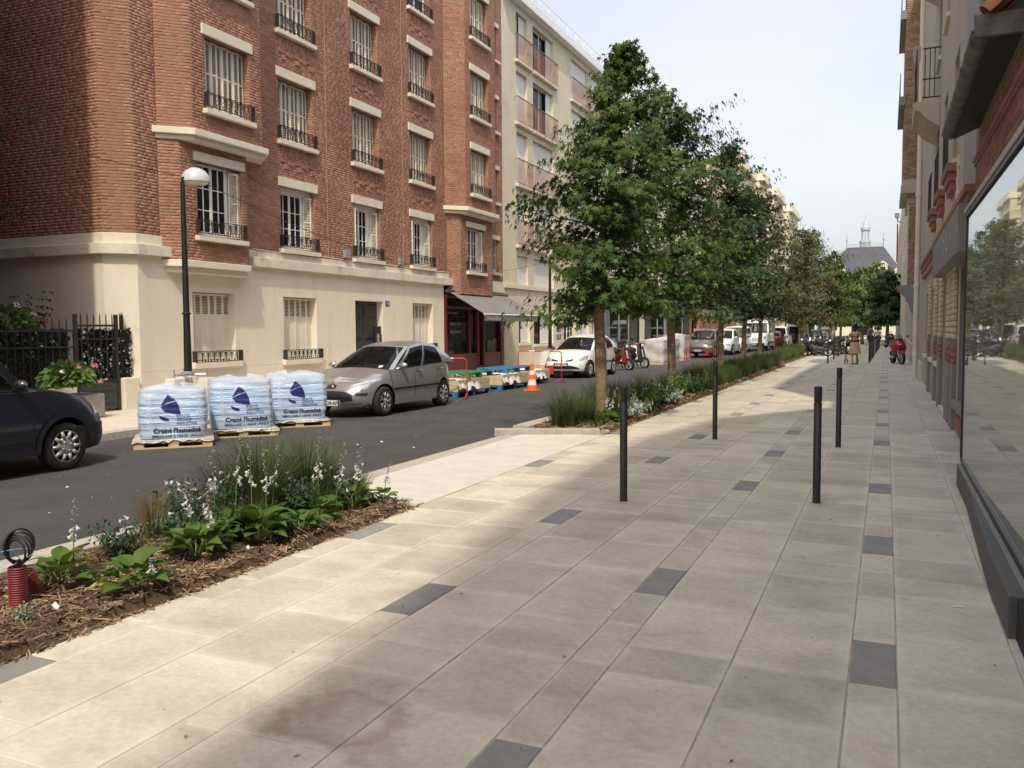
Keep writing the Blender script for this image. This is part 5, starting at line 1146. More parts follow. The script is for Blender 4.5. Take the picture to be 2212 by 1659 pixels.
def hatch_extra(T, pf, psd, gp, D):
    W = D['W']
    gr = pf('grille', -.5, .5, lambda x: .34-.02*math.cos(x*3), lambda x: .53-.12*abs(x/.55)**5, 'plastic', .008, 1, 14, 4)
    for z in (.40,.45): pf('grille_bar', -.46, .46, z, z+.012, 'black', .014, 1, 12, 1, gr)
    pf('bumper_lip', -.62, .62, .215, .3, PT['silver'], .02, 1, 14, 3)
    for s in (1,-1):
        pf('bumper_pad', s*.55, s*.7, .44, .49, 'plastic', .012, 1, 5, 2)
        pf('headlight_reflector', s*.4, s*.8, lambda x: .6+.13*((abs(x)-.4)/.4), lambda x: .64+.14*((abs(x)-.4)/.4), 'reflector', .006, 1, 8, 3)
        z_ = lambda y: .73+.0*(y); psd('headlight_side', 1.62, 1.86, lambda y: .70, lambda y: .79, 'reflector', .004, s, 5, 2)
        psd('side_moulding', -1.25, .95, .5, .545, 'plastic', .014, s, 14, 2)
        psd('sill_line', -1.0, .9, .27, .285, 'chrome', .006, s, 12, 1)
        for y in (-.05,-.98):
            m = MB(); m.tube([(s*(W+.012),y-.09,.86),(s*(W+.026),y,.865),(s*(W+.012),y+.09,.86)], .014, 6); m.obj('door_handle', PT['silver'], T, smooth=True, local=True); psd('handle_recess', y-.09, y+.09, .825, .885, 'plastic', .002, s, 4, 2)
        seams(psd, (1.0,.12,-.83), .3, .9, W, (s,))
        psd('tail_light', -1.93, -1.72, lambda y: .72, lambda y: .98, 'tail', .006, s, 4, 3)
    b = pf('badge_surround', -.11, .11, .575, .66, 'chrome', .012, 1, 4, 2); pf('badge_field', -.095, .095, .585, .65, 'plastic', .016, 1, 4, 2, b)
    y = D['by'](0, .62, 1)+.03      # little rampant animal emblem
    m = MB(); m.tube([(-.05,y,.6),(-.02,y,.625),(.02,y,.63),(.045,y,.645)], [.008,.013,.011,.008], 6); m.tube([(0,y,.625),(-.01,y,.598)], .006, 5); m.tube([(.03,y,.635),(.04,y,.61)], .006, 5); m.obj('emblem', MT['chrome'], b, local=True)
    m = MB(); [m.tube([gp('f', p, .01, 1, .012), gp('f', p+.75, .07, 1, .014)], .008, 5) for p in (-.75,.0)]; m.obj('wiper', MT['plastic'], T, local=True)
    plate(T, 'BF-324-AP', D['by'](0,.3,1)+.035, .3)
    m = MB(); p = gp('f', -.72, .12, 1, .003); q = gp('f', -.62, .12, 1, .003); e = gp('f', -.62, .2, 1, .003); h = gp('f', -.72, .2, 1, .003); m.quad(p, q, e, h); m.obj('windscreen_sticker', MT['inkw'], T, local=True)
HATCH = dict(L=4.0, W=1.7, n=4.0, r=.295, axles=(1.24,-1.2), tw=.19, rim='spoke', seat=1.15,
    nose=[(.18,.16),(.3,.03),(.42,0),(.55,.05),(.68,.2),(.78,.42),(1,.8)], tail=[(.2,.12),(.4,0),(.6,.02),(.8,.06),(1.0,.12)],
    top=[(-2,.93),(-1.6,.985),(-.6,.95),(.6,.90),(.98,.9),(1.3,.83),(1.6,.745),(1.8,.68),(2,.6)], crown=.05,
    gh=dict(wb=1.1, wt=.14, rb=-1.93, rt=-1.56, Wb=.765, Wr=.57, zf=1.39, zr=1.34, arc=.1, cf=.26, cr=.1,
        fwin=[(-.9,.9,.03,.95)], swin=[(.07,.4,.05,.88),(.45,.78,.05,.86)], rwin=[(-.85,.85,.12,.9)]), extra=hatch_extra)
car('silver_hatchback', 'silver hatchback parked beside the wrapped bags, plate BF-324-AP', (-9.9,15.68,-.05), math.pi, HATCH, 'silver')
def clio_extra(T, pf, psd, gp, D):
    W = D['W']
    gr = pf('grille', -.62, .62, lambda x: .33, lambda x: .46-.1*abs(x/.62)**4, 'plastic', .008, 1, 14, 3); pf('grille_bar', -.5, .5, .385, .4, 'black', .014, 1, 12, 1, gr)
    for s in (1,-1):
        pf('air_intake', s*.14, s*.4, lambda x: .585+.02*(abs(x)-.14)/.26, lambda x: .62+.06*(abs(x)-.14)/.26, 'plastic', .008, 1, 5, 2)
        pf('headlight_reflector', s*.42, s*.8, lambda x: .57+.08*(abs(x)-.42)/.38, lambda x: .69+.12*(abs(x)-.42)/.38, 'reflector', .006, 1, 8, 3)
        psd('side_moulding', -1.2, .9, .52, .56, 'plastic', .012, s, 12, 2); seams(psd, (.95,-.35), .3, .92, W, (s,)); psd('tail_light', -1.86, -1.7, .72, 1.0, 'tail', .006, s, 4, 3)
        m = MB(); m.tube([(s*(W+.012),-.3,.87),(s*(W+.026),-.2,.87),(s*(W+.012),-.1,.87)], .014, 6); m.obj('door_handle', MT['plastic'], T, local=True)
    y = D['by'](0,.62,1)+.02; m = MB(); m.prism([(0,.56),(.045,.625),(0,.69),(-.045,.625)], y-.01, y+.012, 'y'); bd = m.obj('badge', MT['chrome'], T, local=True); m = MB(); m.prism([(0,.6),(.02,.625),(0,.65),(-.02,.625)], y+.0125, y+.014, 'y'); m.obj('badge_centre', MT['white'], bd, local=True)
    plate(T, 'DM-068-AW', D['by'](0,.5,1)+.025, .5)
CLIO = dict(HATCH); CLIO.update(L=3.95, rim='cap', mirror='black', nose=[(.18,.14),(.3,.02),(.42,0),(.55,.04),(.68,.14),(.8,.34),(1,.7)], top=[(-2,.98),(-1.6,1.02),(-.6,.97),(.6,.93),(.98,.94),(1.3,.88),(1.6,.8),(1.8,.73),(2,.66)],
    gh=dict(HATCH['gh'], zf=1.44, zr=1.4, wb=1.08, swin=[(.07,.47,.05,.88),(.52,.8,.08,.84)]), extra=clio_extra)
car('white_hatchback', 'white hatchback facing us behind the traffic cone and tree trunk', (-10.2,29.6,-.05), math.pi-.04, CLIO, 'white')
def kangoo_extra(T, pf, psd, gp, D):
    W = D['W']
    for s in (1,-1):
        psd('side_moulding', -1.9, .72, .42, .5, 'plastic', .02, s, 12, 2); seams(psd, (.78,-.42), .3, 1.0, W, (s,))
        psd('headlight', 1.72, 1.9, .66, .86, 'lamp', .004, s, 5, 3); psd('turn_signal', 1.84, 1.93, .52, .66, 'orange', .006, s, 4, 2); psd('side_repeater', .92, 1.0, .8, .83, 'plastic', .012, s, 2, 1)
        m = MB()
        def fn(a, c):
            y = D['L2']-.02-.62*a; z = .24+.3*c; return (s*(D['bx'](min(y,D['L2']*.985), z)+.012), y, z)
        m.grid(fn, 8, 4); m.obj('bumper_corner', MT['plastic'], T, smooth=True, local=True)
        m = MB(); yc = 1.22
        for i in range(16):
            a0, a1 = math.pi*i/16, math.pi*(i+1)/16; q = []
            for a in (a0, a1):
                for rr_ in (.365,.43): y, z = yc+rr_*math.cos(a), .3+rr_*math.sin(a); q.append((s*(D['bx'](y, z)+.018), y, z))
            m.add(q, [(0,1,3,2)])
        m.obj('wheel_arch', PT['navy'], T, local=True)
    pf('bumper', -.7, .7, .24, .54, 'plastic', .015, 1, 12, 4)
KANG = dict(L=4.0, W=1.66, n=5, r=.3, axles=(1.22,-1.38), tw=.18, rim='cap', sill=.24, mirror='black', seat=1.0,
    nose=[(.2,.08),(.35,0),(.55,.01),(.7,.08),(.85,.22),(1,.45)], tail=[(.2,.08),(.5,0),(1,.02),(1.2,.04)],
    top=[(-2,1.02),(.6,1.0),(.95,1.0),(1.3,.95),(1.6,.88),(1.85,.76),(2,.68)], crown=.05,
    gh=dict(wb=.98, wt=.25, rb=-1.97, rt=-1.9, Wb=.77, Wr=.64, zf=1.76, zr=1.78, arc=.03, cf=.2, cr=.04,
        fwin=[(-.9,.9,.03,.93)], swin=[(.05,.36,.05,.84),(.41,.68,.05,.84)], rwin=[(-.85,.85,.1,.85)]), extra=kangoo_extra)
car('dark_blue_van', 'dark navy small van entering the left edge of the road', (-10.02,6.12,-.05), 0, KANG, 'navy', 'van')
# parked row further down
def simple_extra(T, pf, psd, gp, D):
    pf('grille', -.45, .45, .5, .62, 'plastic', .008, 1, 8, 2); pf('lower_grille', -.6, .6, .28, .38, 'plastic', .008, 1, 8, 2)
    for s in (1,-1): pf('headlight', s*.48, s*.78, .6, .72, 'reflector', .006, 1, 5, 2); psd('tail_light', -1.9, -1.75, .75, .95, 'tail', .006, s, 3, 2); seams(psd, (.9,-.1), .3, .9, D['W'], (s,))
    plate(T, 'AB-170-CD', D['by'](0,.44,1)+.02, .44)
SUV = dict(HATCH); SUV.update(L=4.3, W=1.8, r=.34, axles=(1.34,-1.32), sill=.26, nose=[(.2,.1),(.4,0),(.6,.03),(.8,.12),(1,.4)], top=[(-2.2,1.02),(-1.6,1.05),(.6,1.03),(1.0,1.03),(1.5,.96),(1.9,.86),(2.2,.78)], tail=[(.2,.1),(.5,0),(1.1,.05)],
    gh=dict(HATCH['gh'], wb=1.0, wt=.2, rb=-1.95, rt=-1.6, zf=1.6, zr=1.58, Wb=.8, Wr=.64), extra=simple_extra)
VAN = dict(KANG); VAN.update(extra=simple_extra, L=4.3, axles=(1.3,-1.4), W=1.8, gh=dict(KANG['gh'], Wb=.83, Wr=.7, zf=1.82, zr=1.84, wb=1.1, rb=-2.1, rt=-2.05), top=[(-2.2,1.05),(.7,1.03),(1.1,1.03),(1.5,.98),(1.9,.86),(2.2,.75)])
def big_extra(T, pf, psd, gp, D):
    g = pf('grille', -.55, .55, .78, .98, 'plastic', .01, 1, 10, 2)
    for z in (.82,.88,.94): pf('grille_bar', -.52, .52, z-.008, z+.012, 'chrome', .018, 1, 10, 1, g)
    pf('bumper', -.9, .9, .34, .6, 'plastic', .015, 1, 12, 2)
    for s in (1,-1): pf('headlight', s*.58, s*.88, lambda x: .8+.08*(abs(x)-.58)/.3, lambda x: 1.05+.1*(abs(x)-.58)/.3, 'reflector', .008, 1, 5, 3); seams(psd, (1.5,.55,-.6), .4, 1.3, D['W'], (s,)); psd('side_moulding', -2.6, 1.6, .6, .7, 'plastic', .012, s, 12, 2)
    m = MB(); m.lathe([(.09,0),(.09,.1),(.06,.16),(0,.17)], (0,.2,2.52), n=12); m.obj('beacon', MT['orange'], T, local=True, smooth=True)
    plate(T, 'CK-204-RT', D['by'](0,.5,1)+.02, .5)
BIG = dict(KANG); BIG.update(L=5.6, W=2.05, n=6, r=.35, axles=(1.9,-1.7), tw=.22, sill=.35, extra=big_extra, nose=[(.3,.06),(.5,0),(.8,.05),(1.1,.18),(1.3,.4)], tail=[(.2,.02),(1,0),(1.5,.01)], top=[(-2.8,1.35),(1.4,1.33),(1.9,1.3),(2.3,1.2),(2.6,1.08),(2.8,1.0)],
    gh=dict(wb=1.95, wt=1.15, rb=-2.78, rt=-2.72, Wb=.97, Wr=.82, zf=2.4, zr=2.45, arc=.02, cf=.25, cr=.03, fwin=[(-.9,.9,.04,.72)], swin=[(.03,.24,.06,.68)], rwin=[(-.8,.8,.1,.6)]))
G_ = 'vehicles parked nose to tail down the left side'
car('dark_suv', 'dark grey car parked right behind the plastic wrapped pallets', (-9.95,51.5,-.05), math.pi, SUV, 'grey', group=G_, detail=False)
car('white_crossover', 'white crossover parked behind the dark grey car', (-9.75,56.6,-.05), math.pi, SUV, 'white', group=G_, detail=False)
car('white_small_van', 'small white van between the white crossover and the tall van', (-9.7,61.6,-.05), math.pi, VAN, 'white', 'van', group=G_, detail=False)
car('tall_white_van', 'tall white delivery van with orange beacon on its roof', (-9.0,67.8,-.05), math.pi, BIG, 'white', 'van', group=G_, detail=False)
car('red_car', 'dark red car half hidden behind the tall white van', (-8.6,75,-.05), 0, HATCH, 'redcar', group=G_, detail=False)
car('white_small_van', 'white van seen from behind past the dark red car', (-8.8,81,-.05), 0, VAN, 'white', 'van', group=G_, detail=False)
car('green_van', 'dark green van further along past the white vans', (-8.4,87.5,-.05), 0, VAN, 'green', 'van', group=G_, detail=False)
car('blue_grey_car', 'blue-grey car far down the parked row', (-8.3,94,-.05), math.pi, SUV, 'bluegrey', group=G_, detail=False)
car('black_car', 'black car behind the blue-grey car in the parked row', (-8.3,100,-.05), math.pi, HATCH, 'black', group=G_, detail=False)
car('white_pickup_van', 'white van parked across the far end near the square', (-7.4,120,-.05), math.pi, BIG, 'white', 'van', group=G_, detail=False)
car('far_black_car', 'small dark car at the very end of the parked row', (-7.9,110,-.05), math.pi, HATCH, 'black', group=G_, detail=False)
# ---------------------------------------------------------------- two-wheelers
def bikewheel(T, c, r, w, ang=0):
    m = MB(); m.lathe([(r*.72,-w*.4),(r*.9,-w/2),(r,-w*.2),(r,w*.2),(r*.9,w/2),(r*.72,w*.4),(r*.72,-w*.4)], (0,0,0), 'x', 24); o = m.obj('wheel', MT['rubber'], T, smooth=True, local=True); o.location = c; o.rotation_euler = (0,0,ang)
    q = MB(); q.lathe([(r*.73,-.03),(r*.66,-.02),(r*.66,.02),(r*.73,.03)], (0,0,0), 'x', 24)
    for i in range(6): a = i*math.pi/3; q.tube([(0,.03*math.cos(a),.03*math.sin(a)),(0,r*.69*math.cos(a),r*.69*math.sin(a))], .014, 5)
    q.lathe([(.05,-.06),(.05,.06),(0,.06)], (0,0,0), 'x', 10); q.obj('rim', MT['rim'], o, local=True); return o
def motorbike(name, label, loc, rz, pt, fairing=True, group=None, lean=0):
    """front is +y"""
    T = thing(name, label, 'motorbike', loc, rz, group); T.rotation_euler = (0, lean, rz)
    bikewheel(T, (0,.7,.3), .3, .12, .2); bikewheel(T, (0,-.68,.3), .3, .16)
    m = MB(); m.tube([(-.1,.7,.3),(-.1,.5,.95)], .03, 8); m.tube([(.1,.7,.3),(.1,.5,.95)], .03, 8); m.obj('fork', MT['steel'], T, local=True)
    m = MB(); m.tube([(0,.45,.85),(0,.1,.5),(0,-.4,.42),(0,-.68,.3)], [.07,.13,.12,.05], 8); m.sph((0,.05,.45), .22, 10, 7, (.8,1,.85)); m.obj('engine', MT['greydark'], T, smooth=True, local=True)
    m = MB(); m.sph((0,.12,.86), .24, 12, 8, (.62,1.15,.6)); m.obj('tank', PT[pt], T, smooth=True, local=True)
    m = MB(); m.tube([(0,-.1,.82),(0,-.4,.82),(0,-.75,.95)], [.14,.15,.07], 8); m.obj('seat', MT['seat'], T, smooth=True, local=True)
    m = MB(); m.tube([(0,-.4,.72),(0,-.75,.86),(0,-.95,.95)], [.1,.1,.04], 8); m.obj('tail_fairing', PT[pt], T, smooth=True, local=True)
    m = MB(); m.tube([(-.38,.38,1.0),(-.18,.48,1.04),(.18,.48,1.04),(.38,.38,1.0)], .016, 6); m.obj('handlebar', MT['black'], T, local=True)
    for s in (1,-1):
        m = MB(); m.tube([(s*.2,.5,1.04),(s*.36,.5,1.2)], .009, 5); m.sph((s*.4,.5,1.22), .07, 8, 5, (1,.3,.6)); m.obj('mirror', MT['black'], T, smooth=True, local=True)
    m = MB(); m.tube([(.14,.1,.32),(.16,-.4,.3),(.17,-.8,.45)], [.03,.04,.06], 8); m.obj('exhaust', MT['steel'], T, smooth=True, local=True)
    m = MB(); m.lathe([(.3,-.08),(.335,-.09),(.345,0),(.335,.09),(.3,.08)], (0,.7,.3), 'x', 16, .5, 2.6); m.obj('front_mudguard', PT[pt], T, smooth=True, local=True)
    if fairing:
        m = MB()
        def fn(u, v): a = (u-.5)*math.pi*1.15; z = .42+.72*v; w = .2+.1*math.sin(math.pi*min(1, v*1.1)); d = .34*math.sin(math.pi*(.12+v*.66)); return (w*math.sin(a)*1.1, .3+d*math.cos(a)+.14*v*(1-v)*2, z)
        m.grid(fn, 14, 10); m.obj('front_fairing', PT[pt], T, smooth=True, local=True)
        m = MB(); m.grid(lambda u, v: (.2*(1-.3*v)*math.sin((u-.5)*2.6), .38+.22*(1-.7*v)*math.cos((u-.5)*2.6), 1.08+.26*v), 8, 4); m.obj('windshield', MT['carglass'], T, smooth=True, local=True)
        m = MB(); m.sph((0,.66,.86), .085, 12, 8, (1,.5,1)); m.obj('headlight', MT['lampw'], T, smooth=True, local=True)
    else:
        m = MB(); m.sph((0,.62,.92), .1, 12, 8, (1,.8,1)); m.obj('headlight', MT['chrome'], T, smooth=True, local=True)
    m = MB(); m.tube([(-.1,-.05,.35),(-.28,-.12,.02)], .018, 6); m.obj('side_stand', MT['black'], T, local=True); return T
motorbike('red_motorbike', 'red sports motorbike parked against the right-hand wall', (.5,42.4,0), math.pi+.25, 'redm', True, lean=.1)
motorbike('black_motorbike', 'black motorbike nearest us in the cluster by the far bed', (-4.0,53.5,0), math.pi*.5+.5, 'black', False, 'black motorbikes parked by the far bed', .1)
motorbike('black_motorbike', 'middle black motorbike of the cluster by the far bed', (-3.7,55.6,0), math.pi*.5+.3, 'black', True, 'black motorbikes parked by the far bed', .1)
motorbike('black_motorbike', 'farthest black motorbike of the cluster by the far bed', (-3.3,57.6,0), math.pi*.5+.4, 'black', False, 'black motorbikes parked by the far bed', .1)
for k_, (x_, y_, lb_) in enumerate(((-3.75,52.6,'black motorbike with its front wheel toward the bollards'),(-3.3,54.6,'black motorbike squeezed between two others by the far bed'),(-3.0,56.5,'black touring motorbike on the pavement side of the cluster'))):
    motorbike('black_motorbike', lb_, (x_, y_, 0), math.pi*.5+.2+.25*k_, 'black', True, 'black motorbikes parked by the far bed', .1)
motorbike('dark_scooter', 'dark motorbike parked at the right far beyond the bollards', (.2,75,0), math.pi+.3, 'black', True)
def scooter(name, label, loc, rz, pt, lean=0):
    T = thing(name, label, 'scooter', loc, rz); T.rotation_euler = (0, lean, rz)
    bikewheel(T, (0,.62,.25), .25, .11, .3); bikewheel(T, (0,-.6,.25), .25, .13)
    m = MB(); m.tube([(0,.62,.25),(0,.5,.7),(0,.4,1.0)], [.04,.05,.05], 8); m.obj('fork', MT['steel'], T, local=True)
    m = MB(); m.grid(lambda u, v: (.24*math.sin((u-.5)*2.6)*(1-.35*v*v), .36+.22*math.cos((u-.5)*2.2)-.18*v*.6, .32+.68*v), 10, 8); m.obj('leg_shield', PT[pt], T, smooth=True, local=True)
    m = MB(); m.box(-.16,.16,-.2,.42,.26,.36); m.obj('footboard', MT['plastic'], T, local=True, bevel=.03)
    m = MB(); m.tube([(0,-.1,.5),(0,-.45,.62),(0,-.85,.7)], [.17,.2,.08], 10); m.obj('rear_body', PT[pt], T, smooth=True, local=True)
    m = MB(); m.tube([(0,-.05,.76),(0,-.4,.82),(0,-.75,.86)], [.12,.15,.1], 8); m.obj('seat', MT['seat'], T, smooth=True, local=True)
    m = MB(); m.tube([(-.34,.28,1.02),(0,.4,1.06),(.34,.28,1.02)], .02, 6); m.sph((0,.44,1.03), .12, 10, 6, (1,.8,.7)); m.obj('handlebar', MT['plastic'], T, smooth=True, local=True)
    m = MB(); m.sph((0,.56,.98), .08, 10, 6, (1,.5,1)); m.obj('headlight', MT['lampw'], T, smooth=True, local=True)
    for s in (1,-1): m = MB(); m.tube([(s*.25,.3,1.03),(s*.34,.34,1.26)], .008, 5); m.sph((s*.36,.34,1.28), .06, 8, 5, (1,.35,.7)); m.obj('mirror', MT['plastic'], T, smooth=True, local=True)
    m = MB(); m.box(-.18,.18,-1.08,-.74,.86,1.2); m.obj('top_case', MT['plastic'], T, local=True, bevel=.06)
    m = MB(); m.tube([(-.1,-.1,.3),(-.22,-.16,-.0)], .015, 6); m.obj('side_stand', MT['black'], T, local=True); return T
scooter('red_scooter', 'dark red scooter with top case parked behind the white hatchback', (-10.1,34.3,-.05), math.pi+.9, 'redcar', .08)
scooter('black_scooter', 'black scooter leaning beside the dark red one near the wrapped pallets', (-10.0,36.3,-.05), math.pi*.5+2.5, 'black', .08)
# ================================================================= street furniture and building-site things
def bollards():
    me = MB(); r = .036; me.lathe([(r,0),(r,.95),(r*.86,.953),(r*.86,.965),(r,.968),(r,1.09),(r*.9,1.105),(0,1.105)], n=20); base = me.mesh('post', MT['bollard'], True)
    ft = MB(); ft.lathe([(.052,.0),(.05,.006),(.036,.008)], n=16); fm = ft.mesh('foot_ring', MT['joint'])
    spots = [(-2.27,7.81,'black steel bollard nearest us in the left row on the paving'), (-.57,8.4,'black steel bollard nearest us in the right row on the paving'), (-2.3,12.72,'second black bollard of the left row beside the tree bed'), (-.575,12.47,'second black bollard of the right row toward the far end')]
    for i, y in enumerate((42,47.3,52.3,59,65)): spots.append((-2.45-.02*i, y, f'{["first","second","third","fourth","last"][i]} bollard of the distant left group by the motorbikes'))
    for i, y in enumerate((43,45.6,48.8,51.9,58,62,66.6,72)): spots.append((-.7+.03*i, y, f'{["first","second","third","fourth","fifth","sixth","seventh","last"][i]} bollard of the distant right group past the woman'))
    for (x, y, lb) in spots:
        T = thing('bollard', lb, 'bollard', (x, y, 0), 0, 'black bollards along the paving'); inst(base, 'post', T); inst(fm, 'foot_ring', T)
bollards()
def lamp(label, x, y, side=1, group='street lamps on temporary concrete feet'):
    T = thing('street_lamp', label, 'street lamp', (x, y, .068), 0, group)
    m = MB(); m.tube([(0,0,.84),(0,0,2.0),(0,0,4.35)], [.075,.06,.042], 12); m.lathe([(.078,0),(.085,.02),(.078,.04)], (0,0,1.9), n=12); m.obj('pole', MT['black'], T, smooth=True, local=True)
    m = MB(); m.lathe([(.27,0),(.272,.02),(.25,.12),(.185,.21),(.085,.265),(0,.275)], (.05,.28,4.38), n=22); m.obj('dome_shade', MT['lampw'], T, smooth=True, local=True)
    m = MB(); m.lathe([(.25,0),(.17,-.035),(0,-.045)], (.05,.28,4.375), n=20); m.obj('lens', MT['lamp'], T, smooth=True, local=True)
    m = MB(); m.tube([(0,0,4.3),(0,0,4.42),(.02,.12,4.46)], .03, 8); m.obj('bracket', MT['black'], T, local=True)
    m = MB(); m.lathe([(.13,.0),(.13,.03),(.08,.05)], (0,0,.79), n=12); 
    for a in range(3): t = a*2.094+.5; m.tube([(0,0,.78),(.32*math.cos(t),.32*math.sin(t),.78)], .025, 6)
    m.obj('clamp', MT['steel'], T, local=True)
    for a in range(3):
        t = a*2.094+.5; cx, cy = .34*math.cos(t), .34*math.sin(t); m = MB(); m.prism([(cx-.2,cy-.2),(cx+.2,cy-.2),(cx+.2,cy+.2),(cx-.2,cy+.2)], 0, .1)
        m.add([(cx-.19,cy-.19,.101),(cx+.19,cy-.19,.101),(cx+.19,cy+.19,.101),(cx-.19,cy+.19,.101),(cx-.11,cy-.11,.72),(cx+.11,cy-.11,.72),(cx+.11,cy+.11,.72),(cx-.11,cy+.11,.72)], [(4,5,6,7),(0,1,5,4),(1,2,6,5),(2,3,7,6),(3,0,4,7)]); m.obj('concrete_foot', MT['concrete'], T, local=True, bevel=.015)
        m = MB(); m.tube([(cx,cy,.72),(cx,cy,.86)], .015, 6); m.sph((cx,cy,.87), .022, 6, 4); m.obj('bolt', MT['steel'], T, local=True)
lamp('black street lamp with white dome behind the blue bags', -12.0, 12.2)
lamp('street lamp beside the awning, its head hidden by leaves', -11.9, 30.8)
lamp('street lamp whose dome shows between the first trees', -11.8, 43.2)
lamp('distant street lamp near the purple sign', -11.8, 88)
def bags():
    blue = M('blue_bag_film', (.38,.55,.8), (.48,.63,.85), scale=2.5, rough=.35, coat=.5, spec=.6)
    nt = blue.node_tree; P = nt.nodes['Principled BSDF']; tc = nt.nodes.new('ShaderNodeTexCoord'); mp = nt.nodes.new('ShaderNodeMapping'); mp.inputs['Scale'].default_value = (2.2,2.2,26)
    nz = nt.nodes.new('ShaderNodeTexNoise'); nz.inputs['Scale'].default_value = 1.6; nz.inputs['Detail'].default_value = 4; nz.inputs['Distortion'].default_value = .6
    bp = nt.nodes.new('ShaderNodeBump'); bp.inputs['Strength'].default_value = .7; bp.inputs['Distance'].default_value = .03
    K = nt.links.new; K(tc.outputs['Object'], mp.inputs[0]); K(mp.outputs[0], nz.inputs[0]); K(nz.outputs[0], bp.inputs['Height']); K(bp.outputs[0], P.inputs['Normal']); K(bp.outputs[0], P.inputs['Coat Normal'])
    film = bpy.data.materials.new('clear_film'); film.use_nodes = True; nt = film.node_tree; P = nt.nodes['Principled BSDF']; P.inputs['Base Color'].default_value = (.85,.88,.9,1); P.inputs['Roughness'].default_value = .25
    tr = nt.nodes.new('ShaderNodeBsdfTransparent'); mx = nt.nodes.new('ShaderNodeMixShader'); mx.inputs[0].default_value = .3; nt.links.new(tr.outputs[0], mx.inputs[1]); nt.links.new(P.outputs[0], mx.inputs[2]); nt.links.new(mx.outputs[0], nt.nodes['Material Output'].inputs[0]); MT['film'] = film
    MT['plasticsheet'] = M('milky_sheet', (.42,.4,.38), (.58,.565,.55), scale=4, rough=.4, bump=.5, bscale=12)
    def bag(i, x, y, rz, w, h, label, seed):
        PL = thing('pallet', f'wooden pallet under the {label} blue bag', 'pallet', (x, y, -.05), rz, 'pallets carrying the blue bags')
        a, b_ = .5, .54
        for k in range(5): m = MB(); yy = -a+.1+k*(2*a-.2)/4; 
        for k in range(7): m = MB(); m.box(-a,a,-b_+k*.158,-b_+k*.158+.125,.098,.12); m.obj('top_board', MT['wood2'], PL, local=True)
        for k in range(3): m = MB(); xx = (-a,-.06,a-.12)[k]; m.box(xx,xx+.12,-b_,b_,.0,.02); m.obj('bottom_board', MT['wood'], PL, local=True)
        for k in range(3): m = MB(); xx = (-a,-.06,a-.12)[k]; m.box(xx,xx+.12,-b_,b_,.078,.0975); m.obj('stringer', MT['wood'], PL, local=True)
        for kx in range(3):
            for ky in range(3): m = MB(); xx = (-a,-.06,a-.12)[kx]; yy = (-b_,-.07,b_-.14)[ky]; m.box(xx+.005,xx+.115,yy,yy+.14,.0205,.0775); m.obj('block', MT['wood'], PL, local=True)
        m = MB(); m.grid(lambda u, v: (-a-.02+(2*a+.04)*u, -b_-.02+(2*b_+.04)*v, .128+.006*math.sin(11*u+7*v)-(.05*random.random() if u < .01 or u > .99 or v < .01 or v > .99 else 0)), 14, 16); m.obj('plastic_sheet', MT['plasticsheet'], PL, smooth=True, local=True)
        T = thing('bulk_bag', f'{label} light blue film wrapped bulk bag with navy sail logo', 'bag', (x, y, .085), rz, 'light blue bags on pallets at the kerb')
        r2 = random.Random(seed); ph = [r2.uniform(0,6) for _ in range(8)]; n = 6.
        HX, HY = .46, w/2
        def surf(th, t):         # side surface
            c, s = math.cos(th), math.sin(th); k = (abs(c)**n+abs(s)**n)**(-1/n)
            bul = 1-.07*(2*t-.95)**2-.14*max(0, t-.9)**1.0*5*max(0,t-.9)
            wr = .003*math.sin(26*t+ph[0]+1.5*math.sin(th*3))+.003*math.sin(47*t+ph[1]+th*2)+.014*math.sin(5*th+ph[2])*t
            return ((HX*k*c)*(bul)+wr*c*k, (HY*k*s)*(bul)+wr*s*k, h*t)
        NT, NZ = 96, 40; m = MB(); vs = [surf(2*math.pi*i/NT, j/NZ) for j in range(NZ+1) for i in range(NT)]
        fs = [(j*NT+i, j*NT+(i+1) % NT, (j+1)*NT+(i+1) % NT, (j+1)*NT+i) for j in range(NZ) for i in range(NT)]
        nb = len(vs)
        rings = [.85,.65,.4,.15,0]
        for q in rings:
            for i in range(NT): p = surf(2*math.pi*i/NT, 1); dz = .05*(1-q)+.035*math.sin(6*p[0]*q+ph[3])*math.sin(5*p[1]*q+ph[4])*(1-q*.3); vs.append((p[0]*q, p[1]*q, h+dz*1.2))
        for kq in range(len(rings)):
            o0 = NZ*NT if kq == 0 else nb+(kq-1)*NT; o1 = nb+kq*NT
            fs += [(o0+i, o0+(i+1) % NT, o1+(i+1) % NT, o1+i) for i in range(NT)]
        m.add(vs, fs); m.obj('bag', blue, T, smooth=True, local=True)
        def fx_(y_, z_, off=.007):
            t = z_/h; best = surf(0, t)[0]; th = math.asin(max(-1,min(1,y_/HY)))*.98; 
            k = HX; bul = 1-.07*(2*t-.95)**2-.14*max(0,t-.9)**1.0*5*max(0,t-.9); q = (1-min(1,abs(y_/(HY*bul)))**n)**(1/n)
            th = math.atan2(y_/(HY), q); wr = .003*math.sin(26*t+ph[0]+1.5*math.sin(th*3))+.003*math.sin(47*t+ph[1]+th*2)+.014*math.sin(5*th+ph[2])*t
            return HX*q*bul+wr+off
        # film straps, translucent cap of film
        for yy in (-HY*.62, HY*.80):
            s_ = MB(); s_.grid(lambda u, v: (fx_(yy+.028*(u-.5)*2+.01*math.sin(v*7), .03+(h-.08)*v, .009), yy+.028*(u-.5)*2+.01*math.sin(v*7), .03+(h-.08)*v), 2, 24); s_.obj('strap', MT['film'], T, smooth=True, local=True)
        s_ = MB()
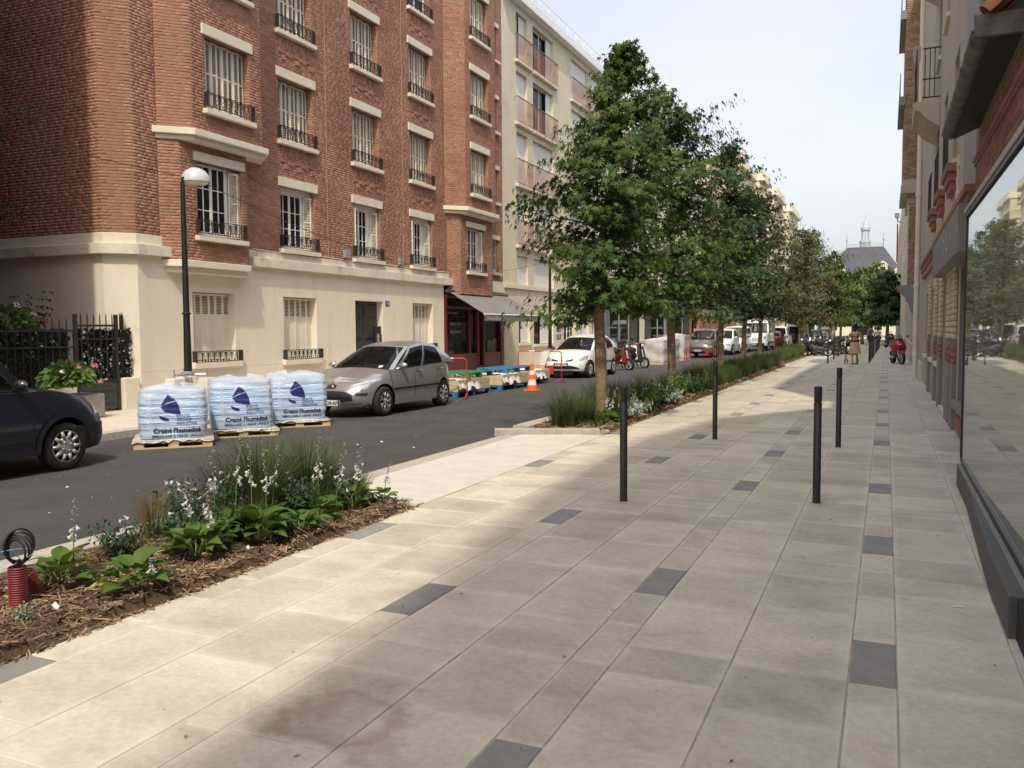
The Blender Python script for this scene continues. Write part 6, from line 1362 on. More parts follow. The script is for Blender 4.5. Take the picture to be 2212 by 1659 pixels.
        def capf(u, v):
            a_ = 2*math.pi*u; p = surf(a_, .82+.18*min(1, v*2)); q = 1.02 if v < .5 else 1.02-(v-.5)*1.5; hh = p[2] if v < .5 else h+.05*math.sin((v-.5)*3.14)+.06*math.sin(2*a_+ph[5])*(v-.35)
            return (p[0]*q+.012*math.sin(9*a_), p[1]*q+.012*math.cos(8*a_), hh+.02)
        s_.grid(capf, 60, 10); s_.obj('film_cap', MT['film'], T, smooth=True, local=True)
        # logo: a sail cut by two stripes, a swoosh, and the lettering
        lz = h*.52; ly = -.04; S = .29
        def put(polys, nm, mt):
            for poly in polys:
                bm_ = bmesh.new(); vv = [bm_.verts.new((0, p[0], p[1])) for p in poly]; bm_.faces.new(vv); bmesh.ops.triangulate(bm_, faces=bm_.faces[:]); bmesh.ops.subdivide_edges(bm_, edges=bm_.edges[:], cuts=3, use_grid_fill=True)
                for v in bm_.verts: v.co.x = fx_(v.co.y, v.co.z)
                me = bpy.data.meshes.new(nm); bm_.to_mesh(me); bm_.free(); me.materials.append(mt); inst(me, nm, T)
        q = lambda L: [(ly+a_*S, lz+c*S) for (a_, c) in L]
        put([q([(-.08,.98),(-.3,.62),(-.42,.42),(-.1,.60),(.3,.68),(.1,.9)]), ], 'sail_logo', MT['ink'])
        put([q([(.33,.64),(-.02,.54),(-.42,.36),(-.12,.22),(-.22,.12),(.2,.02),(.52,-.02),(.46,.35)])], 'sail_logo', MT['ink'])
        put([q([(-.5,-.04),(-.36,-.13),(-.12,-.2),(-.02,-.3),(-.08,-.36),(-.3,-.32),(-.46,-.2)])], 'swoosh_logo', MT['ink'])
        for txt, sz, dy, dz, mt, bd in (('ROUTE',.058,.09,-.05,'inkk',.0),('SERVICE',.058,.09,-.105,'inkk',.0),('INDUSTRIE',.058,.09,-.16,'inkk',.0),("Craint l'humidité",.098,-.23,-.275,'inkk',.003),('EMBALLAGE A USAGE UNIQUE',.052,-.25,-.345,'inkk',.0015)):
            me = text_mesh(txt, sz, MT[mt], 'bag_lettering', bold=bd)
            for v in me.vertices: yy, zz = ly+dy*1.0+v.co.x*.98, lz+dz+.0+v.co.y; v.co = (fx_(yy, zz, .009), yy, zz)
            inst(me, 'bag_lettering', T)
        return T
    bag(0, -9.86, 9.70, -.80, .98, .70, 'leftmost', 1); bag(1, -9.79, 11.08, -.76, 1.0, .76, 'middle', 2); bag(2, -9.82, 12.55, -.76, 1.04, .76, 'rightmost', 3)
bags()
def cone():
    T = thing('traffic_cone', 'orange and white traffic cone standing on the road before the tree bed', 'cone', (-9.0,21.9,-.05))
    m = MB(); m.prism([(-.19,-.19),(.19,-.19),(.19,.19),(-.19,.19)], 0, .035); m.obj('base', MT['orange'], T, local=True, bevel=.01)
    def ring(z0, z1, mt): 
        rr = lambda z: .15-.115*z/.75
        m = MB(); m.lathe([(rr(z0),z0),(rr(z1),z1)], n=20); m.obj('band', MT[mt], T, smooth=True, local=True)
    for z0, z1, mt in ((.035,.16,'orange'),(.16,.31,'inkw'),(.31,.45,'orange'),(.45,.57,'inkw'),(.57,.75,'orange')): ring(z0, z1, mt)
    m = MB(); m.lathe([(.035,.75),(.03,.77),(0,.77)], n=14); m.obj('tip', MT['orange'], T, local=True)
cone()
def barrier(label, loc, rz, L=1.5):
    T = thing('red_barrier', label, 'barrier', loc, rz, 'red tubular site barriers')
    r = .016; m = MB(); h = 1.0
    arc = lambda y0, y1, z0, z1: [(0,y0,z0),(0,y0,z1-.1),(0,y0+math.copysign(.03,y1-y0),z1-.03),(0,y0+math.copysign(.1,y1-y0),z1),(0,y1-math.copysign(.1,y1-y0),z1),(0,y1-math.copysign(.03,y1-y0),z1-.03),(0,y1,z1-.1),(0,y1,z0)]
    m.tube(arc(-L/2,L/2,.0,h), r, 8); m.tube([(0,-L/2,.52),(0,L/2,.52)], r, 8); m.obj('tube_frame', MT['red'], T, smooth=True, local=True)
    m = MB(); m.box(-.012,.012,-L/2+.3,-L/2+.52,.26,.5); p = m.obj('panel', MT['red'], T, local=True)
    t = inst(text_mesh('LR', .12, MT['inkw'], 'panel_letters'), 'panel_letters', p, (.013,-L/2+.32,.35), (math.pi/2,0,math.pi/2))
    for s in (-1,1):
        m = MB(); m.tube([(-.25,s*(L/2-.02),.02),(0,s*(L/2-.02),.12),(.25,s*(L/2-.02),.02)], r, 8); m.obj('foot', MT['red'], T, local=True)
        q = MB(); q.tube([(0,s*.3-.12,h),(0,s*.3+.12,h)], r*1.05, 8); q.obj('reflective_sleeve', MT['inkw'], T, local=True)
barrier('red site barrier standing just behind the silver hatchback', (-10.2,18.6,-.05), -1.2)
barrier('red site barrier in front of the white hatchback', (-10.3,25.7,-.05), 1.35, 1.7)
barrier('red site barrier in front of the plastic wrapped pallets', (-9.6,44.5,-.05), .3)
barrier('red site barrier beside the dark grey parked car', (-9.3,47.2,-.05), 1.2)
def site_stacks():
    cols = {'green': M('green_pallet_paint', (.04,.16,.07), (.07,.22,.1), scale=5, rough=.7), 'blue': M('blue_pallet_paint', (.02,.13,.28), (.04,.2,.38), scale=5, rough=.7)}
    cloth = M('white_tarp', (.62,.63,.65), (.72,.73,.74), scale=3, rough=.55, bump=.4, bscale=9); stone = M('stacked_kerbstone', (.52,.42,.26), (.6,.5,.33), scale=4, rough=.85)
    def pal(mt, label, x, y, z, rz=0, L=1.2, W_=1.0):
        T = thing('pallet', label, 'pallet', (x, y, z), rz); a, b_ = W_/2, L/2
        for k in range(6): m = MB(); m.box(-a+k*(2*a-.12)/5,-a+k*(2*a-.12)/5+.12,-b_,b_,.12,.142); m.obj('top_board', mt, T, local=True)
        for k in range(3): m = MB(); yy = (-b_,-.05,b_-.1)[k]; m.box(-a,a,yy,yy+.1,.1,.1195); m.obj('stringer', mt, T, local=True); m = MB(); m.box(-a,a,yy,yy+.1,0,.02); m.obj('bottom_board', mt, T, local=True)
        for kx in range(3):
            for ky in range(3): m = MB(); xx = (-a,-.07,a-.14)[kx]; yy = (-b_,-.05,b_-.1)[ky]; m.box(xx,xx+.14,yy,yy+.1,.0205,.0995); m.obj('block', mt, T, local=True)
    def stack(x, y, L, label, lt, seed):
        T = thing('kerbstone_stack', label, 'stone stack', (x, y, -.05)); rr = random.Random(seed)
        for j in range(2):
            for i in range(4):
                m = MB(); m.box(-.5+i*.25+.003,-.5+i*.25+.247,-L/2,L/2,.145+j*.15,.29+j*.15); m.obj('kerb_block', stone, T, local=True, bevel=.008)
        if lt:
            c = MB(); c.grid(lambda u, v: (-.54+1.08*u if .08 < u < .92 else (-.56 if u < .5 else .56)+.02*math.sin(v*30), -L/2-.02+L*.66*v, (.455 if .08 < u < .92 else .2+.05*math.sin(v*13))+.012*math.sin(9*u+21*v)), 24, 40); c.obj('white_tarpaulin', cloth, T, smooth=True, local=True)
    MT['greenp'] = cols['green']; MT['bluep'] = cols['blue']
    pal(cols['blue'], 'blue pallet under the tarp covered stones behind the silver hatchback', -10.3, 19.9, -.05, 0, 2.0)
    stack(-10.3, 19.9, 1.9, 'stone blocks half under white tarp beneath the green pallet', True, 1)
    pal(cols['green'], 'green pallet lying on top of the nearer stone stack', -10.3, 20.3, .405, .02, 1.5)
    pal(cols['blue'], 'blue pallet under the second stone stack by the cone', -10.3, 22.6, -.05, 0, 2.0)
    stack(-10.3, 22.6, 1.9, 'stone blocks half under white tarp beneath the upper blue pallet', True, 2)
    pal(cols['blue'], 'blue pallet lying on top of the second stone stack', -10.35, 23.0, .405, -.02, 1.6)
    stack(-10.4, 25.0, 1.2, 'white tarp covered block in front of the white hatchback', True, 3)
    m = MB(); m.box(-10.75,-10.3,25.75,26.5,-.05,.38); o = m.obj('black_crate', MT['plastic'], bevel=.05); tag(o, 'black crate beside the white tarp in front of the white hatchback', 'crate')
    # pallets wrapped in milky film
    def wrap(x, y, w, l, h, label, seed):
        T = thing('wrapped_pallet', label, 'wrapped pallet', (x, y, -.05)); r2 = random.Random(seed); ph = [r2.uniform(0,6) for _ in range(4)]
        m = MB()
        def fn(u, v):
            a = 2*math.pi*u; c, s = math.cos(a), math.sin(a); k = (abs(c)**7+abs(s)**7)**(-1/7); z = min(v/.75, 1)*h; q = 1 if v < .75 else (1-v)/.25
            return (w/2*k*c*q*(1+.03*math.sin(11*z+ph[0])), l/2*k*s*q*(1+.03*math.sin(9*z+ph[1]+3*a)), .15+z+(.05*math.sin(4*a+ph[2])+.06)*(1-q)*1.0)
        m.grid(fn, 48, 16); m.obj('film', MT['plasticsheet'], T, smooth=True, local=True); m = MB(); m.box(-w/2,w/2,-l/2,l/2,0,.14); m.obj('pallet_base', MT['wood2'], T, local=True)
    wrap(-10.2,40.4,1.2,1.5,1.0,'nearest milky film wrapped pallet before the grey shops',1); wrap(-10.2,42.5,1.2,1.6,1.05,'middle milky film wrapped pallet before the grey shops',2); wrap(-10.3,45.4,1.2,1.5,1.2,'tallest milky film wrapped pallet next to the dark grey car',3); wrap(-11.9,37.6,1.1,1.3,.9,'small milky wrapped pallet on the pavement behind the scooters',4)
site_stacks()
def duct():
    T = thing('duct_stub', 'red corrugated duct stub with coiled black cable in the flower bed', 'duct', (-4.62,3.32,.05))
    m = MB(); prof = []
    for i in range(36): z = i*.0068; prof += [(.046 if i % 2 else .053, z)]
    m.lathe(prof, (0,0,0), n=18); o = m.obj('corrugated_duct', M('red_duct', (.16,.02,.025), (.24,.035,.04), scale=5, rough=.5), T, smooth=True, local=True)
    m = MB()
    for k in range(5):
        a = .3*k; R_ = .082+.006*k; m.tube([(R_*math.cos(t)*math.cos(a)*.9, R_*math.cos(t)*math.sin(a)*.7+.05*k*.1, .32+.01*k+R_*math.sin(t)*.9) for t in np.linspace(-math.pi/2, 1.5*math.pi, 30)], .0065, 6)
    m.tube([(0,0,.2),(.02,0,.28)], .012, 6); m.obj('cable_coil', MT['black'], T, smooth=True, local=True)
    m = MB(); m.tube([(.09*math.cos(t), .06*math.sin(2*t), .3+.04*math.sin(t)) for t in np.linspace(0,5,24)], .003, 5); m.obj('blue_wire', M('blue_wire', (.1,.3,.45), rough=.5), T, local=True)
    T = thing('duct_stub', 'short red corrugated duct lying behind the upright one', 'duct', (-4.72,3.52,.02)); m = MB(); prof = [(.05 if i % 2 else .057, i*.009) for i in range(24)]; m.lathe(prof, (0,0,0), n=14); o = m.obj('corrugated_duct', bpy.data.materials['red_duct'], T, smooth=True, local=True); o.rotation_euler = (R(25),0,0)
    m = MB(); m.sph((-4.98,3.35,.12), .09, 10, 6, (1,1,.6)); o = m.obj('orange_cap', MT['orange']); tag(o, 'orange plastic cap at the left edge of the bed', 'cap')
duct()
def wires():
    W = thing('overhead_wire', 'thin overhead cable sagging past the street lamp along the facade', 'cable', (-12,12,4.4))
    a = Vector((-15.2,9.0,5.6)); b_ = Vector((-11.95,12.48,4.52)); c = Vector((-14.15,27.2,3.75)); m = MB()
    for p, q, s in ((a,b_,.12),(b_,c,.35)): m.tube([p.lerp(q, t)-Vector((0,0,s*4*t*(1-t))) for t in np.linspace(0,1,20)], .008, 4)
    m.obj('cable', MT['black'], W)
    W = thing('overhead_wire', 'thin cable between the brick building and the second lamp', 'cable', (-14,30,4)); m = MB(); p, q = Vector((-14.1,31.3,4.0)), Vector((-11.9,30.8,4.3)); m.tube([p.lerp(q, t)-Vector((0,0,.2*t*(1-t))) for t in np.linspace(0,1,8)], .008, 4); m.obj('cable', MT['black'], W)
wires()
# ================================================================= trees and planting
STAR = []
def star():
    A = [(90,1.),(35,.92),(145,.92),(-28,.62),(208,.62)]; A.sort(); out = []
    for i, (a, l) in enumerate(A):
        out.append((l*math.cos(R(a)), l*math.sin(R(a)), -.22*l*l))
        a2 = A[(i+1) % 5][0]+(360 if i == 4 else 0); m = (a+a2)/2; q = .30 if i != 4 else .22
        out.append((q*math.cos(R(m)), q*math.sin(R(m)), 0))
    return np.array([(0,0,.03)]+out)
STAR = star(); STF = np.array([(0,1+i,1+(i+1) % 10) for i in range(10)])
RHO = np.array([(0,-.7,0),(.5,0,.08),(0,1,-.15),(-.5,0,.08)]); RHF = np.array([(0,1,2),(0,2,3)])
def leaves(C, N, size, kind, rr):
    """C centres, N rough normals"""
    n = len(C); T, F_ = (STAR, STF) if kind == 'star' else (RHO, RHF)
    N = N/np.linalg.norm(N,axis=1)[:,None]; d = np.stack([N[:,0], N[:,1], np.full(n,-1.1)],1)+rr.normal(0,.55,(n,3)); d -= N*(d*N).sum(1)[:,None]; d /= np.linalg.norm(d,axis=1)[:,None]+1e-9
    u = np.cross(d, N); s = (size*rr.uniform(.65,1.2,n))[:,None,None]
    V = C[:,None,:]+s*(T[None,:,0:1]*u[:,None,:]+T[None,:,1:2]*d[:,None,:]+T[None,:,2:3]*N[:,None,:])
    return V.reshape(-1,3), (np.arange(n)[:,None,None]*len(T)+F_[None]).reshape(-1,3)
def tree(name, label, x, y, H, r0, prof, nl, mat, size, seed, kind='star', top=(0,0), limbs=60, zc=2.2, bark='bark', group=None, z0=0, fill=.5, leaders=()):
    rr = np.random.default_rng(seed); T = thing(name, label, 'tree', (x, y, z0), 0, group)
    P = lambda z: float(np.interp(z, [p[0] for p in prof], [p[1] for p in prof]))
    ax = lambda z: np.array([top[0]*max(0,(z-zc)/(H-zc))**1.3+.03*math.sin(z*1.3+seed), top[1]*max(0,(z-zc)/(H-zc))**1.3+.03*math.cos(z*1.1+seed), z])
    m = MB(); zz = np.linspace(0, zc, 8); m.tube([ax(z) for z in zz], [r0*(1.25 if z < .05 else 1.0-.16*z/zc) for z in zz], 12); m.obj('trunk', MT[bark], T, smooth=True, local=True)
    m = MB(); zz = np.linspace(zc, H*.97, 12); m.tube([ax(z) for z in zz], [r0*.84*(1-.93*(z-zc)/(H-zc)) for z in zz], 8); C = []; N = []
    for k in range(limbs):
        f = (k+.5)/limbs; z = zc+(H-zc)*(.0+.96*f**.9); a = k*2.39996+rr.normal(0,.35); L = P(z)*rr.uniform(.5,1.25)
        for (a0, dz0, k0) in leaders:
            pass
        rise = .18+.55*f+rr.normal(0,.1); b0 = ax(max(zc*.98, z-.3*L-.1)); dirh = np.array([math.cos(a), math.sin(a), 0]); pts = []
        for t in np.linspace(0,1,6): pts.append(b0+dirh*L*t+np.array([0,0,L*rise*t-.22*L*t*t+.03*math.sin(9*t+k)])+rr.normal(0,.03,3)*t)
        m.tube(pts, [max(.006, r0*.24*(1-.85*t)*(1-.5*f)) for t in np.linspace(0,1,6)], 5)
        nleaf = int(nl/limbs*(.35+1.3*L/max(p[1] for p in prof))); tt = rr.beta(2.2,1.1,nleaf)*1.08; ip = np.clip(tt*5,0,4.999); i0 = ip.astype(int); fr = (ip-i0)[:,None]; pa = np.array(pts)
        base = pa[i0]*(1-fr)+pa[i0+1]*fr; sp = (.10+.16*L)*(.5+.7*tt)[:,None]
        # leaves gather in a few bunches along the limb
        bun = rr.integers(0,5,nleaf); boff = rr.normal(0,1,(5,3)); tt2 = np.round(tt*4)/4; c = base+sp*(.75*boff[bun]*np.array([1,1,.75])+.36*rr.normal(0,1,(nleaf,3))*np.array([1,1,.7]))
        C.append(c); N.append(np.stack([c[:,0]-ax(z)[0], c[:,1]-ax(z)[1], np.full(nleaf,.75*max(.25,P(z)))],1)+rr.normal(0,.35,(nleaf,3)))
    m.obj('limbs', MT['barkdk'], T, local=True); C = np.concatenate(C); N = np.concatenate(N)
    k = C[:,2] > zc*.8; V, F_ = leaves(C[k], N[k], size, kind, rr)
    o = inst(npmesh('crown', V, F_, MT[mat]), 'crown', T); o['kind'] = 'stuff'; return T
PR = [(1.9,.8),(2.3,1.35),(2.7,1.0),(3.2,1.08),(4.0,1.22),(4.8,.98),(5.4,.82),(5.9,.42),(6.5,.25),(7,.05)]
TX = -4.75; TG = 'street trees in the long planting bed'
tree('sweetgum_tree', 'nearest and tallest looking star-leaved tree, in front of the white hatchback', TX, 14.8, 6.95, .115, PR, 7400, 'leaf1', .108, 1, top=(.42,.18), limbs=74, zc=2.1, group=TG)
tree('sweetgum_tree', 'second star-leaved tree, forked crown, just right of the nearest tree', TX, 20.5, 7.5, .11, [(2,.9),(2.6,1.5),(3.6,1.75),(5,1.6),(6,1.15),(7,.6),(7.6,.15)], 7600, 'leaf1', .115, 2, top=(-.2,-.05), limbs=74, zc=2.4, group=TG)
tree('sweetgum_tree', 'third tree along the bed, thinner dark crown with bare top', TX, 27.3, 7.7, .1, [(2,.9),(2.8,1.6),(4,1.75),(5.2,1.3),(6.3,.75),(7.2,.35),(7.8,.1)], 5600, 'leaf2', .115, 3, top=(.25,.1), limbs=64, zc=2.3, group=TG)
tree('street_tree', 'fourth tree along the bed, in front of the tall white van', TX, 32.0, 6.9, .095, [(2,.9),(3,1.5),(4.5,1.5),(5.8,.9),(7,.2)], 5000, 'leaf2', .115, 4, limbs=52, zc=2.2, group=TG)
tree('street_tree', 'fifth tree along the bed, brownish sparse crown beside the fourth', TX, 36.2, 7.4, .095, [(2,.8),(3,1.5),(4.5,1.7),(6,1.1),(7.5,.2)], 4400, 'leaf3', .11, 5, limbs=50, zc=2.2, group=TG)
tree('street_tree', 'brown tinged tree before the black motorbikes', -5.2, 62, 8.6, .13, [(2,1.1),(3.4,2.2),(5.5,2.4),(7.2,1.4),(8.6,.3)], 3800, 'leaf3', .12, 6, 'rho', limbs=60, zc=2.4, group=TG)
tree('street_tree', 'green tree standing behind the brown tinged one', -5.6, 69, 9.4, .13, [(2,1.2),(3.4,2.3),(5.5,2.6),(7.5,1.6),(9.4,.3)], 4200, 'leaf4', .13, 7, 'rho', limbs=60, zc=2.4, group=TG)
tree('street_tree', 'slim green tree at the right of the far bed', -3.9, 70, 7.6, .1, [(2,.9),(3.4,1.8),(5,1.8),(7.6,.2)], 3600, 'leaf4', .14, 8, 'rho', limbs=46, zc=2.3, group=TG)
FG = 'trees round the far square'
for i, (x, y, H, w, mt, lb) in enumerate(((-7.6,98,11.5,3.8,'leaf2','large dark green tree left of the slate roof'), (-2.2,92,7.6,3.0,'leaf4','light green tree under the slate roof'), (-1.6,112,9.5,4.2,'leaf5','yellow-green tree below the slate roof'), (.1,84,6.6,2.2,'leaf2','dark tree against the right-hand wall far away'), (-5.4,118,9,3.6,'leaf4','mid green tree behind the white mast'), (-13.5,150,9,4.5,'leaf4','tree at the left end of the square'), (-9,160,10,5,'leaf2','dark tree at the back of the square'), (-3,165,10.5,5.5,'leaf4','broad tree in the middle of the square back row'), (3,150,9.5,5,'leaf5','yellowish tree at the right end of the square'), (-7.4,84,8.2,2.4,'leaf4','green tree between the parked row and the bed'))):
    tree('square_tree', lb, x, y, H, .16, [(2,w*.5),(H*.4,w),(H*.7,w*.85),(H,w*.15)], 4200, mt, .2 if y < 130 else .3, 20+i, 'rho', limbs=56, zc=2.3, group=FG)
tree('courtyard_tree', 'leafy branch of a courtyard tree at the top left edge', -16.9, 10.6, 7.6, .1, [(2.4,.6),(4.5,.95),(6.6,1.05),(7.6,.3)], 4200, 'leaf1', .075, 40, 'rho', limbs=34, zc=2.6)
# ---------------------------------------------------------------- grasses, hostas, ferns
def tuft_mesh(n, h, spread, w, mat, seed, key):
    rr = np.random.default_rng(seed); a = rr.uniform(0,2*math.pi,n); hh = h*rr.uniform(.5,1.1,n); out = spread*rr.uniform(.2,1,n)*hh; b0 = rr.uniform(0,.07,n)
    S = 5; V = np.zeros((n,S+1,2,3)); bend = rr.uniform(1.2,2.6,n)
    for k in range(S+1):
        t = k/S; rad = b0+out*t**bend; z = hh*(t-.28*(out/hh)*t**3); p = np.stack([rad*np.cos(a), rad*np.sin(a), z],1); ww = w*(1-t**1.6)*rr.uniform(.8,1.2,n)*.5+.0004
        sd = np.stack([-np.sin(a+.4), np.cos(a+.4), np.zeros(n)],1)*ww[:,None]; V[:,k,0] = p-sd; V[:,k,1] = p+sd
    idx = np.arange(n)[:,None,None]*((S+1)*2); q = np.array([[2*k,2*k+1,2*k+3,2*k+2] for k in range(S)])
    return npmesh(key, V.reshape(-1,3), (idx+q[None]).reshape(-1,4), MT[mat])
TF = {'tall': tuft_mesh(420,.82,.66,.0065,'grass',1,'grass_tuft'), 'mid': tuft_mesh(240,.5,.7,.006,'grass',2,'grass_tuft'), 'dry': tuft_mesh(220,.5,.45,.005,'grassdry',3,'grass_tuft'), 'big': tuft_mesh(240,.62,.75,.008,'grass',4,'grass_tuft'), 'far': tuft_mesh(130,.62,.7,.016,'grass',5,'grass_tuft')}
def tuft(kind, x, y, s=1, label='', group=None, rz=None):
    o = inst(TF[kind], 'grass_tuft', None, (x, y, .02), (0,0,random.uniform(0,6) if rz is None else rz), (s,s,s)); tag(o, label, 'grass', group); return o
rr0 = random.Random(77)
def hleaf(L, W_, arch, seed):
    rr = random.Random(seed); b = MB()
    def fn(u, v):
        t = u; s = (v-.5)*2; w = W_*(math.sin(math.pi*min(1, t*.92+.08)**.75)*.98)*(1-.25*t)+.001; return (s*w*.5, L*t, arch*(t-t*t*1.35)+.16*W_*abs(s)**1.5+.006*math.sin(8*s*2+1))
    b.grid(fn, 8, 6); return b.mesh('leaf', MT['hosta'], True)
HL = [hleaf(.165,.135,.09,1), hleaf(.185,.15,.07,2), hleaf(.14,.115,.09,3)]
MT['hostay'] = leafmat('yellow_hosta_leaf', (.42,.42,.06), (.55,.5,.1), island=0); HLY = hleaf(.16,.09,.1,4); HLY.materials.clear(); HLY.materials.append(MT['hostay'])
fl = MB(); fl.lathe([(.003,0),(.006,.012),(.008,.028),(.016,.042),(.021,.048)], n=6); FLM = fl.mesh('flower', MT['petal'], True)
bd = MB(); bd.lathe([(.001,0),(.006,.01),(.005,.022),(0,.028)], n=5); BDM = bd.mesh('bud', MT['lilac'], True)
def flower_stem(T, dx, dy, h, lean, seed, nf=6, nb=9):
    rr = random.Random(seed); m = MB(); pts = [(dx+lean[0]*t*t, dy+lean[1]*t*t, h*t) for t in np.linspace(0,1,7)]; m.tube(pts, [.005-.003*t for t in np.linspace(0,1,7)], 5); st = m.obj('flower_stem', MT['stemg'], T, local=True)
    for i in range(nf+nb):
        t = .55+.45*i/(nf+nb); p = Vector((dx+lean[0]*t*t, dy+lean[1]*t*t, h*t)); a = rr.uniform(0,6.28); fl_ = i < nf
        o = inst(FLM if fl_ else BDM, 'flower' if fl_ else 'bud', st, p+Vector((.012*math.cos(a), .012*math.sin(a), 0)), (R(rr.uniform(100,150)) if fl_ else R(rr.uniform(50,110)), 0, a), (.8,)*3 if fl_ else (.9,)*3)
def hosta(x, y, label, n, seed, stems=(), s=1., yellow=0):
    T = thing('hosta', label, 'plant', (x, y, .02), 0, 'hostas in the flower bed'); rr = random.Random(seed); n = int(n*1.45)
    for i in range(n):
        f = i/n; a = i*2.4+rr.uniform(-.3,.3); tilt = .95-1.0*f+rr.uniform(-.15,.15); me = HL[i % 3] if i >= yellow else HLY; r0 = .05*s+.06*(1-f)*s
        b0 = Vector((-math.sin(a)*r0, math.cos(a)*r0, (.04+.10*f+.05*rr.random())*s)); k = .9*s*rr.uniform(.7,1.15)
        inst(me, 'leaf', T, b0, (R(35-70*(1-f)*.45+rr.uniform(-8,12)), rr.uniform(-.25,.25), a), (k,k,k))
    m = MB()
    for i in range(8): a = i*.8; m.tube([(0,0,0),(.06*math.cos(a)*s,.06*math.sin(a)*s,.12*s)], .006, 5)
    m.obj('stalks', MT['stemg'], T, local=True)
    for k, (dx, dy, h, lx, ly) in enumerate(stems): flower_stem(T, dx, dy, h, (lx, ly), seed*10+k)
    return T
hosta(-4.78,3.72,'hosta beside the red duct stub at the left edge',12,1,[(.05,.06,.58,.02,.02)],1.05)
hosta(-4.22,3.80,'big hosta with a yellowing leaf low down, second from the left',19,2,[(.08,.02,.3,.14,-.06)],1.1,2)
hosta(-4.45,4.55,'hosta under the largest white flower spike',18,3,[(0,.1,.55,.0,.04),(.1,.05,.5,-.05,.0),(-.08,.04,.62,-.06,0)],1.15)
hosta(-4.38,5.12,'hosta in the middle of the bed with broad bright leaves',22,4,[(.0,.1,.72,-.05,.05),(-.1,.05,.8,-.05,.05)],1.25,1)
hosta(-4.62,4.98,'hosta tucked behind the broad bright one',16,5,[(-.05,.0,.75,-.02,.0),(.05,.1,.85,.0,.1)],1.1)
hosta(-4.36,5.85,'hosta toward the far tip, its stems with many white bells',16,6,[(0,.0,.75,.02,.0),(.1,.1,.7,.1,.05),(-.1,.1,.66,.0,.05)],1.05)
hosta(-4.42,6.45,'small hosta close to the concrete crossing',14,7,[(0,.05,.6,.05,.05),(.05,-.05,.55,.0,.1)],.95)
hosta(-4.22,5.42,'low hosta at the pavement edge in the middle of the bed',15,9,[],1.0)
hosta(-4.6,5.55,'hosta half hidden between the middle hostas and the grass',15,10,[(0,0,.7,.05,.05)],1.0)
hosta(-4.28,6.75,'smallest hosta at the tip of the bed',9,8,[(.0,.0,.42,.05,.05)],.7)
for k, (kind, x, y, s, lb) in enumerate((('tall',-4.92,5.75,1.05,'tallest grass clump in the middle of the flower bed'),('tall',-4.75,6.2,.95,'grass clump right of the tallest one'),('tall',-4.85,6.6,.8,'grass clump nearest the concrete crossing'),('dry',-5.05,4.7,.95,'brownish thin grass tuft near the kerb'),('dry',-4.98,5.2,.9,'second brownish grass tuft behind the fern'),('mid',-4.55,6.1,.7,'low grass tuft among the hosta stems'),('tall',-5.02,6.1,.8,'grass clump against the road kerb'),('tall',-5.05,5.5,.85,'grass clump behind the feathery plants'),('tall',-4.72,5.6,.9,'upright grass clump among the flower stems'))): tuft(kind, x, y, s, lb)
for k_ in range(26):
    tuft('mid', rr0.uniform(-5.1,-4.5), rr0.uniform(4.9,6.85), rr0.uniform(.45,.8), 'short grass tuft filling the far half of the flower bed', 'short grass tufts in the flower bed')
def fern(x, y, label, h, r, n, seed, mat='fern', group=None, sz=.022, fl=0):
    T = thing('feathery_plant', label, 'plant', (x, y, .02), 0, group); rr = np.random.default_rng(seed); st = MB(); C = []
    for k in range(22):
        a = k*2.4; L = h*rr.uniform(.6,1.05); o = r*rr.uniform(.3,1); pts = [(o*math.cos(a)*t**1.2, o*math.sin(a)*t**1.2, L*t-.12*o*t*t) for t in np.linspace(0,1,5)]; st.tube(pts, [.004,.003,.003,.002,.001], 4)
        tt = rr.uniform(.2,1,n//22); C.append(np.stack([o*math.cos(a)*tt**1.2, o*math.sin(a)*tt**1.2, L*tt],1)+rr.normal(0,.035*(h/.4),(n//22,3)))
    st.obj('stems', MT['stemg'], T, local=True); C = np.concatenate(C); V, F_ = leaves(C, np.stack([C[:,0],C[:,1],np.full(len(C),.15)],1)+rr.normal(0,.1,C.shape), sz, 'rho', rr)
    o = inst(npmesh('foliage', V, F_, MT[mat]), 'foliage', T); o['kind'] = 'stuff'
    for i in range(fl):
        a = i*2.4; q = inst(FLM, 'flower', T, (r*.7*math.cos(a)*random.random(), r*.7*math.sin(a)*random.random(), h*random.uniform(.75,1.15)), (R(random.uniform(60,150)),0,a), (.75,)*3)
    return T
fern(-4.95,5.0,'dark feathery plant with small white flowers behind the hostas',.42,.36,1700,1,fl=14); fern(-4.75,4.72,'low feathery plant left of the big flower spike',.32,.28,1100,2,fl=4); fern(-5.0,5.45,'feathery plant at the foot of the tallest grass',.4,.3,1100,3,fl=5)
fern(-4.6,5.85,'feathery plant under the tall grass clumps',.45,.3,1200,7,fl=3); fern(-4.7,6.45,'feathery plant near the crossing end of the bed',.36,.26,900,8,fl=3); fern(-4.9,4.3,'sprawling feathery plant behind the second hosta',.3,.24,700,9,fl=2)
fern(-4.35,3.15,'tiny silver leaved plant in the mulch near the pale kerb',.13,.07,150,4,'silver',sz=.014)
# scraps of paper in the mulch
for k, (x, y, lb) in enumerate(((-4.3,3.3,'torn white paper scrap beside the tiny silver plant'),(-4.12,3.95,'white paper scrap at the bed edge in front of the second hosta'),(-4.15,4.75,'small white tissue on the mulch in front of the middle hostas'))):
    b = MB(); b.grid(lambda u, v: (x+.05*(u-.5), y+.035*(v-.5), .1+.012*math.sin(5*u+k)+.008*math.cos(6*v)), 3, 3); o = b.obj('paper_scrap', MT['inkw']); tag(o, lb, 'paper')
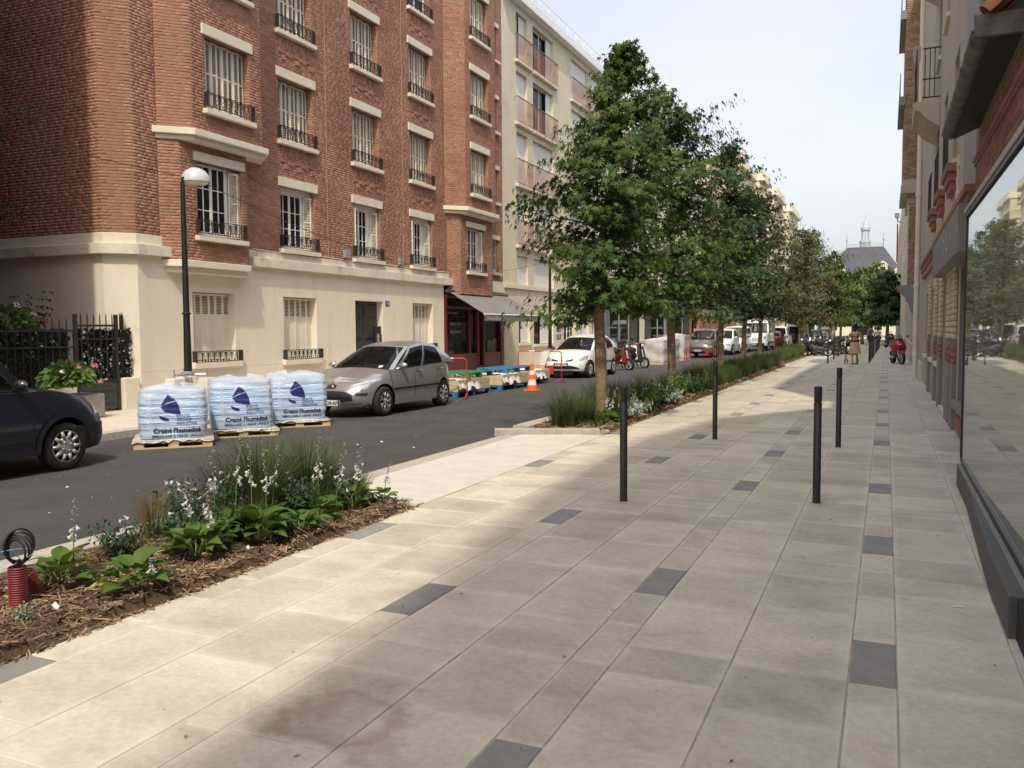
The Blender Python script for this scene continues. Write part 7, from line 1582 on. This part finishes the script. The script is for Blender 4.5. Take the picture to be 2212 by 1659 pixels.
# the tree bed
rr_ = random.Random(21)
for (x, y, s) in ((-4.95,13.1,1.0),(-4.72,13.25,1.05),(-4.98,13.7,1.1),(-4.55,13.6,.95),(-4.8,13.95,1.05)): tuft('big', x, y, s, 'lush grass clump at the near end of the tree bed', 'lush grass clumps at the near end of the tree bed')
for k, (x, y) in enumerate(((-4.35,13.9),(-4.25,14.35),(-4.5,14.4))):
    hosta(x, y, ['hosta nearest us in the tree bed by the bollard','second hosta of the tree bed beside the silver plant','hosta at the foot of the nearest tree'][k], 13, 50+k, [(0,.05,.62,.03,.0),(.05,0,.55,.1,.05)] if k != 1 else [(0,.05,.5,.03,.0)], 1.0)
for k, (x, y, s) in enumerate(((-4.18,14.85,1.2),(-4.2,15.5,1.1),(-4.2,17.8,1.2),(-4.25,18.6,1))): fern(x, y, f'silver leaved plant at the pavement edge of the tree bed, {["nearest","second","third","farthest"][k]} one', .3*s, .26*s, 420, 60+k, 'silver', sz=.045)
for k, (x, y, s, mt) in enumerate(((-4.3,16.3,1.1,'hosta_i'),(-4.25,17.0,1.2,'fern'),(-4.35,19.4,1.2,'hosta_i'),(-4.4,16.9,1.2,'fern'),(-4.3,20.4,1.1,'fern'),(-4.3,21.4,1.1,'hosta_i'))): fern(x, y, f'leafy green plant on the pavement side of the tree bed, {["first","second","third","fourth","fifth","sixth"][k]} from the near end', .42*s, .34*s, 700, 70+k, mt, sz=.05, fl=3)
for i in range(46):
    y = 14.6+i*.52+rr_.uniform(-.2,.2); x = rr_.uniform(-5.1,-4.45) if i % 3 else rr_.uniform(-4.6,-4.15)
    tuft('big' if y < 26 else 'far', x, y, rr_.uniform(.8,1.25), 'green grass clump in the middle stretch of the tree bed', 'grass clumps along the tree bed')
for i in range(16):
    T = thing('flowering_stems', 'slender stems with white bell flowers among the tree bed grasses', 'flower', (rr_.uniform(-4.9,-4.2), 15+i*.55, .02), 0, 'white flower stems in the tree bed')
    for k in range(2): flower_stem(T, rr_.uniform(-.08,.08), rr_.uniform(-.08,.08), rr_.uniform(.5,.75), (rr_.uniform(-.06,.06), rr_.uniform(-.06,.06)), 300+i*3+k, 6, 4)
def grassmass(name, label, x0, x1, y0, y1, n, h, seed, w=.02):
    rr = np.random.default_rng(seed); X = rr.uniform(x0,x1,n); Y = rr.uniform(y0,y1,n); a = rr.uniform(0,6.28,n); hh = h*rr.uniform(.5,1.15,n)*(1+.35*np.sin(Y*1.3)*np.sin(X*3+Y*.7)); o = rr.uniform(.05,.6,n)*hh
    V = np.zeros((n,4,2,3))
    for k in range(4):
        t = k/3; p = np.stack([X+o*t**2*np.cos(a), Y+o*t**2*np.sin(a), .02+hh*(t-.2*t**3)],1); sd = np.stack([-np.sin(a), np.cos(a), 0*a],1)*(w*(1-t)*.5+.001); V[:,k,0] = p-sd; V[:,k,1] = p+sd
    q = np.array([[2*k,2*k+1,2*k+3,2*k+2] for k in range(3)]); o = link(npmesh(name, V.reshape(-1,3), (np.arange(n)[:,None,None]*8+q).reshape(-1,4), MT['grass']), name); tag(o, label, 'grass', kind='stuff')
grassmass('bed_grass', 'tall green grass filling the far half of the tree bed', -5.2, -4.15, 22, 38.8, 12000, .62, 5, .012)
grassmass('far_bed_grass', 'tall green grass in the far beds', -5.2, -4.3, 40.7, 59.8, 6000, .75, 6, .025)
grassmass('far_bed_grass', 'grass in the farthest bed by the square', -5.2, -4.3, 61.2, 94, 5000, .75, 7, .035)
grassmass('flower_bed_cover', 'low green blades covering the far half of the flower bed', -5.2, -4.35, 4.7, 6.8, 1500, .2, 9, .012)
grassmass('low_ground_cover', 'low green leaves covering the near tree bed', -5.2, -4.25, 13.2, 22, 5200, .22, 8, .02)
# ================================================================= people and the far end of the street
def skinned(name, V, E_, RR, mat, parent, sub=2):
    me = bpy.data.meshes.new(name); me.from_pydata(V, E_, []); o = bpy.data.objects.new(name, me); COL.objects.link(o)
    o.modifiers.new('s', 'SKIN'); ss = o.modifiers.new('u', 'SUBSURF'); ss.levels = ss.render_levels = sub
    sk = me.skin_vertices[0].data
    for i, r in enumerate(RR): sk[i].radius = (r, r) if not hasattr(r, '__len__') else r; sk[i].use_root = (i == 0)
    dg = bpy.context.evaluated_depsgraph_get(); m2 = bpy.data.meshes.new_from_object(o.evaluated_get(dg)); bpy.data.objects.remove(o)
    m2.materials.clear(); m2.materials.append(mat); m2.polygons.foreach_set('use_smooth', [True]*len(m2.polygons)); m2.name = name
    return inst(m2, name, parent)
def person(label, loc, rz, top, low, skirt=False, push=False, bag=None, h=1.7, bun=True, group=None):
    """faces +y"""
    T = thing('person', label, 'person', loc, rz, group); k = h/1.7
    ar = [(.2,.02,1.36),(.26,.02,1.1),(.2,.26,1.0),(.18,.36,1.0)] if push else [(.19,0,1.36),(.24,-.02,1.1),(.24,.06,.86),(.24,.09,.76)]
    V = [(0,0,.92),(0,0,1.12),(0,.0,1.32),(0,.01,1.44),(0,.03,1.52),(0,.04,1.62),(0,.03,1.7)]; RD = [(.155,.115),(.125,.095),(.165,.105),(.06,.06),(.055,.055),(.085,.1),(.05,.06)]; E_ = [(0,1),(1,2),(2,3),(3,4),(4,5),(5,6)]
    for s in (1,-1):
        b = len(V); V += [(s*p[0], p[1], p[2]) for p in ar]; RD += [.058,.042,.034,.038]; E_ += [(2,b),(b,b+1),(b+1,b+2),(b+2,b+3)]
        for f in range(3): V.append((s*(ar[3][0]-.01+.012*f), ar[3][1]+.05, ar[3][2]-.03)); RD.append(.011); E_.append((b+3, len(V)-1))
        V.append((s*(ar[3][0]-.045), ar[3][1]+.02, ar[3][2]-.01)); RD.append(.011); E_.append((b+3, len(V)-1))
        st = .14 if s > 0 else -.1; b = len(V); V += [(s*.095,0,.86),(s*.095,st*.5+.03,.48),(s*.09,st-.04,.1),(s*.09,st-.03,.05),(s*.1,st+.12,.035)]; RD += [.09,.058,.038,.04,.032]; E_ += [(0,b),(b,b+1),(b+1,b+2),(b+2,b+3),(b+3,b+4)]
    V = [(p[0]*k, p[1]*k, p[2]*k) for p in V]; skinned('body', V, E_, RD, MT['skin'], T)
    m = MB(); m.lathe([(.06,1.45),(.13,1.42),(.2,1.36),(.185,1.25),(.15,1.1),(.17,.98),(.175,.93)], n=18); v = [(p[0], p[1]*.68, p[2]*k) for p in m.v]; m.v = v; m.obj('top', top, T, smooth=True, local=True)
    if skirt:
        m = MB(); m.grid(lambda u, v: ((.17+.09*v+.012*math.sin(u*6.28*9)*v)*math.cos(u*6.283), (.13+.07*v+.01*math.cos(u*6.28*9)*v)*math.sin(u*6.283), (1.0-.52*v)*k), 72, 8); m.obj('skirt', low, T, smooth=True, local=True)
        m = MB(); m.lathe([(.175,.96),(.182,1.0),(.172,1.06)], n=18); m.v = [(p[0], p[1]*.75, p[2]*k) for p in m.v]; m.obj('waistband', MT['plastic'], T, smooth=True, local=True)
    else:
        for s in (1,-1):
            st = .14 if s > 0 else -.1; m = MB(); m.tube([(s*.09*k,0,.95*k),(s*.095*k,(st*.5+.03)*k,.5*k),(s*.09*k,(st-.03)*k,.08*k)], [.125,.085,.065], 10); m.obj('trouser_leg', low, T, smooth=True, local=True)
    m = MB(); m.sph((0,.02*k,1.645*k), .112, 12, 8, (.95,1.05,1.08)); 
    if bun: m.sph((0,-.08*k,1.72*k), .065, 8, 6); m.sph((0,-.05*k,1.5*k), .08, 8, 6, (.8,.6,1.2))
    m.obj('hair', MT['hair'], T, smooth=True, local=True)
    m = MB(); m.sph((0,.125*k,1.62*k), .028, 6, 4, (.6,.6,1)); m.obj('nose', MT['skin'], T, smooth=True, local=True)
    for s in (1,-1): m = MB(); m.box(s*.07-.045,s*.07+.045,-.12,.2,.0,.05) ; m.obj('shoe', MT['plastic'], T, local=True, bevel=.02)
    if bag:
        for s in (1,-1): m = MB(); m.tube([(s*.12,-.12,1.12),(s*.14,-.13,1.3),(s*.12,-.04,1.43),(s*.12,.1,1.3)], .022, 6); m.obj('strap', bag, T, local=True)
        m = MB(); m.tube([(-.13,-.13,1.26),(.13,-.13,1.26)], .016, 6); m.obj('strap', bag, T, local=True)
    return T
pinkc = M('dusty_pink_cloth', (.5,.3,.2), (.56,.35,.25), scale=6, rough=.9); beige = M('beige_cloth', (.42,.29,.22), rough=.9); bluec = M('blue_cloth', (.05,.1,.25), rough=.9); dkc = M('dark_cloth', (.02,.02,.025), rough=.9); whc = M('pale_cloth', (.55,.53,.5), rough=.9)
person('woman in a dusty pink skirt with dark bun walking away pushing a pram', (-1.28,41.2,0), 0, pinkc, pinkc, True, True, MT['plastic'], 1.74)
def pram():
    T = thing('pram', 'black pram pushed by the woman in the pink skirt', 'pram', (-1.42,41.75,0))
    for (x, y, r) in ((-.27,-.3,.14),(.27,-.3,.14),(-.2,.45,.1),(.2,.45,.1)):
        m = MB(); m.lathe([(r*.7,-.02),(r,-.018),(r,.018),(r*.7,.02)], (x,y,r), 'x', 16); m.lathe([(.02,-.02),(.02,.02)], (x,y,r), 'x', 8)
        for a in range(5): m.tube([(x,y,r),(x,y+r*.75*math.cos(a*1.257),r+r*.75*math.sin(a*1.257))], .006, 4)
        m.obj('wheel', MT['rubber'], T, local=True)
    for s in (1,-1): m = MB(); m.tube([(s*.22,-.5,1.0),(s*.25,-.2,.7),(s*.22,.45,.12)], .015, 6); m.tube([(s*.25,-.2,.7),(s*.27,-.3,.14)], .013, 6); m.obj('frame', MT['black'], T, local=True)
    m = MB(); m.tube([(-.22,-.5,1.0),(.22,-.5,1.0)], .018, 6); m.obj('handle', MT['black'], T, local=True)
    m = MB(); m.lathe([(.0,-.24),(.3,-.24),(.3,.24),(0,.24)], (0,.15,.72), 'x', 14, .2, 2.4); m.obj('hood', MT['seat'], T, smooth=True, local=True); m = MB(); m.box(-.22,.22,-.15,.5,.42,.6); m.obj('seat_tub', MT['seat'], T, local=True, bevel=.06)
pram()
person('distant pedestrian in a blue shirt on the right pavement', (-1.1,72,0), .4, bluec, dkc, bun=False, h=1.78)
person('distant pedestrian in pale clothes beside the blue shirted one', (-.6,73.5,0), 0, whc, dkc, h=1.65)
person('passer-by in black standing at the shops behind the trees', (-12.3,60,.07), 1.57, dkc, dkc, bun=False, h=1.75)
person('tiny figure in dark clothes crossing near the square', (-9.5,112,0), 1.2, dkc, bluec, bun=False)
person('tiny figure in a pale top on the far left pavement', (-11,128,0), 2, whc, dkc)
def far_end():
    T = thing('town_hall', 'town hall with steep slate roofs and a white lantern above the trees', 'building', (-5, 220, 0))
    y0 = 214; m = MB(); m.box(-13.5,3.6,y0,y0+16,0,13); m.obj('wall', MT['stone2'], T)
    def hip(nm, xa, xb, ya, yb, z0, z1, rx, ry, mat='slate'):
        m = MB(); m.add([(xa,ya,z0),(xb,ya,z0),(xb,yb,z0),(xa,yb,z0),(xa+rx,ya+ry,z1),(xb-rx,ya+ry,z1),(xb-rx,yb-ry,z1),(xa+rx,yb-ry,z1)], [(0,1,5,4),(1,2,6,5),(2,3,7,6),(3,0,4,7),(4,5,6,7)]); m.obj(nm, MT[mat], T)
    hip('main_roof', -14, 4.0, y0-.5, y0+16.5, 13, 20.6, 5.0, 5.5); hip('side_roof', 1.0, 12, y0-2, y0+13, 11, 20.0, 4.2, 5)
    m = MB(); m.box(1.4,11.6,y0-1.6,y0+12,0,11); m.obj('side_wall', MT['stone2'], T)
    m = MB()
    for x in np.arange(-9,-.9,.45): m.tube([(x,y0+5,20.6),(x,y0+5,21.3)], .05, 4)
    m.box(-9,-1,y0+4.96,y0+5.04,21.2,21.3); m.obj('roof_cresting', MT['zinc'], T)
    for x in (-9,-1,5.4): m = MB(); m.tube([(x,y0+5,20.2),(x,y0+5,23),(x,y0+5,24)], [.18,.08,.03], 6); m.sph((x,y0+5,22.2), .22, 8, 5); m.obj('finial', MT['zinc'], T)
    m = MB(); m.lathe([(1.15,20.2),(1.2,21.6),(1.3,21.7),(1.3,22.3),(1.0,22.35)], (-5.0,y0+7,0), n=8); lt = m.obj('lantern', MT['palezinc'], T)
    for a in range(8): t = a*math.pi/4; m = MB(); m.tube([(-5+.8*math.cos(t),y0+7+.8*math.sin(t),22.3),(-5+.8*math.cos(t),y0+7+.8*math.sin(t),24.6)], .11, 6); m.obj('lantern_column', MT['palezinc'], lt)
    m = MB(); m.lathe([(1.05,24.6),(1.1,25.3),(.7,25.5),(.55,26.4),(.25,26.9),(.1,27.3),(.04,29)], (-5,y0+7,0), n=10); m.obj('lantern_cap', MT['palezinc'], lt, smooth=True)
    for (x, z) in ((-10,14.2),(-1,14.5),(2.4,13.2)):
        m = MB(); m.box(x-1,x+1,y0-.6,y0+2.5,z-1,z+1.4); d = m.obj('dormer', MT['stone2'], T); m = MB(); m.prism([(x-1.2,z+1.4),(x+1.2,z+1.4),(x,z+2.4)], y0-.7, y0+2.5, 'y'); m.obj('dormer_pediment', MT['stone2'], d); m = MB(); m.box(x-.5,x+.5,y0-.63,y0-.61,z-.6,z+1); m.obj('dormer_window', MT['dark'], d)
    T = thing('square_terrace', 'low cream terrace of houses closing the far square', 'building', (-10, 186, 0))
    m = MB(); m.box(-60,-13,184,192,0,9); m.box(-12.9,40,186,192,0,5.2); m.obj('wall', MT['cream2'], T)
    for i in range(14): m = MB(); x = -40+i*4.2; m.box(x,x+1.4,(183.9 if x < -14 else 185.9),(183.98 if x < -14 else 185.98),1.2,3.0); m.obj('window', MT['dark'], T)
    T = thing('white_mast', 'tall white mast with ring of lamps left of the slate roof', 'mast', (-6.15,118,0)); m = MB(); m.tube([(0,0,0),(0,0,8.4),(0,0,12.6)], [.14,.1,.04], 8); m.obj('mast_pole', MT['white'], T, local=True); m = MB(); m.lathe([(.5,8.3),(.6,8.45),(.5,8.6)], n=10); m.lathe([(.35,7.4),(.42,7.5),(.35,7.6)], (-.4,0,0), n=8); m.obj('lamp_ring', MT['white'], T, local=True)
    T = thing('purple_sign', 'small purple sign on the far lamp post', 'sign', (-11.6,88,2.6)); m = MB(); m.box(-12.6,-11.0,87.9,88.0,2.7,3.5); m.obj('panel', MT['purple'], T); m = MB(); m.box(-12.3,-11.6,87.88,87.899,2.95,3.25); m.obj('sign_mark', MT['inkw'], T)
    T = thing('dark_truck', 'dark truck seen at the end of the street below the trees', 'truck', (-3.2,126,0)); m = MB(); m.box(-4.4,-2.0,126,132,.7,3.1); m.obj('cargo_box', MT['greydark'], T, bevel=.05); m = MB(); m.box(-4.3,-2.1,123.6,125.9,.6,2.7); cb = m.obj('cab', PT['black'], T, bevel=.12); m = MB(); m.box(-4.1,-2.3,123.55,123.6,1.6,2.4); m.obj('windscreen', MT['carglass'], cb)
    for x in (-4.2,-2.4):
        for y in (124.6,130.5): m = MB(); m.lathe([(.0,-.1),(.45,-.1),(.45,.1),(0,.1)], (x+.1,y,.45), 'x', 14); m.obj('wheel', MT['rubber'], T)
    m = MB(); m.box(.4,.7,40.6,41.1,3.2,3.4); o = m.obj('flower_basket', MT['tile']); tag(o, 'terracotta flower basket on the right-hand wall above the red motorbike', 'flower basket')
far_end()
